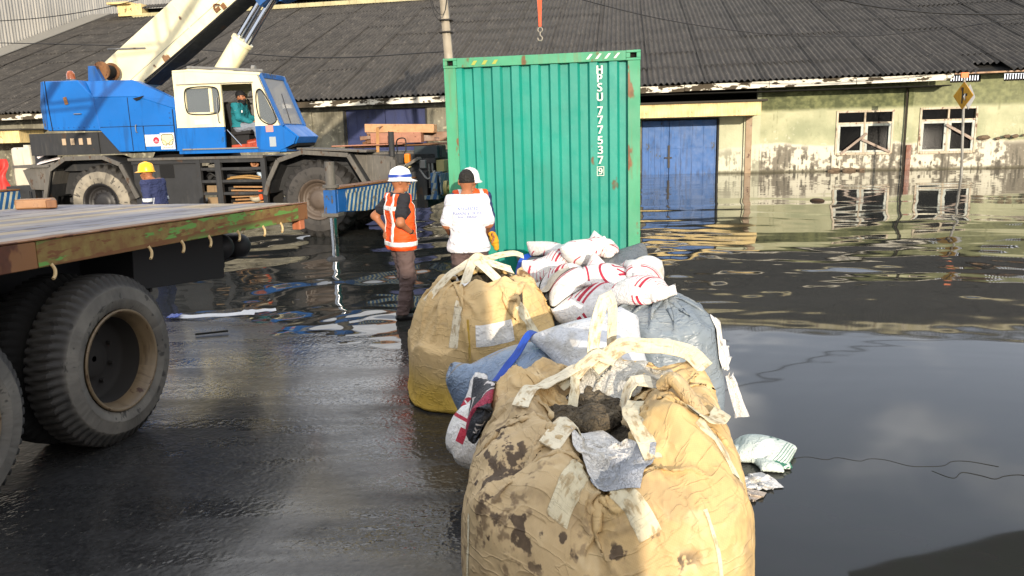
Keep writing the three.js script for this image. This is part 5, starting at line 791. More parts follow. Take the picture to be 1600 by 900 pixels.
// a filled sack: two sheets sewn round the edge, a fixed volume inside, dropped on what lies below
function sack({ x, z, w, l, yaw = 0, tilt = 0, roll = 0, fill = 0.8, cell = 0.022, tie = null, seed = 1, steps = 130, iters = 8, drop = 0.04, y = null, sheet = false, bend = 0.25, stand = false, slack = 1.0, add = true, hold = 0.5, crush = 1, pin = false }) {
  const nx = Math.round(w / cell), ny = Math.round(l / cell), N = (nx + 1) * (ny + 1), bot = new Int32Array(N), r = rng(seed * 97 + 3); let cnt = N;
  for (let j = 0; j <= ny; j++) for (let i = 0; i <= nx; i++) { const k = j * (nx + 1) + i; bot[k] = (sheet || i === 0 || j === 0 || i === nx || j === ny) ? k : cnt++; }
  const C = new Cloth(cnt), top = (i, j) => j * (nx + 1) + i, low = (i, j) => bot[j * (nx + 1) + i];
  const put = (k, i, j, s) => {
    const u = i / nx, v = j / ny, e = Math.sin(Math.PI * u) * Math.sin(Math.PI * v);
    C.p[k * 3] = (u - 0.5) * w * crush; C.p[k * 3 + 1] = sheet ? (0.05 + 0.12 * (1 - crush)) * fbm(u * 3 / crush + seed, v * 3, 1, 3) : s * (0.002 + 0.05 * e) + 0.006 * N3(u * 9 + seed, v * 9, s); C.p[k * 3 + 2] = (v - 0.5) * l * crush; C.uv[k * 2] = u; C.uv[k * 2 + 1] = v;
  };
  for (let j = 0; j <= ny; j++) for (let i = 0; i <= nx; i++) { put(top(i, j), i, j, 1); if (low(i, j) !== top(i, j)) put(low(i, j), i, j, -1); }
  const cx = w / nx * slack, cy = l / ny * slack, dg = Math.hypot(cx, cy);
  for (const f of sheet ? [top] : [top, low]) for (let j = 0; j <= ny; j++) for (let i = 0; i <= nx; i++) {
    const edge = (a, b, L, k) => { if (f === low && a < N && b < N) return; C.linkL(a, b, L, k); };
    if (i < nx) edge(f(i, j), f(i + 1, j), cx, 1); if (j < ny) edge(f(i, j), f(i, j + 1), cy, 1);
    if (i < nx && j < ny) { edge(f(i, j), f(i + 1, j + 1), dg, 0.5); edge(f(i + 1, j), f(i, j + 1), dg, 0.5); }
    if (i + 2 <= nx) edge(f(i, j), f(i + 2, j), cx * 2, bend); if (j + 2 <= ny) edge(f(i, j), f(i, j + 2), cy * 2, bend);
    if (i < nx && j < ny) { const [a, b, c, d] = [f(i, j), f(i + 1, j), f(i + 1, j + 1), f(i, j + 1)]; if (f === top) C.idx.push(a, c, b, a, d, c); else C.idx.push(a, b, c, a, c, d); }
  }
  const M = new THREE.Matrix4().makeRotationFromEuler(new THREE.Euler(tilt, yaw, roll, 'YXZ')); const v = V(0, 0, 0); let lowest = 1e9, sup = 0;
  for (let k = 0; k < cnt; k++) { v.set(C.p[k * 3], C.p[k * 3 + 1], C.p[k * 3 + 2]).applyMatrix4(M); C.p[k * 3] = v.x + x; C.p[k * 3 + 1] = v.y; C.p[k * 3 + 2] = v.z + z; lowest = Math.min(lowest, v.y - hfAt(v.x + x, v.z + z)); }
  if (pin) for (let i = 0; i <= nx; i++) C.w[i] = 0;
  const base = y ?? (-lowest + drop); for (let k = 0; k < cnt; k++) C.p[k * 3 + 1] += base;
  const V0 = sheet ? 0 : fill * Math.pow(Math.min(w, l), 3) * (Math.max(w, l) / (Math.PI * Math.min(w, l)) - 0.142 * (1 - Math.pow(10, -Math.max(w, l) / Math.min(w, l))));
  const neck = tie ? Math.round(tie * ny) : 0;
  C.run({ steps, iters, V0, each: (c) => {
    if (hold && !pin) { let mx = 0, mz = 0; for (let k = 0; k < cnt; k++) { mx += c.p[k * 3]; mz += c.p[k * 3 + 2]; } mx = (mx / cnt - x) * hold; mz = (mz / cnt - z) * hold; for (let k = 0; k < cnt; k++) { c.p[k * 3] -= mx; c.p[k * 3 + 2] -= mz; c.q[k * 3] -= mx; c.q[k * 3 + 2] -= mz; } }
    if (tie) for (let jj = neck - 1; jj <= neck + 1; jj++) { let mx = 0, my = 0, mz = 0, n = 0; const ks = []; for (let i = 0; i <= nx; i++) { for (const k of [top(i, jj), low(i, jj)]) { ks.push(k); mx += c.p[k * 3]; my += c.p[k * 3 + 1]; mz += c.p[k * 3 + 2]; n++; } } mx /= n; my /= n; mz /= n; for (const k of ks) { const dx = c.p[k * 3] - mx, dy = c.p[k * 3 + 1] - my, dz = c.p[k * 3 + 2] - mz, d = Math.sqrt(dx * dx + dy * dy + dz * dz), R = 0.032; if (d > R) { const t = 0.12 * (d - R) / d; c.p[k * 3] -= dx * t; c.p[k * 3 + 1] -= dy * t; c.p[k * 3 + 2] -= dz * t; } } }
    if (stand) stand(c, { nx, ny, top, low, neck });
  } });
  if (globalThis.DBG) { let a = [9, 9, 9], b = [-9, -9, -9]; for (let k = 0; k < cnt; k++) for (let d = 0; d < 3; d++) { a[d] = Math.min(a[d], C.p[k * 3 + d]); b[d] = Math.max(b[d], C.p[k * 3 + d]); } console.log('sack', seed, a.map((q) => q.toFixed(2)).join(' '), '|', b.map((q) => q.toFixed(2)).join(' ')); }
  C.smooth(1, 0.3); if (add) hfAdd(C.p, C.idx); C.nx = nx; C.ny = ny; return C;
}
// an open bulk bag: a tube of fabric round a lumpy load, its collar falling in on top of the load
function bulkBag({ cx, cz, yaw = 0, hw, hd = hw, H, collar, cell, slack = 1.03, seed = 1, topY, prof, steps = 150, iters = 10, power = 4.5, lean = [0, 0], pinTop = false }) {
  const c = Math.cos(yaw), s = Math.sin(yaw), per = (() => { let L = 0, P = null; for (let i = 0; i <= 400; i++) { const t = i / 400 * 2 * Math.PI, q = Math.pow(Math.pow(Math.abs(Math.cos(t)), power) + Math.pow(Math.abs(Math.sin(t)), power), -1 / power), p = [hw * q * Math.cos(t), hd * q * Math.sin(t)]; if (P) L += Math.hypot(p[0] - P[0], p[1] - P[1]); P = p; } return L; })();
  const nu = Math.round(per / cell), nv = Math.round((H + collar) / cell), C = new Cloth((nu + 1) * (nv + 1)), id = (i, j) => j * (nu + 1) + i;
  const ring = []; { let L = 0, P = null; const T = []; for (let i = 0; i <= 2000; i++) { const t = -Math.PI / 2 + i / 2000 * 2 * Math.PI, q = Math.pow(Math.pow(Math.abs(Math.cos(t)), power) + Math.pow(Math.abs(Math.sin(t)), power), -1 / power), p = [hw * q * Math.cos(t), hd * q * Math.sin(t)]; if (P) L += Math.hypot(p[0] - P[0], p[1] - P[1]); T.push([L, ...p]); P = p; } let k = 0; for (let i = 0; i <= nu; i++) { const l = L * i / nu; while (k < T.length - 2 && T[k + 1][0] < l) k++; const f = (l - T[k][0]) / (T[k + 1][0] - T[k][0] + 1e-9); ring.push([-lerp(T[k][1], T[k + 1][1], f), lerp(T[k][2], T[k + 1][2], f)]); } }
  // ring starts at the back (-z), goes by -x ... the front (+z) is at the middle
  for (let j = 0; j <= nv; j++) for (let i = 0; i <= nu; i++) {
    const k = id(i, j), h = j * cell, up = Math.min(h, H), inn = Math.max(0, h - H), p = ring[i], R = prof(up) * (1 - inn * (0.85 + 0.5 * N3(i * 0.09, seed, 3)) / hw) , wob = 1 + 0.02 * N3(i * 0.12, j * 0.05, seed) + (inn > 0 ? 0.12 * inn * N3(i * 0.22, j * 0.1, seed + 4) : 0);
    const lx = p[0] * R * wob * 1.01 + lean[0] * up, lz = p[1] * R * wob * 1.01 + lean[1] * up;
    C.p[k * 3] = cx + lx * c + lz * s; C.p[k * 3 + 2] = cz - lx * s + lz * c; C.p[k * 3 + 1] = up + (inn ? 0.06 + 0.25 * inn + 0.05 * N3(i * 0.18, j * 0.2, seed + 9) : 0) ; C.uv[k * 2] = i / nu; C.uv[k * 2 + 1] = j / nv; if (j * cell < 0.07) C.w[k] = 0;
    if (pinTop && inn > 0) { const t = Math.min(1, inn / collar), e = (1 - t) * 0.97 + 0.02; C.p[k * 3] = cx + (C.p[k * 3] - cx) * e / Math.max(0.05, 1) ; C.p[k * 3 + 2] = cz + (C.p[k * 3 + 2] - cz) * e; C.p[k * 3 + 1] = Math.max(C.p[k * 3 + 1], topY((C.p[k * 3] - cx), (C.p[k * 3 + 2] - cz)) + 0.03); if (j === nv) C.w[k] = 0; }
  }
  const du = per * slack / nu, dv = cell * (1 + (slack - 1) * 0.5), dg = Math.hypot(du, dv); C.twins = [];
  for (let j = 0; j <= nv; j++) for (let i = 0; i <= nu; i++) {
    if (i < nu) C.linkL(id(i, j), id(i + 1, j), du, 1); if (j < nv) C.linkL(id(i, j), id(i, j + 1), dv, 1);
    if (i < nu && j < nv) { C.linkL(id(i, j), id(i + 1, j + 1), dg, 0.5); C.linkL(id(i + 1, j), id(i, j + 1), dg, 0.5); const [a, b, d, e] = [id(i, j), id(i + 1, j), id(i + 1, j + 1), id(i, j + 1)]; C.idx.push(a, b, d, a, d, e); }
    if (i + 2 <= nu) C.linkL(id(i, j), id(i + 2, j), du * 2, 0.16); if (j + 2 <= nv) C.linkL(id(i, j), id(i, j + 2), dv * 2, 0.16);
  }
  for (let j = 0; j <= nv; j++) { C.linkL(id(0, j), id(nu, j), 0, 1); C.linkL(id(1, j), id(nu, j), du, 1); C.linkL(id(0, j), id(nu - 1, j), du, 1); C.twins.push([id(0, j), id(nu, j)]); }
  const collide = (p, k, q) => {
    const X = p[k] - cx, Z = p[k + 2] - cz, y = p[k + 1], lx = X * c - Z * s - lean[0] * Math.min(y, H), lz = X * s + Z * c - lean[1] * Math.min(y, H), ty = topY(lx, lz) + 0.006; if (y < 0.004) p[k + 1] = 0.004;
    if (y > ty) return; const R = prof(clamp(y, 0, H)), m = Math.pow(Math.pow(Math.abs(lx / hw), power) + Math.pow(Math.abs(lz / hd), power), 1 / power) / R; if (m >= 1) return;
    const side = (1 - m) * hw, dy = ty - y;
    if (side < dy || y < H * 0.6) { const f = Math.min(1 / m, 1 + 0.05 / (m * hw)); const nx = lx * f + lean[0] * Math.min(y, H), nz = lz * f + lean[1] * Math.min(y, H); p[k] = cx + nx * c + nz * s; p[k + 2] = cz - nx * s + nz * c; p[k + 1] = lerp(p[k + 1], q[k + 1], 0.75); }
    else { p[k + 1] += Math.min(dy, 0.03); p[k] = lerp(p[k], q[k], 0.6); p[k + 2] = lerp(p[k + 2], q[k + 2], 0.6); }
  };
  C.run({ steps, iters, collide, damp: 0.97 }); C.smooth(1, 0.25); if (globalThis.DBG) { let a = [9, 9, 9], b = [-9, -9, -9]; for (let k = 0; k < C.n; k++) for (let d = 0; d < 3; d++) { a[d] = Math.min(a[d], C.p[k * 3 + d]); b[d] = Math.max(b[d], C.p[k * 3 + d]); } console.log('bulk', seed, a.map((q) => q.toFixed(2)).join(' '), '|', b.map((q) => q.toFixed(2)).join(' ')); }
  C.nu = nu; C.nv = nv; C.id = id; C.cell = cell; hfAdd(C.p, C.idx); return C;
}
// a piece sewn on a cloth: the same surface lifted off by a few millimetres
function patchOf(C, g, i0, i1, j0, j1, off = 0.004) {
  const nI = i1 - i0, nJ = j1 - j0, n = g.attributes.normal;
  const q = grid(nI, nJ, (u, v) => { const k = C.id(i0 + Math.round(u * nI), j0 + Math.round(v * nJ)), e = (u === 0 || u === 1 || v === 0 || v === 1) ? off * 0.4 : off; return [C.p[k * 3] + n.getX(k) * e, C.p[k * 3 + 1] + n.getY(k) * e, C.p[k * 3 + 2] + n.getZ(k) * e, u * nI * C.cell, v * nJ * C.cell]; });
  q.userData.ready = true; return q;
}
// a flat strap along points; each point [x, y, z], or [x, null, z, lift] to lie on what is below
function ribbon(pts, w = 0.07, thick = 0.004, nrm = null, n = 48, w2 = w) {
  const P = pts.map((p) => V(p[0], p[1] ?? hfAt(p[0], p[2]) + (p[3] ?? 0.01), p[2])), cv = new THREE.CatmullRomCurve3(P, false, 'centripetal');
  const C = [], T = [], N = []; let last = nrm ? V(...nrm) : V(0, 1, 0);
  for (let i = 0; i <= n; i++) { const t = i / n, p = cv.getPointAt(t), d = cv.getTangentAt(t); const nn = last.clone().addScaledVector(d, -last.dot(d)).normalize(); if (nn.lengthSq() < 0.1) nn.set(0, 0, 1); last = nn; C.push(p); T.push(d); N.push(nn); }
  const L = cv.getLength(), ring = [[-1, 0.6], [-0.9, 1], [0, 1.12], [0.9, 1], [1, 0.6], [1, -0.6], [0.9, -1], [0, -0.9], [-0.9, -1], [-1, -0.6], [-1, 0.6]];
  const g = grid(10, n, (u, v) => { const i = Math.round(v * n), r = ring[Math.round(u * 10)], s = T[i].clone().cross(N[i]).normalize(), cu = 0.004 * Math.sin(i * 0.4 + pts[0][0] * 20), ww = lerp(w, w2, v) / 2; return [C[i].x + s.x * r[0] * ww + N[i].x * (r[1] * thick / 2 + cu * r[0] * r[0]), C[i].y + s.y * r[0] * ww + N[i].y * (r[1] * thick / 2 + cu * r[0] * r[0]), C[i].z + s.z * r[0] * ww + N[i].z * (r[1] * thick / 2 + cu * r[0] * r[0]), r[0] * 0.035, v * L]; });
  return g;
}
// ---------- fabrics ----------
const nA = tileNoise(301), nB = tileNoise(302), nC = tileNoise(303);
const ridge = (f, ...a) => 1 - Math.abs(f(...a)) * 2.2;
const weaveBump = dtex(1024, 1024, gray((u, v) => {
  const wv = 0.5 + 0.5 * Math.sin(u * 640 * 3.1416) * Math.sin(v * 640 * 3.1416), cr = Math.pow(clamp(ridge(nA, u, v, 7, 5, 4)), 5), cr2 = Math.pow(clamp(ridge(nB, u + 0.1 * nC(u, v, 3, 3, 3), v, 5, 22, 4)), 6);
  return 0.35 + 0.06 * wv + 0.28 * cr + 0.26 * cr2 + 0.12 * nC(u, v, 30, 30, 3);
}), false, [1, 1]);
const crinkle = dtex(512, 512, gray((u, v) => 0.5 + 0.35 * Math.pow(clamp(ridge(nA, u, v, 6, 6, 4)), 4) + 0.25 * Math.pow(clamp(ridge(nB, u, v, 11, 13, 4)), 4) - 0.2 * Math.pow(clamp(ridge(nC, u, v, 8, 5, 4)), 4)), false, [1, 1]);
const bump = (t, sx, sy) => { const c = t.clone(); c.repeat.set(sx, sy); c.needsUpdate = true; return c; };
const TAN = rgb(216, 187, 136), TANS = rgb(197, 167, 118), MUD = rgb(54, 42, 32), DUST = rgb(168, 146, 112);
const bagMap = (seed, W, H, fn) => { const n = tileNoise(seed), n2 = tileNoise(seed + 1), n3 = tileNoise(seed + 2); return dtex(W, H, (u, v) => {
  const thread = 0.5 + 0.5 * Math.sin(u * W * 1.3) * Math.sin(v * H * 1.1), t = n(u, v, 5, 3, 5), f = n2(u, v, 40, 16, 4), y = n3(u, v, 3, 2, 4);
  let c = mix3(TANS, TAN, clamp(0.55 + 0.7 * t)); c = mix3(c, rgb(200, 166, 96), clamp(0.15 + 0.6 * y)); c = c.map((k) => k * (0.96 + 0.05 * thread)); c = mix3(c, DUST, sstep(0.15, 0.6, f + 0.4 * t) * 0.35);
  return fn(c, u, v, n, n2, n3);
}, true, [1, 1]); };
const nearMap = bagMap(311, 2048, 768, (c, u, v, n, n2, n3) => {
  const left = sstep(0.16, 0.24, u) * sstep(0.55, 0.43, u), band = sstep(0.30, 0.5, v) * sstep(1.05, 0.8, v), hf = n2(u, v, 90, 30, 4);
  const h = v * 1.42, ga = (a, b, ra, rb) => Math.exp(-(((u - a) / ra) ** 2) - (((h - b) / rb) ** 2));
  const msk = ga(0.33, 0.98, 0.05, 0.10) + 0.9 * ga(0.415, 0.82, 0.03, 0.08) + 0.75 * ga(0.5, 0.88, 0.05, 0.035) + 0.6 * ga(0.55, 0.76, 0.03, 0.04) + 0.25 * ga(0.3, 0.6, 0.09, 0.3), fine = n(u, v, 96, 34, 5) + 0.8 * hf + 0.25 * n3(u, v, 24, 9, 3);
  const blot = sstep(0.42, 0.6, 0.75 * fine + 0.3 * n3(u, v, 50, 6, 4) + 0.55 * msk) * sstep(0.05, 0.35, msk), drip = sstep(0.3, 0.55, n3(u + 0.02 * n2(u, v, 8, 8, 3), v, 70, 5, 4) + 0.5 * n2(u, v, 140, 60, 3));
  c = mix3(c, rgb(180, 160, 128), left * 0.55); c = mix3(c, rgb(64, 50, 38), blot * 0.85); c = mix3(c, rgb(92, 74, 54), left * drip * sstep(0.02, 0.2, v) * 0.6 * sstep(0.95, 0.6, v));
  c = mix3(c, rgb(150, 128, 96), sstep(0.05, 0.5, n3(u, v, 14, 6, 5) + 0.4 * hf) * 0.5); c = mix3(c, rgb(228, 214, 180), sstep(0.25, 0.6, n(u + 0.7, v, 26, 10, 5)) * 0.35);
  c = mix3(c, rgb(120, 104, 80), sstep(0.1, 0.4, n3(u, v, 9, 9, 4)) * sstep(0.72, 0.95, v) * 0.5);
  c = mix3(c, rgb(150, 150, 70), sstep(0.3, 0.6, n(u + 0.5, v, 30, 12, 4)) * sstep(0.5, 0.2, v) * 0.3);
  return c;
});
const leftMap = bagMap(321, 1024, 512, (c, u, v, n, n2, n3) => { c = mix3(c, rgb(204, 166, 52), sstep(0.42, 0.18, v + 0.1 * n(u, v, 5, 3, 3)) * 0.75); c = mix3(c, rgb(120, 96, 46), sstep(0.2, 0.6, n2(u, v, 20, 10, 4)) * sstep(0.3, 0.05, v) * 0.5); c = mix3(c, rgb(104, 72, 40), sstep(0.66, 0.7, u) * sstep(0.84, 0.8, u) * sstep(0.62, 0.75, v) * sstep(-0.1, 0.3, n2(u, v, 30, 16, 4)) * 0.8); return c; });
const fabric = (map, bs, rx = 4.2, ry = 1.3, o = {}) => new THREE.MeshPhysicalMaterial({ map, roughness: 0.72, bumpMap: bump(weaveBump, rx, ry), bumpScale: bs, sheen: 0.1, sheenRoughness: 0.6, side: THREE.DoubleSide, ...o });
const mNear = fabric(nearMap, 0.012), mLeft = fabric(leftMap, 0.012);
const strapTex = dtex(128, 512, (u, v) => { const w = 0.5 + 0.5 * Math.sin(v * 900) * Math.sin(u * 180), e = nA(u, v, 3, 8, 4); let c = mix3(rgb(200, 188, 160), rgb(230, 220, 194), clamp(0.5 + 0.5 * w * 0.6 + 0.5 * e)); return mix3(c, rgb(150, 122, 84), sstep(0.2, 0.6, nB(u, v, 3, 10, 4)) * 0.55); }, true, [0.07, 0.6]);
const mStrap = std({ map: strapTex, roughness: 0.85, bumpMap: bump(weaveBump, 3, 3), bumpScale: 0.006, side: THREE.DoubleSide });
const mStrapPale = std({ map: strapTex, color: 0xf4f4ee, roughness: 0.85, bumpMap: bump(weaveBump, 3, 3), bumpScale: 0.006, side: THREE.DoubleSide });
const whitePlastic = (map, tint = 0xffffff) => new THREE.MeshPhysicalMaterial({ map, color: tint, roughness: 0.55, bumpMap: bump(crinkle, 1.6, 2.2), bumpScale: 0.01, side: THREE.DoubleSide });
const plainWhite = dtex(256, 256, (u, v) => mix3(rgb(226, 224, 220), rgb(188, 180, 164), sstep(0.1, 0.6, nA(u, v, 4, 4, 5)) * 0.8), true, [1, 1]);
const printTex = (kind) => ctex(384, 640, (c, w, h) => {
  c.fillStyle = '#e6e3df'; c.fillRect(0, 0, w, h); const r = rng(40 + kind);
  for (let i = 0; i < 60; i++) { c.fillStyle = `rgba(150,138,118,${0.03 + 0.05 * r()})`; c.beginPath(); c.ellipse(w * r(), h * r(), 20 + 60 * r(), 10 + 30 * r(), r() * 3, 0, 7); c.fill(); }
  c.strokeStyle = c.fillStyle = '#b4203a'; c.lineCap = 'round';
  if (kind === 0) { c.lineWidth = 17; c.beginPath(); c.ellipse(w / 2, h * 0.5, 140, 150, 0, 0.5, 5.7); c.stroke(); c.lineWidth = 20; c.beginPath(); c.moveTo(140, h * 0.46); c.lineTo(178, h * 0.42); c.lineTo(158, h * 0.54); c.moveTo(176, h * 0.47); c.lineTo(210, h * 0.54); c.moveTo(216, h * 0.43); c.quadraticCurveTo(262, h * 0.4, 250, h * 0.5); c.quadraticCurveTo(236, h * 0.58, 272, h * 0.56); c.stroke(); c.font = 'bold 54px sans-serif'; c.textAlign = 'center'; c.fillText('SEMEN', w / 2, h * 0.18); c.fillRect(60, h * 0.86, w - 120, 14); }
  else if (kind === 1) { for (let y = 0.12; y < 0.92; y += 0.055) { c.globalAlpha = 0.65; c.fillRect(50 + 30 * r(), h * y, w - 140 - 60 * r(), 6); c.globalAlpha = 1; } c.fillRect(30, h * 0.26, w - 60, 22); c.fillRect(30, h * 0.33, w - 60, 12); c.fillRect(30, h * 0.68, w - 60, 22); c.font = 'bold 58px sans-serif'; c.textAlign = 'center'; c.fillText('25 KG', w / 2, h * 0.52); }
  else if (kind === 2) { c.save(); c.translate(w / 2, h * 0.46); c.rotate(-0.5); c.fillRect(-150, -60, 300, 20); c.fillRect(-150, -20, 240, 34); c.fillRect(-130, 36, 260, 14); c.restore(); c.lineWidth = 12; c.beginPath(); c.moveTo(90, h * 0.7); c.quadraticCurveTo(160, h * 0.62, 200, h * 0.74); c.quadraticCurveTo(260, h * 0.8, 300, h * 0.68); c.stroke(); }
  else if (kind === 3) { c.fillRect(40, h * 0.50, w - 80, 66); c.fillStyle = '#eee'; c.font = 'bold 40px sans-serif'; c.textAlign = 'center'; c.fillText('K M A', w / 2, h * 0.50 + 48); c.fillStyle = '#b4203a'; c.fillRect(40, h * 0.74, w - 80, 52); c.font = '26px sans-serif'; c.fillStyle = '#a88'; for (let i = 0; i < 5; i++) c.fillRect(60, h * (0.62 + 0.022 * i), w - 140, 4); c.fillStyle = '#b4203a'; c.beginPath(); c.ellipse(w / 2, h * 0.92, 60, 26, 0, 0, 7); c.fill(); c.fillRect(0, h * 0.13, w, 16); c.fillRect(60, h * 0.2, 40, 60); c.fillRect(180, h * 0.18, 60, 40); }
  else if (kind === 4) { c.fillStyle = '#3a3c42'; c.fillRect(0, 0, w, h); c.fillStyle = '#a02c48'; c.beginPath(); c.moveTo(0, h * 0.55); c.lineTo(w, h * 0.2); c.lineTo(w, h * 0.4); c.lineTo(0, h * 0.82); c.fill(); c.strokeStyle = c.fillStyle = '#d8d0cc'; c.lineWidth = 10; c.beginPath(); c.moveTo(0, h * 0.84); c.lineTo(w, h * 0.42); c.stroke(); c.font = 'bold 150px sans-serif'; c.save(); c.translate(w * 0.5, h * 0.78); c.rotate(-0.6); c.fillText('ATI', -90, 50); c.restore(); c.save(); c.translate(w * 0.62, h * 0.2); c.rotate(-0.5); c.font = 'bold 80px sans-serif'; c.fillText('RT', -60, 20); c.restore(); }
  else { c.fillStyle = '#c4cec6'; c.fillRect(0, 0, w, h); c.fillStyle = '#2e6e58'; c.fillRect(0, h * 0.3, w, 60); c.fillStyle = '#dfe6de'; c.font = 'bold 52px sans-serif'; c.textAlign = 'center'; c.fillText('DAN M', w / 2, h * 0.3 + 48); c.fillStyle = '#5b7d72'; for (let i = 0; i < 7; i++) c.fillRect(20, h * (0.43 + 0.02 * i), w - 60 - 30 * r(), 4); c.fillStyle = '#dde2dc'; c.beginPath(); c.ellipse(w * 0.35, h * 0.66, 130, 40, 0, 0, 7); c.fill(); c.fillStyle = '#3c6a5c'; c.font = 'bold 60px sans-serif'; c.fillText('25', w * 0.8, h * 0.68); }
});
const pt = [0, 1, 2, 3, 4, 5].map(printTex);
const mPrint = pt.map((m) => whitePlastic(m));
const greyTarp = (hex, k) => { const n = tileNoise(340 + k); return new THREE.MeshPhysicalMaterial({ roughness: 0.42, bumpMap: bump(crinkle, 2.2, 2.2), bumpScale: 0.014, side: THREE.DoubleSide, map: dtex(256, 256, (u, v) => { const c = hex.map((x) => x * (1 + 0.1 * n(u, v, 4, 4, 5))); const s = sstep(0.5, 0.7, n(u + 0.2, v, 26, 3, 4)); return mix3(mix3(c, rgb(150, 146, 134), sstep(0.1, 0.6, n(u, v + 0.4, 6, 6, 5)) * 0.4), rgb(150, 110, 56), s * 0.6); }, true, [1, 1]) }); };
const mGreyA = greyTarp(rgb(120, 130, 138), 0), mGreyB = greyTarp(rgb(96, 102, 106), 1), mGreyC = greyTarp(rgb(122, 140, 164), 2);
const mSoil = std({ roughness: 1, map: dtex(256, 256, (u, v) => mix3(rgb(70, 62, 50), rgb(112, 100, 80), clamp(0.5 + 0.7 * nA(u, v, 9, 9, 5))), true, [0.5, 0.5]), bumpMap: bump(crinkle, 3, 3), bumpScale: 0.03 });
const mBlueTrim = paint(350, rgb(24, 74, 178), { rustAmt: 0.0, grimeAmt: 0.2, size: [0.3, 0.3], rough: 0.5 });

function bag(name, C, m, label, cat, group) { const g = C.geometry(); const o = new THREE.Mesh(g, m); o.name = numbered(name); o.castShadow = o.receiveShadow = true; scene.add(o); return tag(o, label, cat, group); }
// ---------- the heap, lowest first ----------
const BB = 'bulk bag', WS = 'sack';
const dome = (H, k = 0.5, e = 2.4, seed = 1) => (x, z) => H - k * Math.pow(clamp(Math.hypot(x, z) / 0.56), e) + 0.03 * N3(x * 4, z * 4, seed);
const bulge = (h0, amp, taper) => (h) => 0.96 + amp * Math.sin(clamp(h / h0) * 2.7 + 0.15) - taper * sstep(0.6 * h0, h0, h);
const full = (o) => { const c = bulkBag({ cell: 0.035, slack: 1.03, steps: 90, iters: 8, power: 3, pinTop: true, ...o }); hfFloor(o.cx - 0.22, o.cx + 0.22, o.cz - 0.22, o.cz + 0.22, o.topY(0, 0) - 0.02); return c; };
bag('grey_bag', full({ cx: 0.76, cz: -6.4, yaw: 0.1, hw: 0.56, hd: 0.68, H: 0.5, collar: 0.58, seed: 21, prof: bulge(0.5, 0.1, 0.08), topY: dome(0.74, 0.24, 3) }), mGreyA, 'grey bag low in the heap under the printed sacks', BB);
bag('grey_bag', full({ cx: 0.74, cz: -7.72, yaw: -0.1, hw: 0.56, hd: 0.66, H: 0.34, collar: 0.56, seed: 22, prof: bulge(0.34, 0.1, 0.08), topY: dome(0.46, 0.18, 3) }), mGreyA, 'grey bag lowest at the rear of the heap before the container', BB);
bag('grey_bag', full({ cx: 0.5, cz: -4.5, yaw: 0.2, hw: 0.44, H: 0.42, collar: 0.48, cell: 0.028, seed: 23, prof: bulge(0.42, 0.1, 0.1), topY: dome(0.58, 0.3) }), mGreyC, 'pale blue grey bag under the large white sack behind the nearest tan bag', BB);
bag('grey_bag', full({ cx: 1.0, cz: -5.0, yaw: 0.2, hw: 0.33, hd: 0.44, H: 0.68, collar: 0.46, cell: 0.024, steps: 120, seed: 24, prof: bulge(0.68, 0.1, 0.12), topY: dome(0.95, 0.36, 2.2) }), mGreyA, 'large smooth grey bag on the water side of the heap with rusty drip stains', BB);
// left tan bulk bag
const LB = bulkBag({ cx: -0.27, cz: -6.05, yaw: 0.18, hw: 0.54, hd: 0.5, H: 0.78, collar: 0.42, cell: 0.019, slack: 1.045, seed: 3, power: 3.8,
  prof: (h) => 0.96 + 0.11 * Math.sin(Math.min(1, h / 0.78) * 2.6 + 0.2) - 0.07 * sstep(0.55, 0.8, h),
  topY: (x, z) => 0.96 - 0.42 * Math.pow(clamp(Math.hypot(x, z) / 0.58), 4) + 0.05 * N3(x * 4, z * 4, 2) + 0.1 * x - 0.16 * Math.exp(-((x - 0.02) ** 2 + (z + 0.05) ** 2) / 0.02) });
LB.crease((x, y) => 0.005 + 0.007 * sstep(0.4, 0.85, y), 7, [1, 0.55, 1]);
const lbThing = thing('bulk_bag', 'tan woven bulk bag tied by its straps at the top, left of the sack heap', BB, [-0.27, 0, -6.05]);
const sub = (g, o) => { g.translate(-o.position.x, -o.position.y, -o.position.z); return g; };
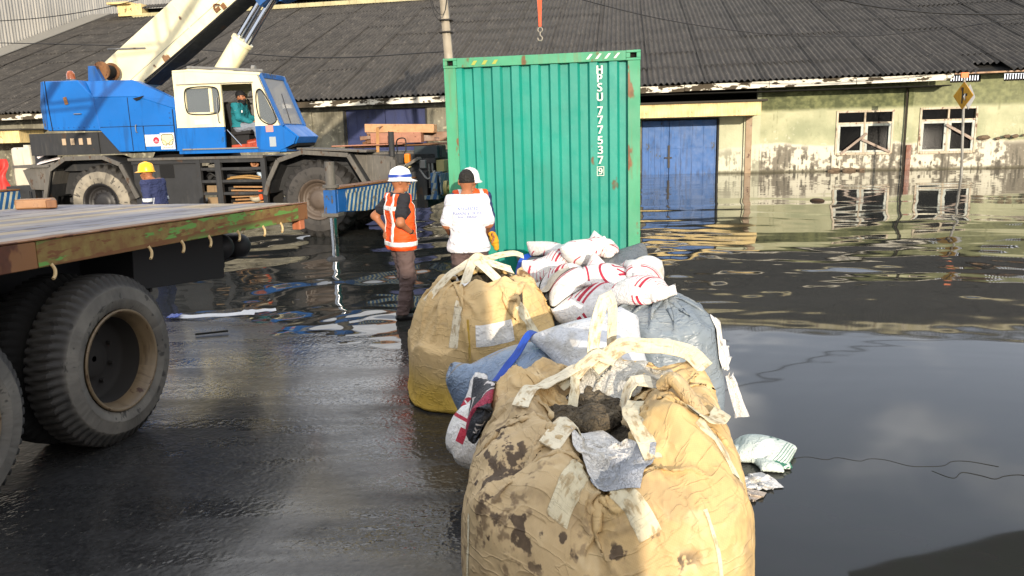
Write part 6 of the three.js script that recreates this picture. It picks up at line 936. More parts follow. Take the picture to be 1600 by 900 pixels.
{
  const g = LB.geometry(); const gl = g.clone(); part('bag_body', (() => { const q = sub(gl, lbThing); q.userData.ready = true; return q; })(), mLeft, lbThing);
  const u = (t) => Math.round(t * LB.nu), v = (h) => Math.round(h / LB.cell);
  const P = (i0, i1, h0, h1, m, name, off) => part(name, (() => { const q = sub(patchOf(LB, g, u(i0), u(i1), v(h0), v(h1), off), lbThing); q.userData.ready = true; return q; })(), m, lbThing);
  P(0.475, 0.555, 0.66, 0.82, whitePlastic(plainWhite), 'label_pouch', 0.007); P(0.415, 0.437, 0.62, 0.94, mStrap, 'lifting_strap', 0.005); P(0.585, 0.612, 0.62, 0.92, mStrapPale, 'lifting_strap', 0.005);
  const end = (t, h) => { const k = LB.id(u(t), v(h)) * 3; return [LB.p[k], LB.p[k + 1] + 0.008, LB.p[k + 2]]; };
  const knot = [-0.30, 1.08, -6.06]; const a = end(0.426, 0.92), b = end(0.598, 0.9), c = end(0.3, 0.9), d = end(0.75, 0.88), e2 = end(0.9, 0.85);
  const mid = (p, q, dy) => [(p[0] + q[0]) / 2, (p[1] + q[1]) / 2 + dy, (p[2] + q[2]) / 2];
  const R = (pts, w, m = mStrap, n) => part('lifting_strap', sub(ribbon(pts, w, 0.006, n ?? [0, 0.2, 1], 40), lbThing), m, lbThing);
  R([a, mid(a, knot, 0.03), knot], 0.07, mStrap, [0.2, 0.2, 1]); R([b, mid(b, knot, 0.04), [knot[0] + 0.01, knot[1] + 0.005, knot[2] + 0.02]], 0.07, mStrap, [0.2, 0.4, 1]); R([knot, [-0.18, 1.06, -6.02], [0.0, 1.0, -5.98], mid(d, knot, 0.06), d], 0.07, mStrap, [0, 1, 0.6]);
  R([c, mid(c, knot, 0.04), [knot[0] - 0.01, knot[1] - 0.01, knot[2] - 0.03]], 0.065, mStrap, [-0.3, 0.6, 0.8]); R([[knot[0], knot[1], knot[2] - 0.04], [-0.16, 1.08, -6.14], [0.0, 1.1, -6.2], [0.1, 1.07, -6.24]], 0.06, mStrapPale, [0, 1, 0.8]); R([e2, mid(e2, knot, 0.05), [knot[0] + 0.02, knot[1] + 0.01, knot[2] - 0.05]], 0.06, mStrapPale, [0, 1, 0.2]);
  R([[knot[0] - 0.03, knot[1] - 0.02, knot[2] + 0.03], [knot[0] + 0.02, knot[1] + 0.03, knot[2] + 0.04], [knot[0] + 0.07, knot[1] + 0.02, knot[2] + 0.02], [knot[0] + 0.1, knot[1] - 0.03, knot[2]]], 0.05, mStrapPale, [0, 0.6, 1]);
  // seam cord down the front
  part('seam', [sub(ribbon([0.86, 0.75, 0.6, 0.45, 0.3].map((h) => { const k = LB.id(u(0.46), v(h)) * 3; return [LB.p[k], LB.p[k + 1], LB.p[k + 2] + 0.004]; }), 0.018, 0.006, [0, 0.2, 1], 30), lbThing)], mLeft, lbThing);
  hfFloor(-0.6, 0.1, -6.4, -5.7, 0.8);
  // load in its mouth
  const f = part('soil_load', [sub(grid(26, 26, (p, q) => { const x = -0.6 + 0.68 * p, z = -6.4 + 0.68 * q; return [x, Math.min(0.9, hfAt(x, z) - 0.03) + 0.025 * fbm(x * 9, z * 9, 1, 4), z, x, z]; }), lbThing)].map(flip), mSoil, lbThing);
}
bag('white_sack', sack({ x: -0.24, z: -5.98, w: 0.42, l: 0.4, yaw: 0.3, sheet: true, cell: 0.016, seed: 61, steps: 80, slack: 1.1, drop: 0.12, add: false }), whitePlastic(plainWhite), 'crumpled white plastic in the mouth of the left tan bulk bag', 'plastic sheet');
// upper grey bags
bag('grey_bag', sack({ x: 0.46, z: -8.15, w: 1.05, l: 1.1, yaw: 0.2, fill: 0.9, cell: 0.032, seed: 5, steps: 110 }), mGreyB, 'grey bag with a blue rim at the top rear of the heap against the container', BB);
bag('grey_bag', sack({ x: 1.06, z: -7.75, w: 0.95, l: 1.1, yaw: -0.3, roll: -0.2, fill: 0.85, cell: 0.032, seed: 6, steps: 110 }), mGreyB, 'plain grey bag at the rear right of the heap above the flood', BB);
bag('grey_bag', sack({ x: 0.1, z: -4.8, w: 0.95, l: 1.2, yaw: -0.55, roll: 0.4, fill: 1.05, cell: 0.026, seed: 7, steps: 120 }), mGreyC, 'blue grey bag with a blue webbing strip leaning between the two tan bulk bags', BB);
bag('grey_bag', sack({ x: 0.38, z: -5.55, w: 0.7, l: 0.8, yaw: 0.5, fill: 0.75, cell: 0.026, seed: 8, steps: 110 }), mGreyB, 'small dark grey bag in the hollow beside the left tan bulk bag', BB);
bag('white_sack', sack({ x: 0.5, z: -4.48, w: 0.74, l: 0.84, yaw: 0.15, fill: 1.0, cell: 0.024, seed: 9, steps: 120 }), whitePlastic(plainWhite, 0xe8ecf4), 'largest plain white sack just behind the nearest tan bulk bag', WS);
{
  const mk = (pts, w, label, nrm) => single('blue_strip', [ribbon(pts, w, 0.006, nrm ?? [0, 1, 0.4], 40)], mBlueTrim, label, 'strip');
  mk([[-0.12, null, -4.42, 0.015], [0.0, null, -4.55, 0.015], [0.12, null, -4.7, 0.015], [0.22, null, -4.84, 0.015]], 0.05, 'blue webbing strip lying across the blue grey bag between the tan bags');
  mk([[0.2, null, -5.25, 0.02], [0.26, null, -5.33, 0.03], [0.34, null, -5.4, 0.02]], 0.09, 'short blue tie beside the small dark grey bag');
  mk([[0.02, null, -8.15, 0.03], [0.14, null, -8.36, 0.03], [0.32, null, -8.5, 0.03], [0.55, null, -8.55, 0.03]], 0.09, 'blue rim along the top of the rear grey bag');
}
// white printed sacks dropped one after the other
const SK = [
  [0.45, -8.28, 0.42, 0.62, 0.9, 2, 'white sack with slanting red strokes at the rear left of the heap top'],
  [0.86, -8.35, 0.4, 0.6, 1.3, 2, 'white sack with slanting red strokes, rearmost on the heap by the container'],
  [0.68, -8.0, 0.44, 0.66, 1.2, 1, 'white sack with rows of red text near the highest point of the heap'],
  [0.95, -7.9, 0.36, 0.56, 0.4, 1, 'small white sack with red text at the rear right of the heap'],
  [0.36, -7.75, 0.38, 0.58, 0.6, 5, 'white sack at the rear left of the heap printed with faded lines'],
  [0.76, -7.7, 0.38, 0.6, 1.0, 2, 'white sack with thick red bars in the middle of the heap top'],
  [0.54, -7.35, 0.44, 0.64, 1.35, 0, 'white sack with a round red emblem, the farther of the two emblem sacks'],
  [0.93, -7.35, 0.38, 0.56, 0.5, 1, 'white sack with a red band right of the farther round emblem'],
  [0.3, -7.2, 0.36, 0.52, 0.2, 1, 'small white sack between the left tan bag and the farther emblem sack'],
  [0.74, -6.95, 0.42, 0.62, 0.8, 1, 'white sack with red text lines between the two round emblem sacks'],
  [1.04, -6.85, 0.36, 0.56, 0.2, 2, 'white sack with red bars at the right edge of the heap'],
  [0.5, -6.7, 0.4, 0.6, 0.5, 1, 'white sack with red text just behind the beige plastic sheet'],
  [0.74, -6.45, 0.4, 0.6, 0.2, 1, 'white sack with small red text under the nearer emblem sack'],
  [0.86, -6.2, 0.48, 0.66, 0.95, 0, 'white sack with a round red emblem, the nearer of the two, tied at its end'],
  [0.6, -5.95, 0.38, 0.58, 1.2, 2, 'white sack with red bars in front of the nearer emblem sack'],
  [0.82, -5.62, 0.38, 0.56, 0.5, 1, 'white sack with red lines tucked beside the large smooth grey bag'],
  [0.46, -6.25, 0.38, 0.58, 1.1, 2, 'white sack with red bars just right of the left tan bag shoulder'],
  [1.06, -6.2, 0.36, 0.54, 0.1, 1, 'small white sack at the water side beside the nearer emblem sack'],
  [0.5, -7.0, 0.4, 0.58, 0.9, 2, 'white sack with red strokes lying across the middle of the heap'],
  [0.66, -5.55, 0.36, 0.54, 1.4, 1, 'white sack with red print at the front of the printed sacks'],
  [0.86, -5.05, 0.36, 0.5, 1.0, 1, 'white sack with red lines lying on the shoulder of the large smooth grey bag'],
];
SK.forEach(([x, z, w, l, yaw, kind, label], i) => bag('white_sack', sack({ x, z, w, l, yaw, roll: 0.12 * Math.sin(i * 2), tilt: 0.12 * Math.cos(i * 3), fill: 1.05, cell: 0.018, tie: i % 3 !== 1 ? 0.87 : null, seed: 20 + i, steps: 90, slack: 1.03 }), mPrint[kind === 5 ? 1 : kind], label, WS));
bag('plastic_sheet', sack({ x: 0.3, z: -6.5, w: 0.5, l: 0.66, yaw: 0.5, sheet: true, cell: 0.02, seed: 41, steps: 110, slack: 1.12, drop: 0.1 }), whitePlastic(plainWhite, 0xe2d8c6), 'crumpled beige plastic sheet draped down between left tan bag and printed sacks', 'plastic sheet');
bag('white_sack', sack({ x: 1.3, z: -7.5, w: 0.5, l: 0.62, yaw: 0.3, roll: -0.3, fill: 0.85, cell: 0.02, tie: 0.85, seed: 42, steps: 120 }), whitePlastic(plainWhite), 'plain white bundled sack at the right rear of the heap by the water', WS);
bag('plastic_sheet', sack({ x: 1.38, z: -4.75, w: 0.36, l: 0.34, yaw: 0.3, roll: -0.9, sheet: true, cell: 0.016, seed: 43, steps: 60, slack: 1.08, crush: 0.7, pin: true, y: 0.7, add: false }), whitePlastic(plainWhite), 'torn white plastic sticking out beside the large grey bag over the water', 'plastic sheet');
bag('plastic_sheet', sack({ x: 0.2, z: -7.35, w: 0.5, l: 0.6, yaw: 0.8, sheet: true, cell: 0.02, seed: 44, steps: 90, slack: 1.15, drop: 0.1 }), whitePlastic(plainWhite, 0xf0ece4), 'crumpled white plastic behind the straps of the left tan bag', 'plastic sheet');
single('bottle_cap', [place(new THREE.SphereGeometry(0.032, 12, 8), 1.17, hfAt(1.17, -6.6) + 0.03, -6.6), cyl(0.02, 0.025, 0.04, 1.17, hfAt(1.17, -6.6) + 0.06, -6.6)], std({ color: 0xc01828, roughness: 0.4 }), 'small red bottle cap at the right of the heap below the white bundle', 'bottle cap');
// nearest tan bulk bag
const NB = bulkBag({ cx: 0.36, cz: -2.98, yaw: -0.1, hw: 0.56, hd: 0.57, H: 0.84, collar: 0.56, cell: 0.0135, slack: 1.05, seed: 8, power: 4, steps: 170,
  prof: (h) => 0.93 + 0.085 * Math.sin(clamp(h / 0.84) * 2.7 + 0.15) - 0.04 * sstep(0.74, 0.86, h),
  topY: (x, z) => { let t = 0.90 - 0.17 * z + 0.05 * N3(x * 3.1, z * 3.1, 5) + 0.02 * N3(x * 8, z * 8, 3); t += 0.15 * Math.exp(-((x - 0.24) ** 2 / 0.03 + (z - 0.12) ** 2 / 0.06)) + 0.06 * Math.exp(-((z + 0.46) ** 2) / 0.03) * sstep(-0.6, -0.1, x) + 0.07 * Math.exp(-((x + 0.26) ** 2 / 0.02 + (z - 0.14) ** 2 / 0.03)) - 0.20 * Math.exp(-((x + 0.05) ** 2 / 0.03 + (z + 0.1) ** 2 / 0.05)) - 0.15 * Math.exp(-((x + 0.02 + 0.2 * (z - 0.38)) ** 2 / 0.008 + (z - 0.36) ** 2 / 0.05)); return t - 0.3 * Math.pow(clamp(Math.max(Math.abs(x), Math.abs(z)) / 0.57), 9); } });
NB.crease((x, y) => 0.003 + 0.010 * sstep(0.6, 0.9, y), 8, [1, 0.55, 1]);
const nbThing = thing('bulk_bag', 'nearest tan woven bulk bag, open on top, muddy on its left side', BB, [0.36, 0, -2.98]);
{
  const g = NB.geometry(); part('bag_body', (() => { const q = sub(g.clone(), nbThing); q.userData.ready = true; return q; })(), mNear, nbThing);
  const u = (t) => Math.round(t * NB.nu), v = (h) => Math.round(h / NB.cell);
  const P = (i0, i1, h0, h1, m, off) => part('lifting_strap', (() => { const q = sub(patchOf(NB, g, u(i0), u(i1), v(h0), v(h1), off), nbThing); q.userData.ready = true; return q; })(), m, nbThing);
  P(0.54, 0.562, 0.88, 1.18, mStrapPale, 0.006); P(0.436, 0.458, 0.9, 1.18, mStrapPale, 0.006); P(0.66, 0.682, 0.84, 1.1, mStrapPale, 0.006);
  for (const [a, h0, h1] of [[0.598, 0.05, 0.86], [0.36, 0.1, 0.8]]) part('seam', (() => { const q = sub(patchOf(NB, g, u(a), u(a) + 1, v(h0), v(h1), 0.006), nbThing); q.userData.ready = true; return q; })(), mStrapPale, nbThing);
  const R = (pts, w, m = mStrap, n) => part('lifting_strap', sub(ribbon(pts, w, 0.006, n, 56), nbThing), m, nbThing);
  R([[0.12, null, -2.72, 0.015], [0.22, null, -2.86, 0.03], [0.36, null, -3.0, 0.06], [0.5, null, -3.1, 0.07], [0.58, null, -3.1, 0.03]], 0.085, mStrap, [0, 1, 0.6]);
  R([[0.36, null, -3.36, 0.02], [0.5, null, -3.4, 0.07], [0.64, null, -3.42, 0.09], [0.78, null, -3.38, 0.05], [0.86, null, -3.3, 0.015]], 0.085, mStrapPale, [0, 0.8, 0.6]);
  R([[0.42, null, -3.46, 0.02], [0.44, null, -3.5, 0.1], [0.56, null, -3.54, 0.14], [0.7, null, -3.54, 0.09], [0.78, null, -3.5, 0.02]], 0.075, mStrap, [0, 0.7, 0.7]);
  R([[0.36, null, -3.42, 0.01], [0.38, 1.14, -3.46], [0.42, 1.26, -3.5], [0.445, 1.3, -3.52], [0.47, 1.24, -3.54], [0.47, 1.1, -3.56], [0.47, null, -3.58, 0.01]], 0.06, mStrap, [0.3, 0, 1]);
  R([[0.2, null, -3.3, 0.02], [0.28, null, -3.34, 0.05], [0.38, null, -3.38, 0.05], [0.46, null, -3.36, 0.03]], 0.07, mStrapPale, [0, 1, 0.4]);
  R([[0.24, null, -3.12, 0.02], [0.26, null, -3.2, 0.06], [0.27, null, -3.3, 0.06], [0.26, null, -3.38, 0.02]], 0.045, mStrapPale, [0.5, 1, 0.3]);
  R([[0.02, null, -2.98, 0.012], [0.06, null, -3.12, 0.03], [0.14, null, -3.26, 0.04], [0.26, null, -3.36, 0.05], [0.34, null, -3.4, 0.03]], 0.07, mStrap, [0, 1, 0.2]);
  R([[0.66, null, -2.72, 0.012], [0.76, null, -2.8, 0.03], [0.84, null, -2.95, 0.035], [0.86, null, -3.08, 0.012]], 0.075, mStrapPale, [0.2, 1, 0.2]);
  R([[0.5, null, -2.62, 0.012], [0.47, null, -2.76, 0.02], [0.46, null, -2.9, 0.03], [0.5, null, -3.02, 0.02]], 0.07, mStrapPale, [0, 1, 0.4]);
  // tied corner tail
  part('tied_corner', [sub(tube([[0.6, hfAt(0.6, -2.98) + 0.02, -2.98], [0.63, hfAt(0.63, -2.92) + 0.055, -2.92], [0.68, hfAt(0.68, -2.84) + 0.04, -2.84], [0.72, hfAt(0.72, -2.78) + 0.01, -2.78]], 0.03, 24, 10), nbThing)], mNear, nbThing);
  hfFloor(0.1, 0.62, -3.4, -2.72, 0.84);
  part('soil_load', [sub(grid(30, 30, (p, q) => { const x = 0.08 + 0.56 * p, z = -3.4 + 0.56 * q; return [x, 0.83 + 0.045 * fbm(x * 7, z * 7, 1, 5) + 0.03 * Math.sin(x * 14), z, x, z]; }), nbThing)].map(flip), mSoil, nbThing);
  const m2 = []; const r = rng(77); for (let i = 0; i < 7; i++) part('earth_clod', [sub(place(new THREE.IcosahedronGeometry(0.06 + 0.06 * r(), 3).scale(1.2, 0.45, 0.9), 0.2 + 0.3 * r(), 0.855 + 0.02 * r(), -3.3 + 0.4 * r(), 0.3 * r(), r() * 3, 0).scale(1, 1, 1), nbThing)].map((q) => { const p = q.attributes.position; for (let k = 0; k < p.count; k++) p.setY(k, p.getY(k) + 0.035 * fbm(p.getX(k) * 18, p.getY(k) * 18, p.getZ(k) * 18, 4)); q.computeVertexNormals(); return q; }), mSoil, nbThing);
}
const scrap = (o, label, tint, name = 'plastic_sheet', cat = 'plastic sheet') => bag(name, sack({ sheet: true, cell: 0.013, slack: 1.1, crush: 0.62, steps: 60, add: false, drop: 0.06, ...o }), whitePlastic(plainWhite, tint ?? 0xffffff), label, cat);
scrap({ x: 0.32, z: -2.8, w: 0.24, l: 0.34, yaw: 0.5, seed: 71 }, 'knotted white plastic lying in the front mouth of the nearest tan bag');
scrap({ x: 0.42, z: -3.3, w: 0.3, l: 0.34, yaw: -0.5, seed: 72 }, 'pale grey plastic across the back of the mouth of the nearest tan bag', 0xdcdad2);
scrap({ x: 0.6, z: -3.22, w: 0.26, l: 0.22, yaw: 0.2, seed: 73 }, 'dirty white woven scrap at the right of the mouth of the nearest tan bag', 0xc8c2b4);
scrap({ x: 0.4, z: -2.66, w: 0.2, l: 0.22, yaw: 0.9, seed: 74 }, 'blue grey plastic showing in the front notch of the nearest tan bag', 0xc4cad6);
// loose sacks round the near bag
bag('white_sack', sack({ x: -0.27, z: -4.32, w: 0.38, l: 0.8, yaw: 0.25, tilt: 1.45, fill: 0.82, cell: 0.015, tie: 0.16, seed: 51, steps: 80, y: 0.2, add: false, stand: (c, q) => { for (let i = 0; i <= q.nx; i++) for (const f of [q.top, q.low]) { const k = f(i, q.neck) * 3; c.p[k] += ((-0.24) - c.p[k]) * 0.1; c.p[k + 1] += (0.4 - c.p[k + 1]) * 0.3; c.p[k + 2] += (-4.34 - c.p[k + 2]) * 0.1; const t = f(i, 1) * 3; c.p[t + 1] += (0.48 - c.p[t + 1]) * 0.05; } } }), mPrint[3], 'tied white sack with red printed panels standing on the ground left of the near bag', WS);
bag('printed_sack', sack({ x: -0.15, z: -3.3, w: 0.27, l: 0.4, yaw: 0.35, roll: 0.3, fill: 0.6, cell: 0.018, seed: 52, steps: 80, drop: 0.05 }), mPrint[4], 'dark grey and crimson printed sack slumped against the left of the near bag', WS);
bag('sunken_sack', sack({ x: 1.55, z: -4.55, w: 0.55, l: 0.8, yaw: 1.45, fill: 0.42, cell: 0.02, seed: 53, steps: 90, y: 0.04 , add: false }), mPrint[5], 'pale sack with green printing lying half sunk in the flood right of the near bag', WS);
scrap({ x: 1.42, z: -4.2, w: 0.3, l: 0.3, yaw: 0.4, seed: 75, crush: 0.45, y: 0.16, steps: 24 }, 'white plastic bundle just right of the near bag above the sunken sack');
scrap({ x: 1.3, z: -4.05, w: 0.22, l: 0.2, yaw: 1.0, seed: 76, crush: 0.45, y: 0.12, steps: 24 }, 'small crumpled plastic scrap between near bag and sunken sack', 0xe8d8c8);
scrap({ x: 1.28, z: -4.15, w: 0.14, l: 0.22, yaw: 0.8, roll: -0.6, seed: 77, y: 0.66, pin: true }, 'thin white scrap poking out behind the right shoulder of the near bag');

{
  const mW = new THREE.MeshPhysicalMaterial({ map: plainWhite, color: 0xe8ecf6, roughness: 0.35, side: THREE.DoubleSide });
  const strip = (pts, w, m, label) => single('plastic_strip', [ribbon(pts, w, 0.004, [0, 1, 0.2], 40)], m, label, 'plastic strip');
  strip([[-4.05, 0.02, -8.95], [-3.8, 0.03, -8.9], [-3.5, 0.02, -8.98], [-3.1, 0.025, -9.02]], 0.1, mW, 'pale plastic strip floating at the water edge beyond the trailer wheel'); strip([[-3.3, 0.02, -9.15], [-3.15, 0.03, -9.1], [-2.9, 0.02, -9.2]], 0.09, mW, 'shorter pale plastic strip floating right of the long one');
  strip([[-4.1, 0.035, -8.93], [-3.95, 0.045, -8.9]], 0.11, mBlueTrim, 'blue end of plastic sheet at the water edge beyond the trailer wheel');
}
// ---------- people: a skeleton of tapered bones, joined with a smooth minimum and meshed ----------
function meshField(f, lo, hi, cell) {                            // surface nets
  const n = [0, 1, 2].map((d) => Math.ceil((hi[d] - lo[d]) / cell) + 1), [nx, ny, nz] = n, F = new Float32Array(nx * ny * nz), id = new Int32Array(nx * ny * nz).fill(-1), pos = [], idx = [];
  const at = (i, j, k) => (k * ny + j) * nx + i;
  const B = 6, far = B / 2 * 1.74 * cell * 1.25 + 0.03;
  for (let k = 0; k < nz; k += B) for (let j = 0; j < ny; j += B) for (let i = 0; i < nx; i += B) {
    const h = (B - 1) / 2, q = f(lo[0] + (i + h) * cell, lo[1] + (j + h) * cell, lo[2] + (k + h) * cell), skip = Math.abs(q) > far;
    for (let c = k; c < Math.min(nz, k + B); c++) for (let b = j; b < Math.min(ny, j + B); b++) for (let a = i; a < Math.min(nx, i + B); a++) F[at(a, b, c)] = skip ? q : f(lo[0] + a * cell, lo[1] + b * cell, lo[2] + c * cell);
  }
  const E = [[0, 1], [0, 2], [0, 4], [1, 3], [1, 5], [2, 3], [2, 6], [3, 7], [4, 5], [4, 6], [5, 7], [6, 7]];
  for (let k = 0; k < nz - 1; k++) for (let j = 0; j < ny - 1; j++) for (let i = 0; i < nx - 1; i++) {
    const v = []; let m = 0; for (let c = 0; c < 8; c++) { v[c] = F[at(i + (c & 1), j + ((c >> 1) & 1), k + (c >> 2))]; if (v[c] < 0) m |= 1 << c; }
    if (m === 0 || m === 255) continue; let x = 0, y = 0, z = 0, q = 0;
    for (const [a, b] of E) if (((m >> a) & 1) !== ((m >> b) & 1)) { const t = v[a] / (v[a] - v[b]); x += lerp(a & 1, b & 1, t); y += lerp((a >> 1) & 1, (b >> 1) & 1, t); z += lerp(a >> 2, b >> 2, t); q++; }
    id[at(i, j, k)] = pos.length / 3; pos.push(lo[0] + (i + x / q) * cell, lo[1] + (j + y / q) * cell, lo[2] + (k + z / q) * cell);
  }
  const quad = (a, b, c, d, s) => { if (a < 0 || b < 0 || c < 0 || d < 0) return; if (s) idx.push(a, b, c, a, c, d); else idx.push(a, c, b, a, d, c); };
  for (let k = 1; k < nz - 1; k++) for (let j = 1; j < ny - 1; j++) for (let i = 1; i < nx - 1; i++) {
    const a = F[at(i, j, k)] < 0;
    if (a !== F[at(i + 1, j, k)] < 0) quad(id[at(i, j - 1, k - 1)], id[at(i, j, k - 1)], id[at(i, j, k)], id[at(i, j - 1, k)], a);
    if (a !== F[at(i, j + 1, k)] < 0) quad(id[at(i - 1, j, k - 1)], id[at(i - 1, j, k)], id[at(i, j, k)], id[at(i, j, k - 1)], a);
    if (a !== F[at(i, j, k + 1)] < 0) quad(id[at(i - 1, j - 1, k)], id[at(i, j - 1, k)], id[at(i, j, k)], id[at(i - 1, j, k)], a);
  }
  const g = new THREE.BufferGeometry(); g.setAttribute('position', new THREE.Float32BufferAttribute(pos, 3)); g.setIndex(idx); g.computeVertexNormals();
  const uv = new Float32Array(pos.length / 3 * 2); for (let i = 0; i < pos.length / 3; i++) { uv[2 * i] = pos[3 * i] + pos[3 * i + 2] * 0.7; uv[2 * i + 1] = pos[3 * i + 1]; } g.setAttribute('uv', new THREE.BufferAttribute(uv, 2)); g.userData.uvDone = true; return g;
}
const smin = (a, b, k) => { const h = Math.max(k - Math.abs(a - b), 0) / k; return Math.min(a, b) - h * h * k * 0.25; };
function bone(a, b, r1, r2 = r1, sq = null) {                    // tapered capsule; sq = [sx, sz] flattens it
  const d = [b[0] - a[0], b[1] - a[1], b[2] - a[2]], L = d[0] * d[0] + d[1] * d[1] + d[2] * d[2] + 1e-9;
  return (x, y, z) => { let t = ((x - a[0]) * d[0] + (y - a[1]) * d[1] + (z - a[2]) * d[2]) / L; t = t < 0 ? 0 : t > 1 ? 1 : t; const p = x - a[0] - d[0] * t, q = y - a[1] - d[1] * t, r = z - a[2] - d[2] * t; return Math.sqrt(p * p + q * q + r * r) - r1 - (r2 - r1) * t; };
}
const ell = (c, r) => (x, y, z) => { const p = (x - c[0]) / r[0], q = (y - c[1]) / r[1], s = (z - c[2]) / r[2], k = Math.sqrt(p * p + q * q + s * s); return (k - 1) * Math.min(r[0], r[1], r[2]); };
const uni = (bs, k = 0.03) => { const n = bs.length; return (x, y, z) => { let d = 9; for (let i = 0; i < n; i++) { const b = bs[i](x, y, z); if (b < d + k) d = smin(d, b, k); } return d; }; };
const add3 = (a, b, t = 1) => [a[0] + b[0] * t, a[1] + b[1] * t, a[2] + b[2] * t];
const mid3 = (a, b, t = 0.5) => [lerp(a[0], b[0], t), lerp(a[1], b[1], t), lerp(a[2], b[2], t)];
const boundsOf = (J, pad) => { const lo = [9, 9, 9], hi = [-9, -9, -9]; for (const p of J) for (let d = 0; d < 3; d++) { lo[d] = Math.min(lo[d], p[d] - pad); hi[d] = Math.max(hi[d], p[d] + pad); } return [lo, hi]; };
// hand: palm, four fingers of different length with two bends each, thumb from the side of the palm; d = way the hand points, n = palm's back, s = +1/-1
function handBones(w, d, n, s, curl = 0.5) {
  const D = V(...d).normalize(), N = V(...n); N.addScaledVector(D, -N.dot(D)).normalize(); const S = D.clone().cross(N).multiplyScalar(s);
  const P = (a, b, c) => { const v = V(...w).addScaledVector(D, a).addScaledVector(S, b).addScaledVector(N, c); return [v.x, v.y, v.z]; };
  const out = [bone(P(0, 0, 0), P(0.03, 0, 0), 0.024, 0.026), bone(P(0.03, -0.022, 0), P(0.08, -0.024, 0), 0.017, 0.014), bone(P(0.03, 0.012, 0), P(0.085, 0.02, 0), 0.018, 0.014), bone(P(0.03, 0, 0), P(0.085, 0, 0), 0.018, 0.015)];
  [[0.03, 0.062], [0.011, 0.074], [-0.009, 0.07], [-0.028, 0.054]].forEach(([b, L]) => { const a0 = P(0.085, b, 0), c1 = curl * 0.9, c2 = curl * 1.9, a1 = P(0.085 + L * 0.5 * Math.cos(c1), b * 1.06, -L * 0.5 * Math.sin(c1)), a2 = P(0.085 + L * 0.5 * Math.cos(c1) + L * 0.5 * Math.cos(c2), b * 1.06, -L * 0.5 * Math.sin(c1) - L * 0.5 * Math.sin(c2)); out.push(bone(a0, a1, 0.0095, 0.0088), bone(a1, a2, 0.0088, 0.0075)); });
  const t1 = P(0.06, 0.055, -0.012), t2 = P(0.09, 0.062, -0.02); out.push(bone(P(0.022, 0.02, 0), t1, 0.013, 0.011), bone(t1, t2, 0.0105, 0.009)); return out;
}
const skinM = (r, g, b) => { const n = tileNoise(401); return std({ color: new THREE.Color().setRGB(r, g, b, THREE.SRGBColorSpace), roughness: 0.55, bumpMap: shared.bm, bumpScale: 0.001 }); };
const SKIN = skinM(0.62, 0.40, 0.27), HAIR = std({ color: 0x17130f, roughness: 0.75 });
const foldTex = dtex(512, 512, gray((u, v) => 0.5 + 0.3 * Math.pow(clamp(ridge(nA, u + 0.1 * nC(u, v, 4, 4, 3), v, 5, 7, 3)), 3) + 0.2 * nB(u, v, 6, 9, 4)), false, [0.7, 0.7]);
const clothM = (hex, r = 0.85) => { const n = tileNoise(hex & 255); return new THREE.MeshPhysicalMaterial({ color: hex, roughness: r, bumpMap: foldTex, bumpScale: 0.03, sheen: 0.15 }); };
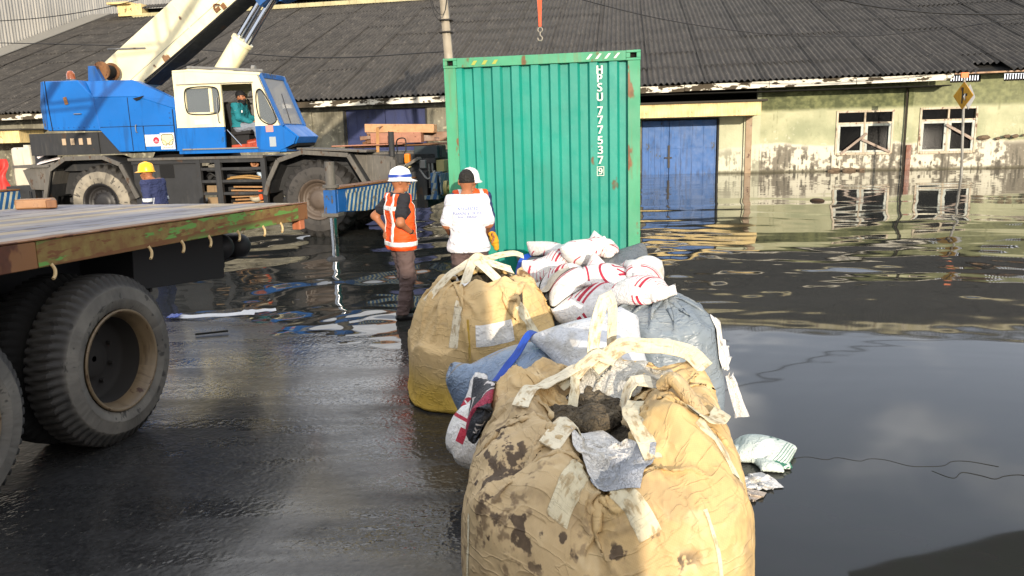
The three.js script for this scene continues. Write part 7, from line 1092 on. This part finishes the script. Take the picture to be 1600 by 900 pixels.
// J: joints in the person's own frame (faces +z, its right is -x); returns the group
function person({ label, pos, face, J, skin = SKIN, group, wear, helmet, look = [0, 0, 1], hair = 0.0, capCol, shoes = true, hands = true, curl = 0.5, mask }) {
  const t = thing('person', label, 'person', pos, face, group), N = (k) => J[k];
  const hc = N('head'), neck = N('neck'), lk = V(...look).normalize(), side = V(0, 1, 0).cross(lk).normalize(), hp = (f, u, s) => [hc[0] + lk.x * f + side.x * s, hc[1] + lk.y * f + u, hc[2] + lk.z * f + side.z * s];
  const torso = (e) => [bone(add3(N('pelvis'), [0.075, 0, 0]), add3(N('waist'), [0.06, 0, 0]), 0.112 + e, 0.102 + e), bone(add3(N('pelvis'), [-0.075, 0, 0]), add3(N('waist'), [-0.06, 0, 0]), 0.112 + e, 0.102 + e), bone(add3(N('waist'), [0.06, 0, 0]), add3(N('chest'), [0.075, 0, 0]), 0.102 + e, 0.113 + e), bone(add3(N('waist'), [-0.06, 0, 0]), add3(N('chest'), [-0.075, 0, 0]), 0.102 + e, 0.113 + e), bone(N('shL'), N('shR'), 0.062 + e, 0.062 + e), bone(add3(N('chest'), [0, 0.02, 0]), neck, 0.1 + e, 0.052 + e)];
  const arm = (s, e) => [bone(N('sh' + s), N('el' + s), 0.053 + e, 0.042 + e), bone(N('el' + s), N('wr' + s), 0.04 + e, 0.027 + e)];
  const leg = (s, e) => [bone(N('hip' + s), N('kn' + s), 0.088 + e, 0.058 + e), bone(N('kn' + s), N('an' + s), 0.055 + e, 0.038 + e)];
  const body = uni([...torso(0), ...arm('L', 0), ...arm('R', 0), ...leg('L', 0), ...leg('R', 0), bone(neck, add3(hc, [0, -0.06, 0]), 0.052, 0.05)], 0.04);
  const all = Object.keys(J).filter((k) => !/^(hd|hn|foot)/.test(k)).map((k) => J[k]), geos = []; { const [lo, hi] = boundsOf(all, 0.16); geos.push(meshField(body, lo, hi, 0.016)); }
  // head with brow, nose, jaw, ears
  const head = uni([ell(hp(-0.012, 0.02, 0), [0.078, 0.105, 0.092]), bone(hp(0.03, -0.03, 0), hp(0.055, -0.085, 0), 0.05, 0.03), bone(hp(0.084, 0.012, 0), hp(0.104, -0.022, 0), 0.008, 0.014), bone(hp(0.078, 0.03, 0.035), hp(0.078, 0.03, -0.035), 0.012, 0.012), bone(hp(0.088, -0.056, 0.016), hp(0.088, -0.056, -0.016), 0.008, 0.008), bone(hp(-0.005, 0.015, 0.078), hp(-0.012, -0.02, 0.082), 0.014, 0.01), bone(hp(-0.005, 0.015, -0.078), hp(-0.012, -0.02, -0.082), 0.014, 0.01), bone(hp(-0.02, -0.05, 0), mid3(neck, hc, 0.3), 0.052, 0.05)], 0.02);
  geos.push(meshField(head, hp(0, 0, 0).map((x, d) => x - (d === 1 ? 0.17 : 0.14)), hp(0, 0, 0).map((x) => x + 0.15), 0.007));
  if (hands) for (const s of ['L', 'R']) { const d = J['hd' + s] ?? [N('wr' + s)[0] - N('el' + s)[0], N('wr' + s)[1] - N('el' + s)[1], N('wr' + s)[2] - N('el' + s)[2]], n = J['hn' + s] ?? [s === 'L' ? 1 : -1, 0, 0.1]; const w = N('wr' + s); geos.push(meshField(uni(handBones(w, d, n, s === 'L' ? 1 : -1, curl), 0.008), w.map((x) => x - 0.2), w.map((x) => x + 0.2), 0.006)); }
  part('body', geos, skin, t);
  for (const s of [-1, 1]) part('eye', [place(new THREE.SphereGeometry(0.011, 10, 8), ...hp(0.078, 0.014, s * 0.031))], std({ color: 0x1a120c, roughness: 0.2 }), t);
  part('hair', [meshField((x, y, z) => { const d = ell(hp(-0.018, 0.024, 0), [0.084, 0.109, 0.096])(x, y, z) + 0.007 * N3(x * 55, y * 40, z * 55) + 0.004 * N3(x * 120, y * 90, z * 120); const f = (x - hc[0]) * lk.x + (z - hc[2]) * lk.z, u = y - hc[1]; return Math.max(d, -(u + 0.005 - hair), (f - 0.03) - Math.max(0, (u - 0.06)) * 1.6); }, hc.map((x) => x - 0.15), hc.map((x) => x + 0.16), 0.007)], HAIR, t);
  const seg = (d, keep) => (x, y, z) => Math.max(d(x, y, z), keep(x, y, z));
  const fold = (x, y, z, k) => k * (0.9 * N3(x * 8, y * 13, z * 8) + 0.7 * N3(x * 19 + y * 6, y * 26, z * 19));
  const ctx = { J, t, N, torso, arm, leg, hp, hc, lk, field: (name, bs, keep, m, k = 0.035, cell = 0.012, fd = 0.006, label) => { const [lo, hi] = boundsOf(all, 0.2), f = uni(bs, k); return part(name, [meshField((x, y, z) => { const k = keep(x, y, z); if (k > 0.12) return k; const q = f(x, y, z); return Math.max(Math.abs(q) < 0.05 ? q + fold(x, y, z, fd) : q, k); }, lo, hi, cell)], m, t, label); } };
  wear(ctx);
  if (shoes) for (const s of ['L', 'R']) { const a = N('an' + s), d = J['foot' + s] ?? [0, 0, 1]; part('shoe', [meshField((x, y, z) => Math.max(uni([bone(add3(a, [-d[0] * 0.04, -0.04, -d[2] * 0.04]), add3(a, [d[0] * 0.14, -0.05, d[2] * 0.14]), 0.045, 0.036), bone(a, add3(a, [0, -0.03, 0]), 0.048, 0.05)], 0.03)(x, y, z), a[1] - 0.085 - y), a.map((v) => v - 0.24), a.map((v) => v + 0.24), 0.01)], std({ color: 0x17161a, roughness: 0.4 }), t); }
  if (helmet) {
    const h = new THREE.Group(); h.name = 'helmet'; t.add(h); h.position.set(hc[0], hc[1] + 0.035, hc[2]); h.rotation.y = Math.atan2(lk.x, lk.z); h.rotation.x = -Math.asin(clamp(lk.y, -1, 1)) * 0; h.rotation.order = 'YXZ';
    const shell = lathe([[0.001, 0.128], [0.03, 0.126], [0.06, 0.116], [0.09, 0.09], [0.108, 0.05], [0.114, 0.0], [0.118, -0.012]], 36).scale(0.95, 1, 1.12);
    const brim = grid(40, 4, (u, v) => { const a = u * 2 * Math.PI, f = Math.max(0, Math.cos(a)), R = lerp(0.11, 0.128 + 0.05 * f * f, v); return [Math.sin(a) * R * 0.97, -0.008 - 0.016 * v - 0.012 * f * v, Math.cos(a) * R * 1.1]; });
    const m = new THREE.MeshPhysicalMaterial({ color: helmet.color, roughness: 0.3, clearcoat: 0.4, side: THREE.DoubleSide });
    part('helmet_shell', [shell, brim, flip(brim.clone()).translate(0, -0.004, 0), ...[-0.03, 0, 0.03].map((x) => tube([[x, 0.02, 0.125 - Math.abs(x) * 0.4], [x, 0.09, 0.092], [x, 0.13 - Math.abs(x) * 0.3, 0], [x, 0.09, -0.092], [x, 0.02, -0.125 + Math.abs(x) * 0.4]], 0.006, 24, 5))], m, h);
    if (helmet.band) part('helmet_band', [grid(40, 1, (u, v) => { const a = u * 2 * Math.PI, R = lerp(0.1165, 0.1135, v); return [Math.sin(a) * R * 0.96, lerp(0.012, 0.044, v), Math.cos(a) * R * 1.13]; })], std({ color: helmet.band, roughness: 0.4 }), h);
  }
  return t;
}
const stand = (o = {}) => { const y = o.y ?? 0, s = o.s ?? 1, K = (a) => [a[0] * s, a[1] * s + y, a[2] * s]; const J = { pelvis: [0, 0.93, 0], waist: [0, 1.06, 0.01], chest: [0, 1.24, 0.0], neck: [0, 1.42, 0.0], head: [0, 1.56, 0.03], shL: [0.165, 1.375, -0.01], shR: [-0.165, 1.375, -0.01], elL: [0.24, 1.11, -0.03], elR: [-0.24, 1.11, -0.03], wrL: [0.24, 0.88, 0.06], wrR: [-0.24, 0.88, 0.06], hipL: [0.09, 0.88, 0], hipR: [-0.09, 0.88, 0], knL: [0.1, 0.48, 0.02], knR: [-0.1, 0.48, 0.02], anL: [0.11, 0.085, -0.02], anR: [-0.11, 0.085, -0.02], ...(o.J ?? {}) }; for (const k in J) if (!/^(hd|hn|foot)/.test(k)) J[k] = K(J[k]); return J; };
const refl = new THREE.MeshPhysicalMaterial({ color: 0xd8dad8, roughness: 0.35, clearcoat: 0.3 });
const trousers = (c, m, top = 1.0, bot = 0.075) => c.field('trousers', [bone(add3(c.N('pelvis'), [0.07, 0, 0]), add3(c.N('waist'), [0.06, 0, 0]), 0.128, 0.12), bone(add3(c.N('pelvis'), [-0.07, 0, 0]), add3(c.N('waist'), [-0.06, 0, 0]), 0.128, 0.12), bone(c.N('hipL'), c.N('knL'), 0.108, 0.086), bone(c.N('knL'), c.N('anL'), 0.084, 0.072), bone(c.N('hipR'), c.N('knR'), 0.108, 0.086), bone(c.N('knR'), c.N('anR'), 0.084, 0.072)], (x, y, z) => Math.max(y - top, bot - y), m, 0.035, 0.013, 0.008);
const sleeveCut = (a, b, len) => { const d = V(b[0] - a[0], b[1] - a[1], b[2] - a[2]); const L = d.length(); d.normalize(); return (x, y, z) => (x - a[0]) * d.x + (y - a[1]) * d.y + (z - a[2]) * d.z - len; };
const shirt = (c, m, { hem = 0.88, sleeve = 0.2, e = 0.02, name = 'shirt', full = false } = {}) => {
  const bones = [...c.torso(e), bone(add3(c.N('pelvis'), [0.05, -0.1, 0]), add3(c.N('pelvis'), [-0.05, -0.1, 0]), 0.14 + e), bone(add3(c.N('pelvis'), [0.08, -0.06, 0]), add3(c.N('pelvis'), [-0.08, -0.06, 0]), 0.132 + e)], S = [];
  for (const s of ['L', 'R']) { const a = c.N('sh' + s), b = c.N('el' + s), w = c.N('wr' + s); if (full) { bones.push(bone(a, b, 0.07 + e * 0.5, 0.058 + e * 0.3), bone(b, mid3(b, w, 0.97), 0.056 + e * 0.3, 0.042 + e * 0.3)); } else { const L = Math.hypot(a[0] - b[0], a[1] - b[1], a[2] - b[2]); bones.push(bone(a, mid3(a, b, sleeve / L), 0.06 + e * 0.5, 0.062 + e * 0.6)); } }
  return c.field(name, bones, (x, y, z) => Math.max(hem - y, y - (c.N('neck')[1] + 0.018)), m, 0.03, 0.0115, 0.006);
};
const px = (x, z) => [x, 0, z];
// man in the orange vest, hands on hips
person({ label: 'man in orange reflective vest and white helmet standing with hands on hips, looking right', pos: [-1.24, 0.01, -8.62], face: Math.atan2(0.86, -0.5), look: [-0.25, -0.1, 1], helmet: { color: 0xe8e8e6, band: 0x1d3f9a }, hair: 0.0,
  J: stand({ s: 1.0, J: { elL: [0.36, 1.16, -0.16], wrL: [0.17, 1.0, -0.1], elR: [-0.3, 1.13, -0.12], wrR: [-0.17, 0.98, 0.08], hdL: [-0.6, -0.25, -0.5], hdR: [0.5, -0.5, 0.45], hnL: [0.3, 0.2, -0.8], hnR: [-0.7, 0.4, 0.4], anL: [0.14, 0.085, 0.1], anR: [-0.13, 0.085, -0.08], knL: [0.12, 0.48, 0.08], footL: [0.2, 0, 1], footR: [-0.2, 0, 1] } }),
  wear: (c) => {
    trousers(c, clothM(0x5a4a48)); shirt(c, clothM(0x1c1c22), { sleeve: 0.2, hem: 0.9, e: 0.014, name: 'tshirt' });
    const vb = [...c.torso(0.032), bone([0.07, 0.86, 0.0], [0.06, 1.0, 0], 0.155, 0.14), bone([-0.07, 0.86, 0.0], [-0.06, 1.0, 0], 0.155, 0.14)];
    const keep = (x, y, z) => Math.max(0.8 - y, y - 1.432, Math.abs(x) - 0.186 - 0.2 * sstep(1.2, 1.0, y), y - 1.38 - 0.6 * Math.abs(Math.abs(x) - 0.0) );
    c.field('reflective_vest', vb, keep, clothM(0xe8500f, 0.7), 0.03, 0.0115, 0.004);
    const grow = vb.map((b) => (x, y, z) => b(x, y, z) - 0.006), strip = (kk) => c.field('reflective_strip', grow, (x, y, z) => Math.max(keep(x, y, z), kk(x, y, z)), refl, 0.03, 0.0105, 0.004);
    strip((x, y, z) => Math.abs(y - 0.875) - 0.028); strip((x, y, z) => Math.max(Math.abs(Math.abs(x) - 0.105) - 0.024, 0.9 - y)); strip((x, y, z) => Math.max(Math.abs(y - 1.27) - 0.026, z - 0.02));
    part('wristband', [place(new THREE.TorusGeometry(0.034, 0.009, 6, 16), -0.19, 1.01, 0.04, 0.9, 0.6, 0)], HAIR, c.t); part('glasses', [bar(c.hp(0.095, 0.018, 0.045), c.hp(0.095, 0.018, -0.045), 0.008, 6), bar(c.hp(0.09, 0.02, -0.05), c.hp(0.0, 0.025, -0.085), 0.004, 5)], HAIR, c.t);
  } });
// man in the white polo seen from behind
person({ label: 'man in white polo shirt with blue back print, seen from behind, dark haired', pos: [-0.45, 0.01, -8.12], face: Math.PI + 0.06, look: [0.2, -0.2, 1], hair: 0.0,
  J: stand({ s: 1.0, J: { elL: [0.225, 1.12, -0.02], elR: [-0.225, 1.12, -0.02], shL: [0.155, 1.37, -0.01], shR: [-0.155, 1.37, -0.01], wrL: [0.2, 1.0, 0.2], wrR: [-0.2, 1.0, 0.2], hdL: [-0.4, 0.1, 0.9], hdR: [0.4, 0.1, 0.9] } }),
  wear: (c) => {
    trousers(c, clothM(0x584846)); shirt(c, clothM(0xd6d5da, 0.85), { hem: 0.83, sleeve: 0.22, e: 0.018, name: 'polo_shirt' });
    const f = uni(c.torso(0.018), 0.03), back = (x, y) => { let z = -0.3; for (let k = 0; k < 60 && f(x, y, z) > 0.004; k++) z += Math.max(0.001, f(x, y, z) * 0.8); return z - 0.006; };
    const g = grid(16, 10, (u, v) => { const x = 0.155 - 0.31 * u, y = 1.155 + 0.175 * v; return [x, y, back(x, y), u, v]; }); 
    part('back_print', [g], new THREE.MeshStandardMaterial({ roughness: 0.8, map: ctex(512, 256, (x, w, h) => { x.fillStyle = '#d6d5da'; x.fillRect(0, 0, w, h); x.fillStyle = '#2a509a'; x.textAlign = 'center'; x.font = 'bold 62px sans-serif'; x.fillText('INTEGRATED', w / 2, 76, 400); x.fillText('PLANNING & CONTROL', w / 2, 144, 500); x.font = 'bold 56px sans-serif'; x.fillText('Area IT Makassar', w / 2, 194, 330); }) }), c.t);
  } });
// third man, mostly behind the polo shirt
person({ label: 'man in white helmet and orange vest hidden behind the man in the white polo', pos: [-0.45, -0.02, -8.85], face: 0.25, look: [0.1, 0, 1], helmet: { color: 0xe8e8e6 }, hair: 0.0,
  J: stand({ s: 0.995, J: { wrL: [0.2, 0.97, 0.16], elL: [0.22, 1.14, -0.02], wrR: [-0.16, 0.96, 0.16], elR: [-0.2, 1.14, 0], hdL: [0.1, -0.5, 0.6] } }),
  wear: (c) => { trousers(c, clothM(0x3c3a40)); shirt(c, clothM(0x24345c), { full: true, hem: 0.86 }); c.field('reflective_vest', c.torso(0.034), (x, y, z) => Math.max(0.84 - y, y - 1.5, Math.abs(x) - 0.2), clothM(0xe8500f, 0.7)); c.field('reflective_strip', c.torso(0.04), (x, y, z) => Math.max(Math.abs(Math.abs(x) - 0.12) - 0.025, 0.84 - y, y - 1.5), refl); c.field('glove', [bone(c.N('wrL'), add3(c.N('wrL'), [0.02, -0.09, 0.06]), 0.045, 0.05), bone(add3(c.N('wrL'), [0.02, -0.06, 0.04]), add3(c.N('wrL'), [0.03, -0.16, 0.1]), 0.042, 0.03)], () => -1, clothM(0xc8921a), 0.02, 0.011, 0.003); } });
// worker in the yellow helmet by the crane
person({ label: 'worker in yellow helmet and navy jacket beside the crane, head bowed to the left', pos: [-5.62, 0.06, -12.3], face: -Math.PI / 2 - 0.15, look: [0, -0.3, 1], helmet: { color: 0xf0b80c }, hair: 0.0, hands: true,
  J: stand({ s: 1.02, J: { chest: [0, 1.24, 0.03], neck: [0, 1.4, 0.06], head: [0, 1.52, 0.12], shL: [0.17, 1.36, 0.03], shR: [-0.17, 1.36, 0.03], elL: [0.23, 1.1, 0.0], elR: [-0.23, 1.1, 0.02], wrL: [0.2, 0.9, 0.14], wrR: [-0.2, 0.9, 0.16] } }),
  wear: (c) => { const navy = clothM(0x2a3258); trousers(c, navy); shirt(c, navy, { full: true, hem: 0.82, e: 0.03, name: 'jacket' }); part('jacket_patch', [bx(0.06, 0.06, 0.01, 0.238, 1.27, 0.03, 0, Math.PI / 2, 0)], std({ color: 0xc8ccd8, roughness: 0.7 }), c.t); for (const s of [1, -1]) c.field('reflective_strip', [bone(c.N(s > 0 ? 'elL' : 'elR'), mid3(c.N(s > 0 ? 'elL' : 'elR'), c.N(s > 0 ? 'shL' : 'shR'), 0.3), 0.076, 0.078)], (x, y, z) => Math.max(Math.abs(y - 1.13) - 0.03, x * s < 0 ? 1 : -1), refl, 0.02, 0.01, 0.002); c.field('jacket_panel', c.torso(0.036), (x, y, z) => Math.max(Math.abs(z + 0.02 + 0.15 * (y - 1)) - 0.035, 0.83 - y, y - 1.16, 0.1 - x), clothM(0xb8bcc8)); } });
// crane operator
{
  const o = person({ label: 'crane operator in teal jacket, grey jeans and black cap sitting in the open cab', pos: Y3(-8.0, 2.27, BC - 0.42).toArray(), face: Math.PI / 2 - YAW, look: [-0.25, 0, 1], hair: 0.0, curl: 0.7,
    J: { pelvis: [0, 0.09, -0.06], waist: [0, 0.22, -0.08], chest: [0, 0.4, -0.06], neck: [0, 0.57, -0.03], head: [0, 0.7, 0.0], shL: [0.165, 0.52, -0.06], shR: [-0.165, 0.52, -0.06], elL: [0.22, 0.28, 0.03], elR: [-0.23, 0.28, 0.02], wrL: [0.14, 0.25, 0.28], wrR: [-0.15, 0.17, 0.26], hipL: [0.09, 0.08, -0.04], hipR: [-0.09, 0.08, -0.04], knL: [0.12, 0.14, 0.36], knR: [-0.14, 0.1, 0.34], anL: [0.12, -0.24, 0.46], anR: [-0.14, -0.26, 0.4] },
    wear: (c) => { const teal = clothM(0x14707a); c.field('jeans', [...c.leg('L', 0.018), ...c.leg('R', 0.018), bone([0.07, 0.09, -0.06], [-0.07, 0.09, -0.06], 0.135)], (x, y, z) => y - 0.3, clothM(0x7c8490)); shirt(c, teal, { full: true, hem: 0.08, e: 0.03, name: 'jacket' }); part('jacket_strip', [place(bx(0.014, 0.05, 0.03, 0, 0, 0), -0.262, 0.4, -0.02), place(bx(0.014, 0.05, 0.03, 0, 0, 0), -0.2, 0.4, 0.09)], refl, c.t);
      part('cap', [lathe([[0.001, 0.1], [0.05, 0.095], [0.08, 0.07], [0.096, 0.02], [0.098, 0.0]], 28).scale(0.98, 1, 1.1).rotateY(0).translate(0, 0.745, -0.015), place(new THREE.CylinderGeometry(0.075, 0.08, 0.01, 24, 1, false, -1.5, 3.0), -0.02, 0.752, 0.07, 0.15, -0.25, 0)], std({ color: 0x101014, roughness: 0.8 }), c.t);
      c.field('neck_scarf', [bone([0, 0.55, -0.02], [0, 0.63, 0.0], 0.075, 0.07), bone([0, 0.6, 0.04], [0, 0.64, 0.06], 0.05, 0.045)], () => -1, clothM(0x121216), 0.02, 0.009, 0.004); } });
}
renderer.render(scene, camera);
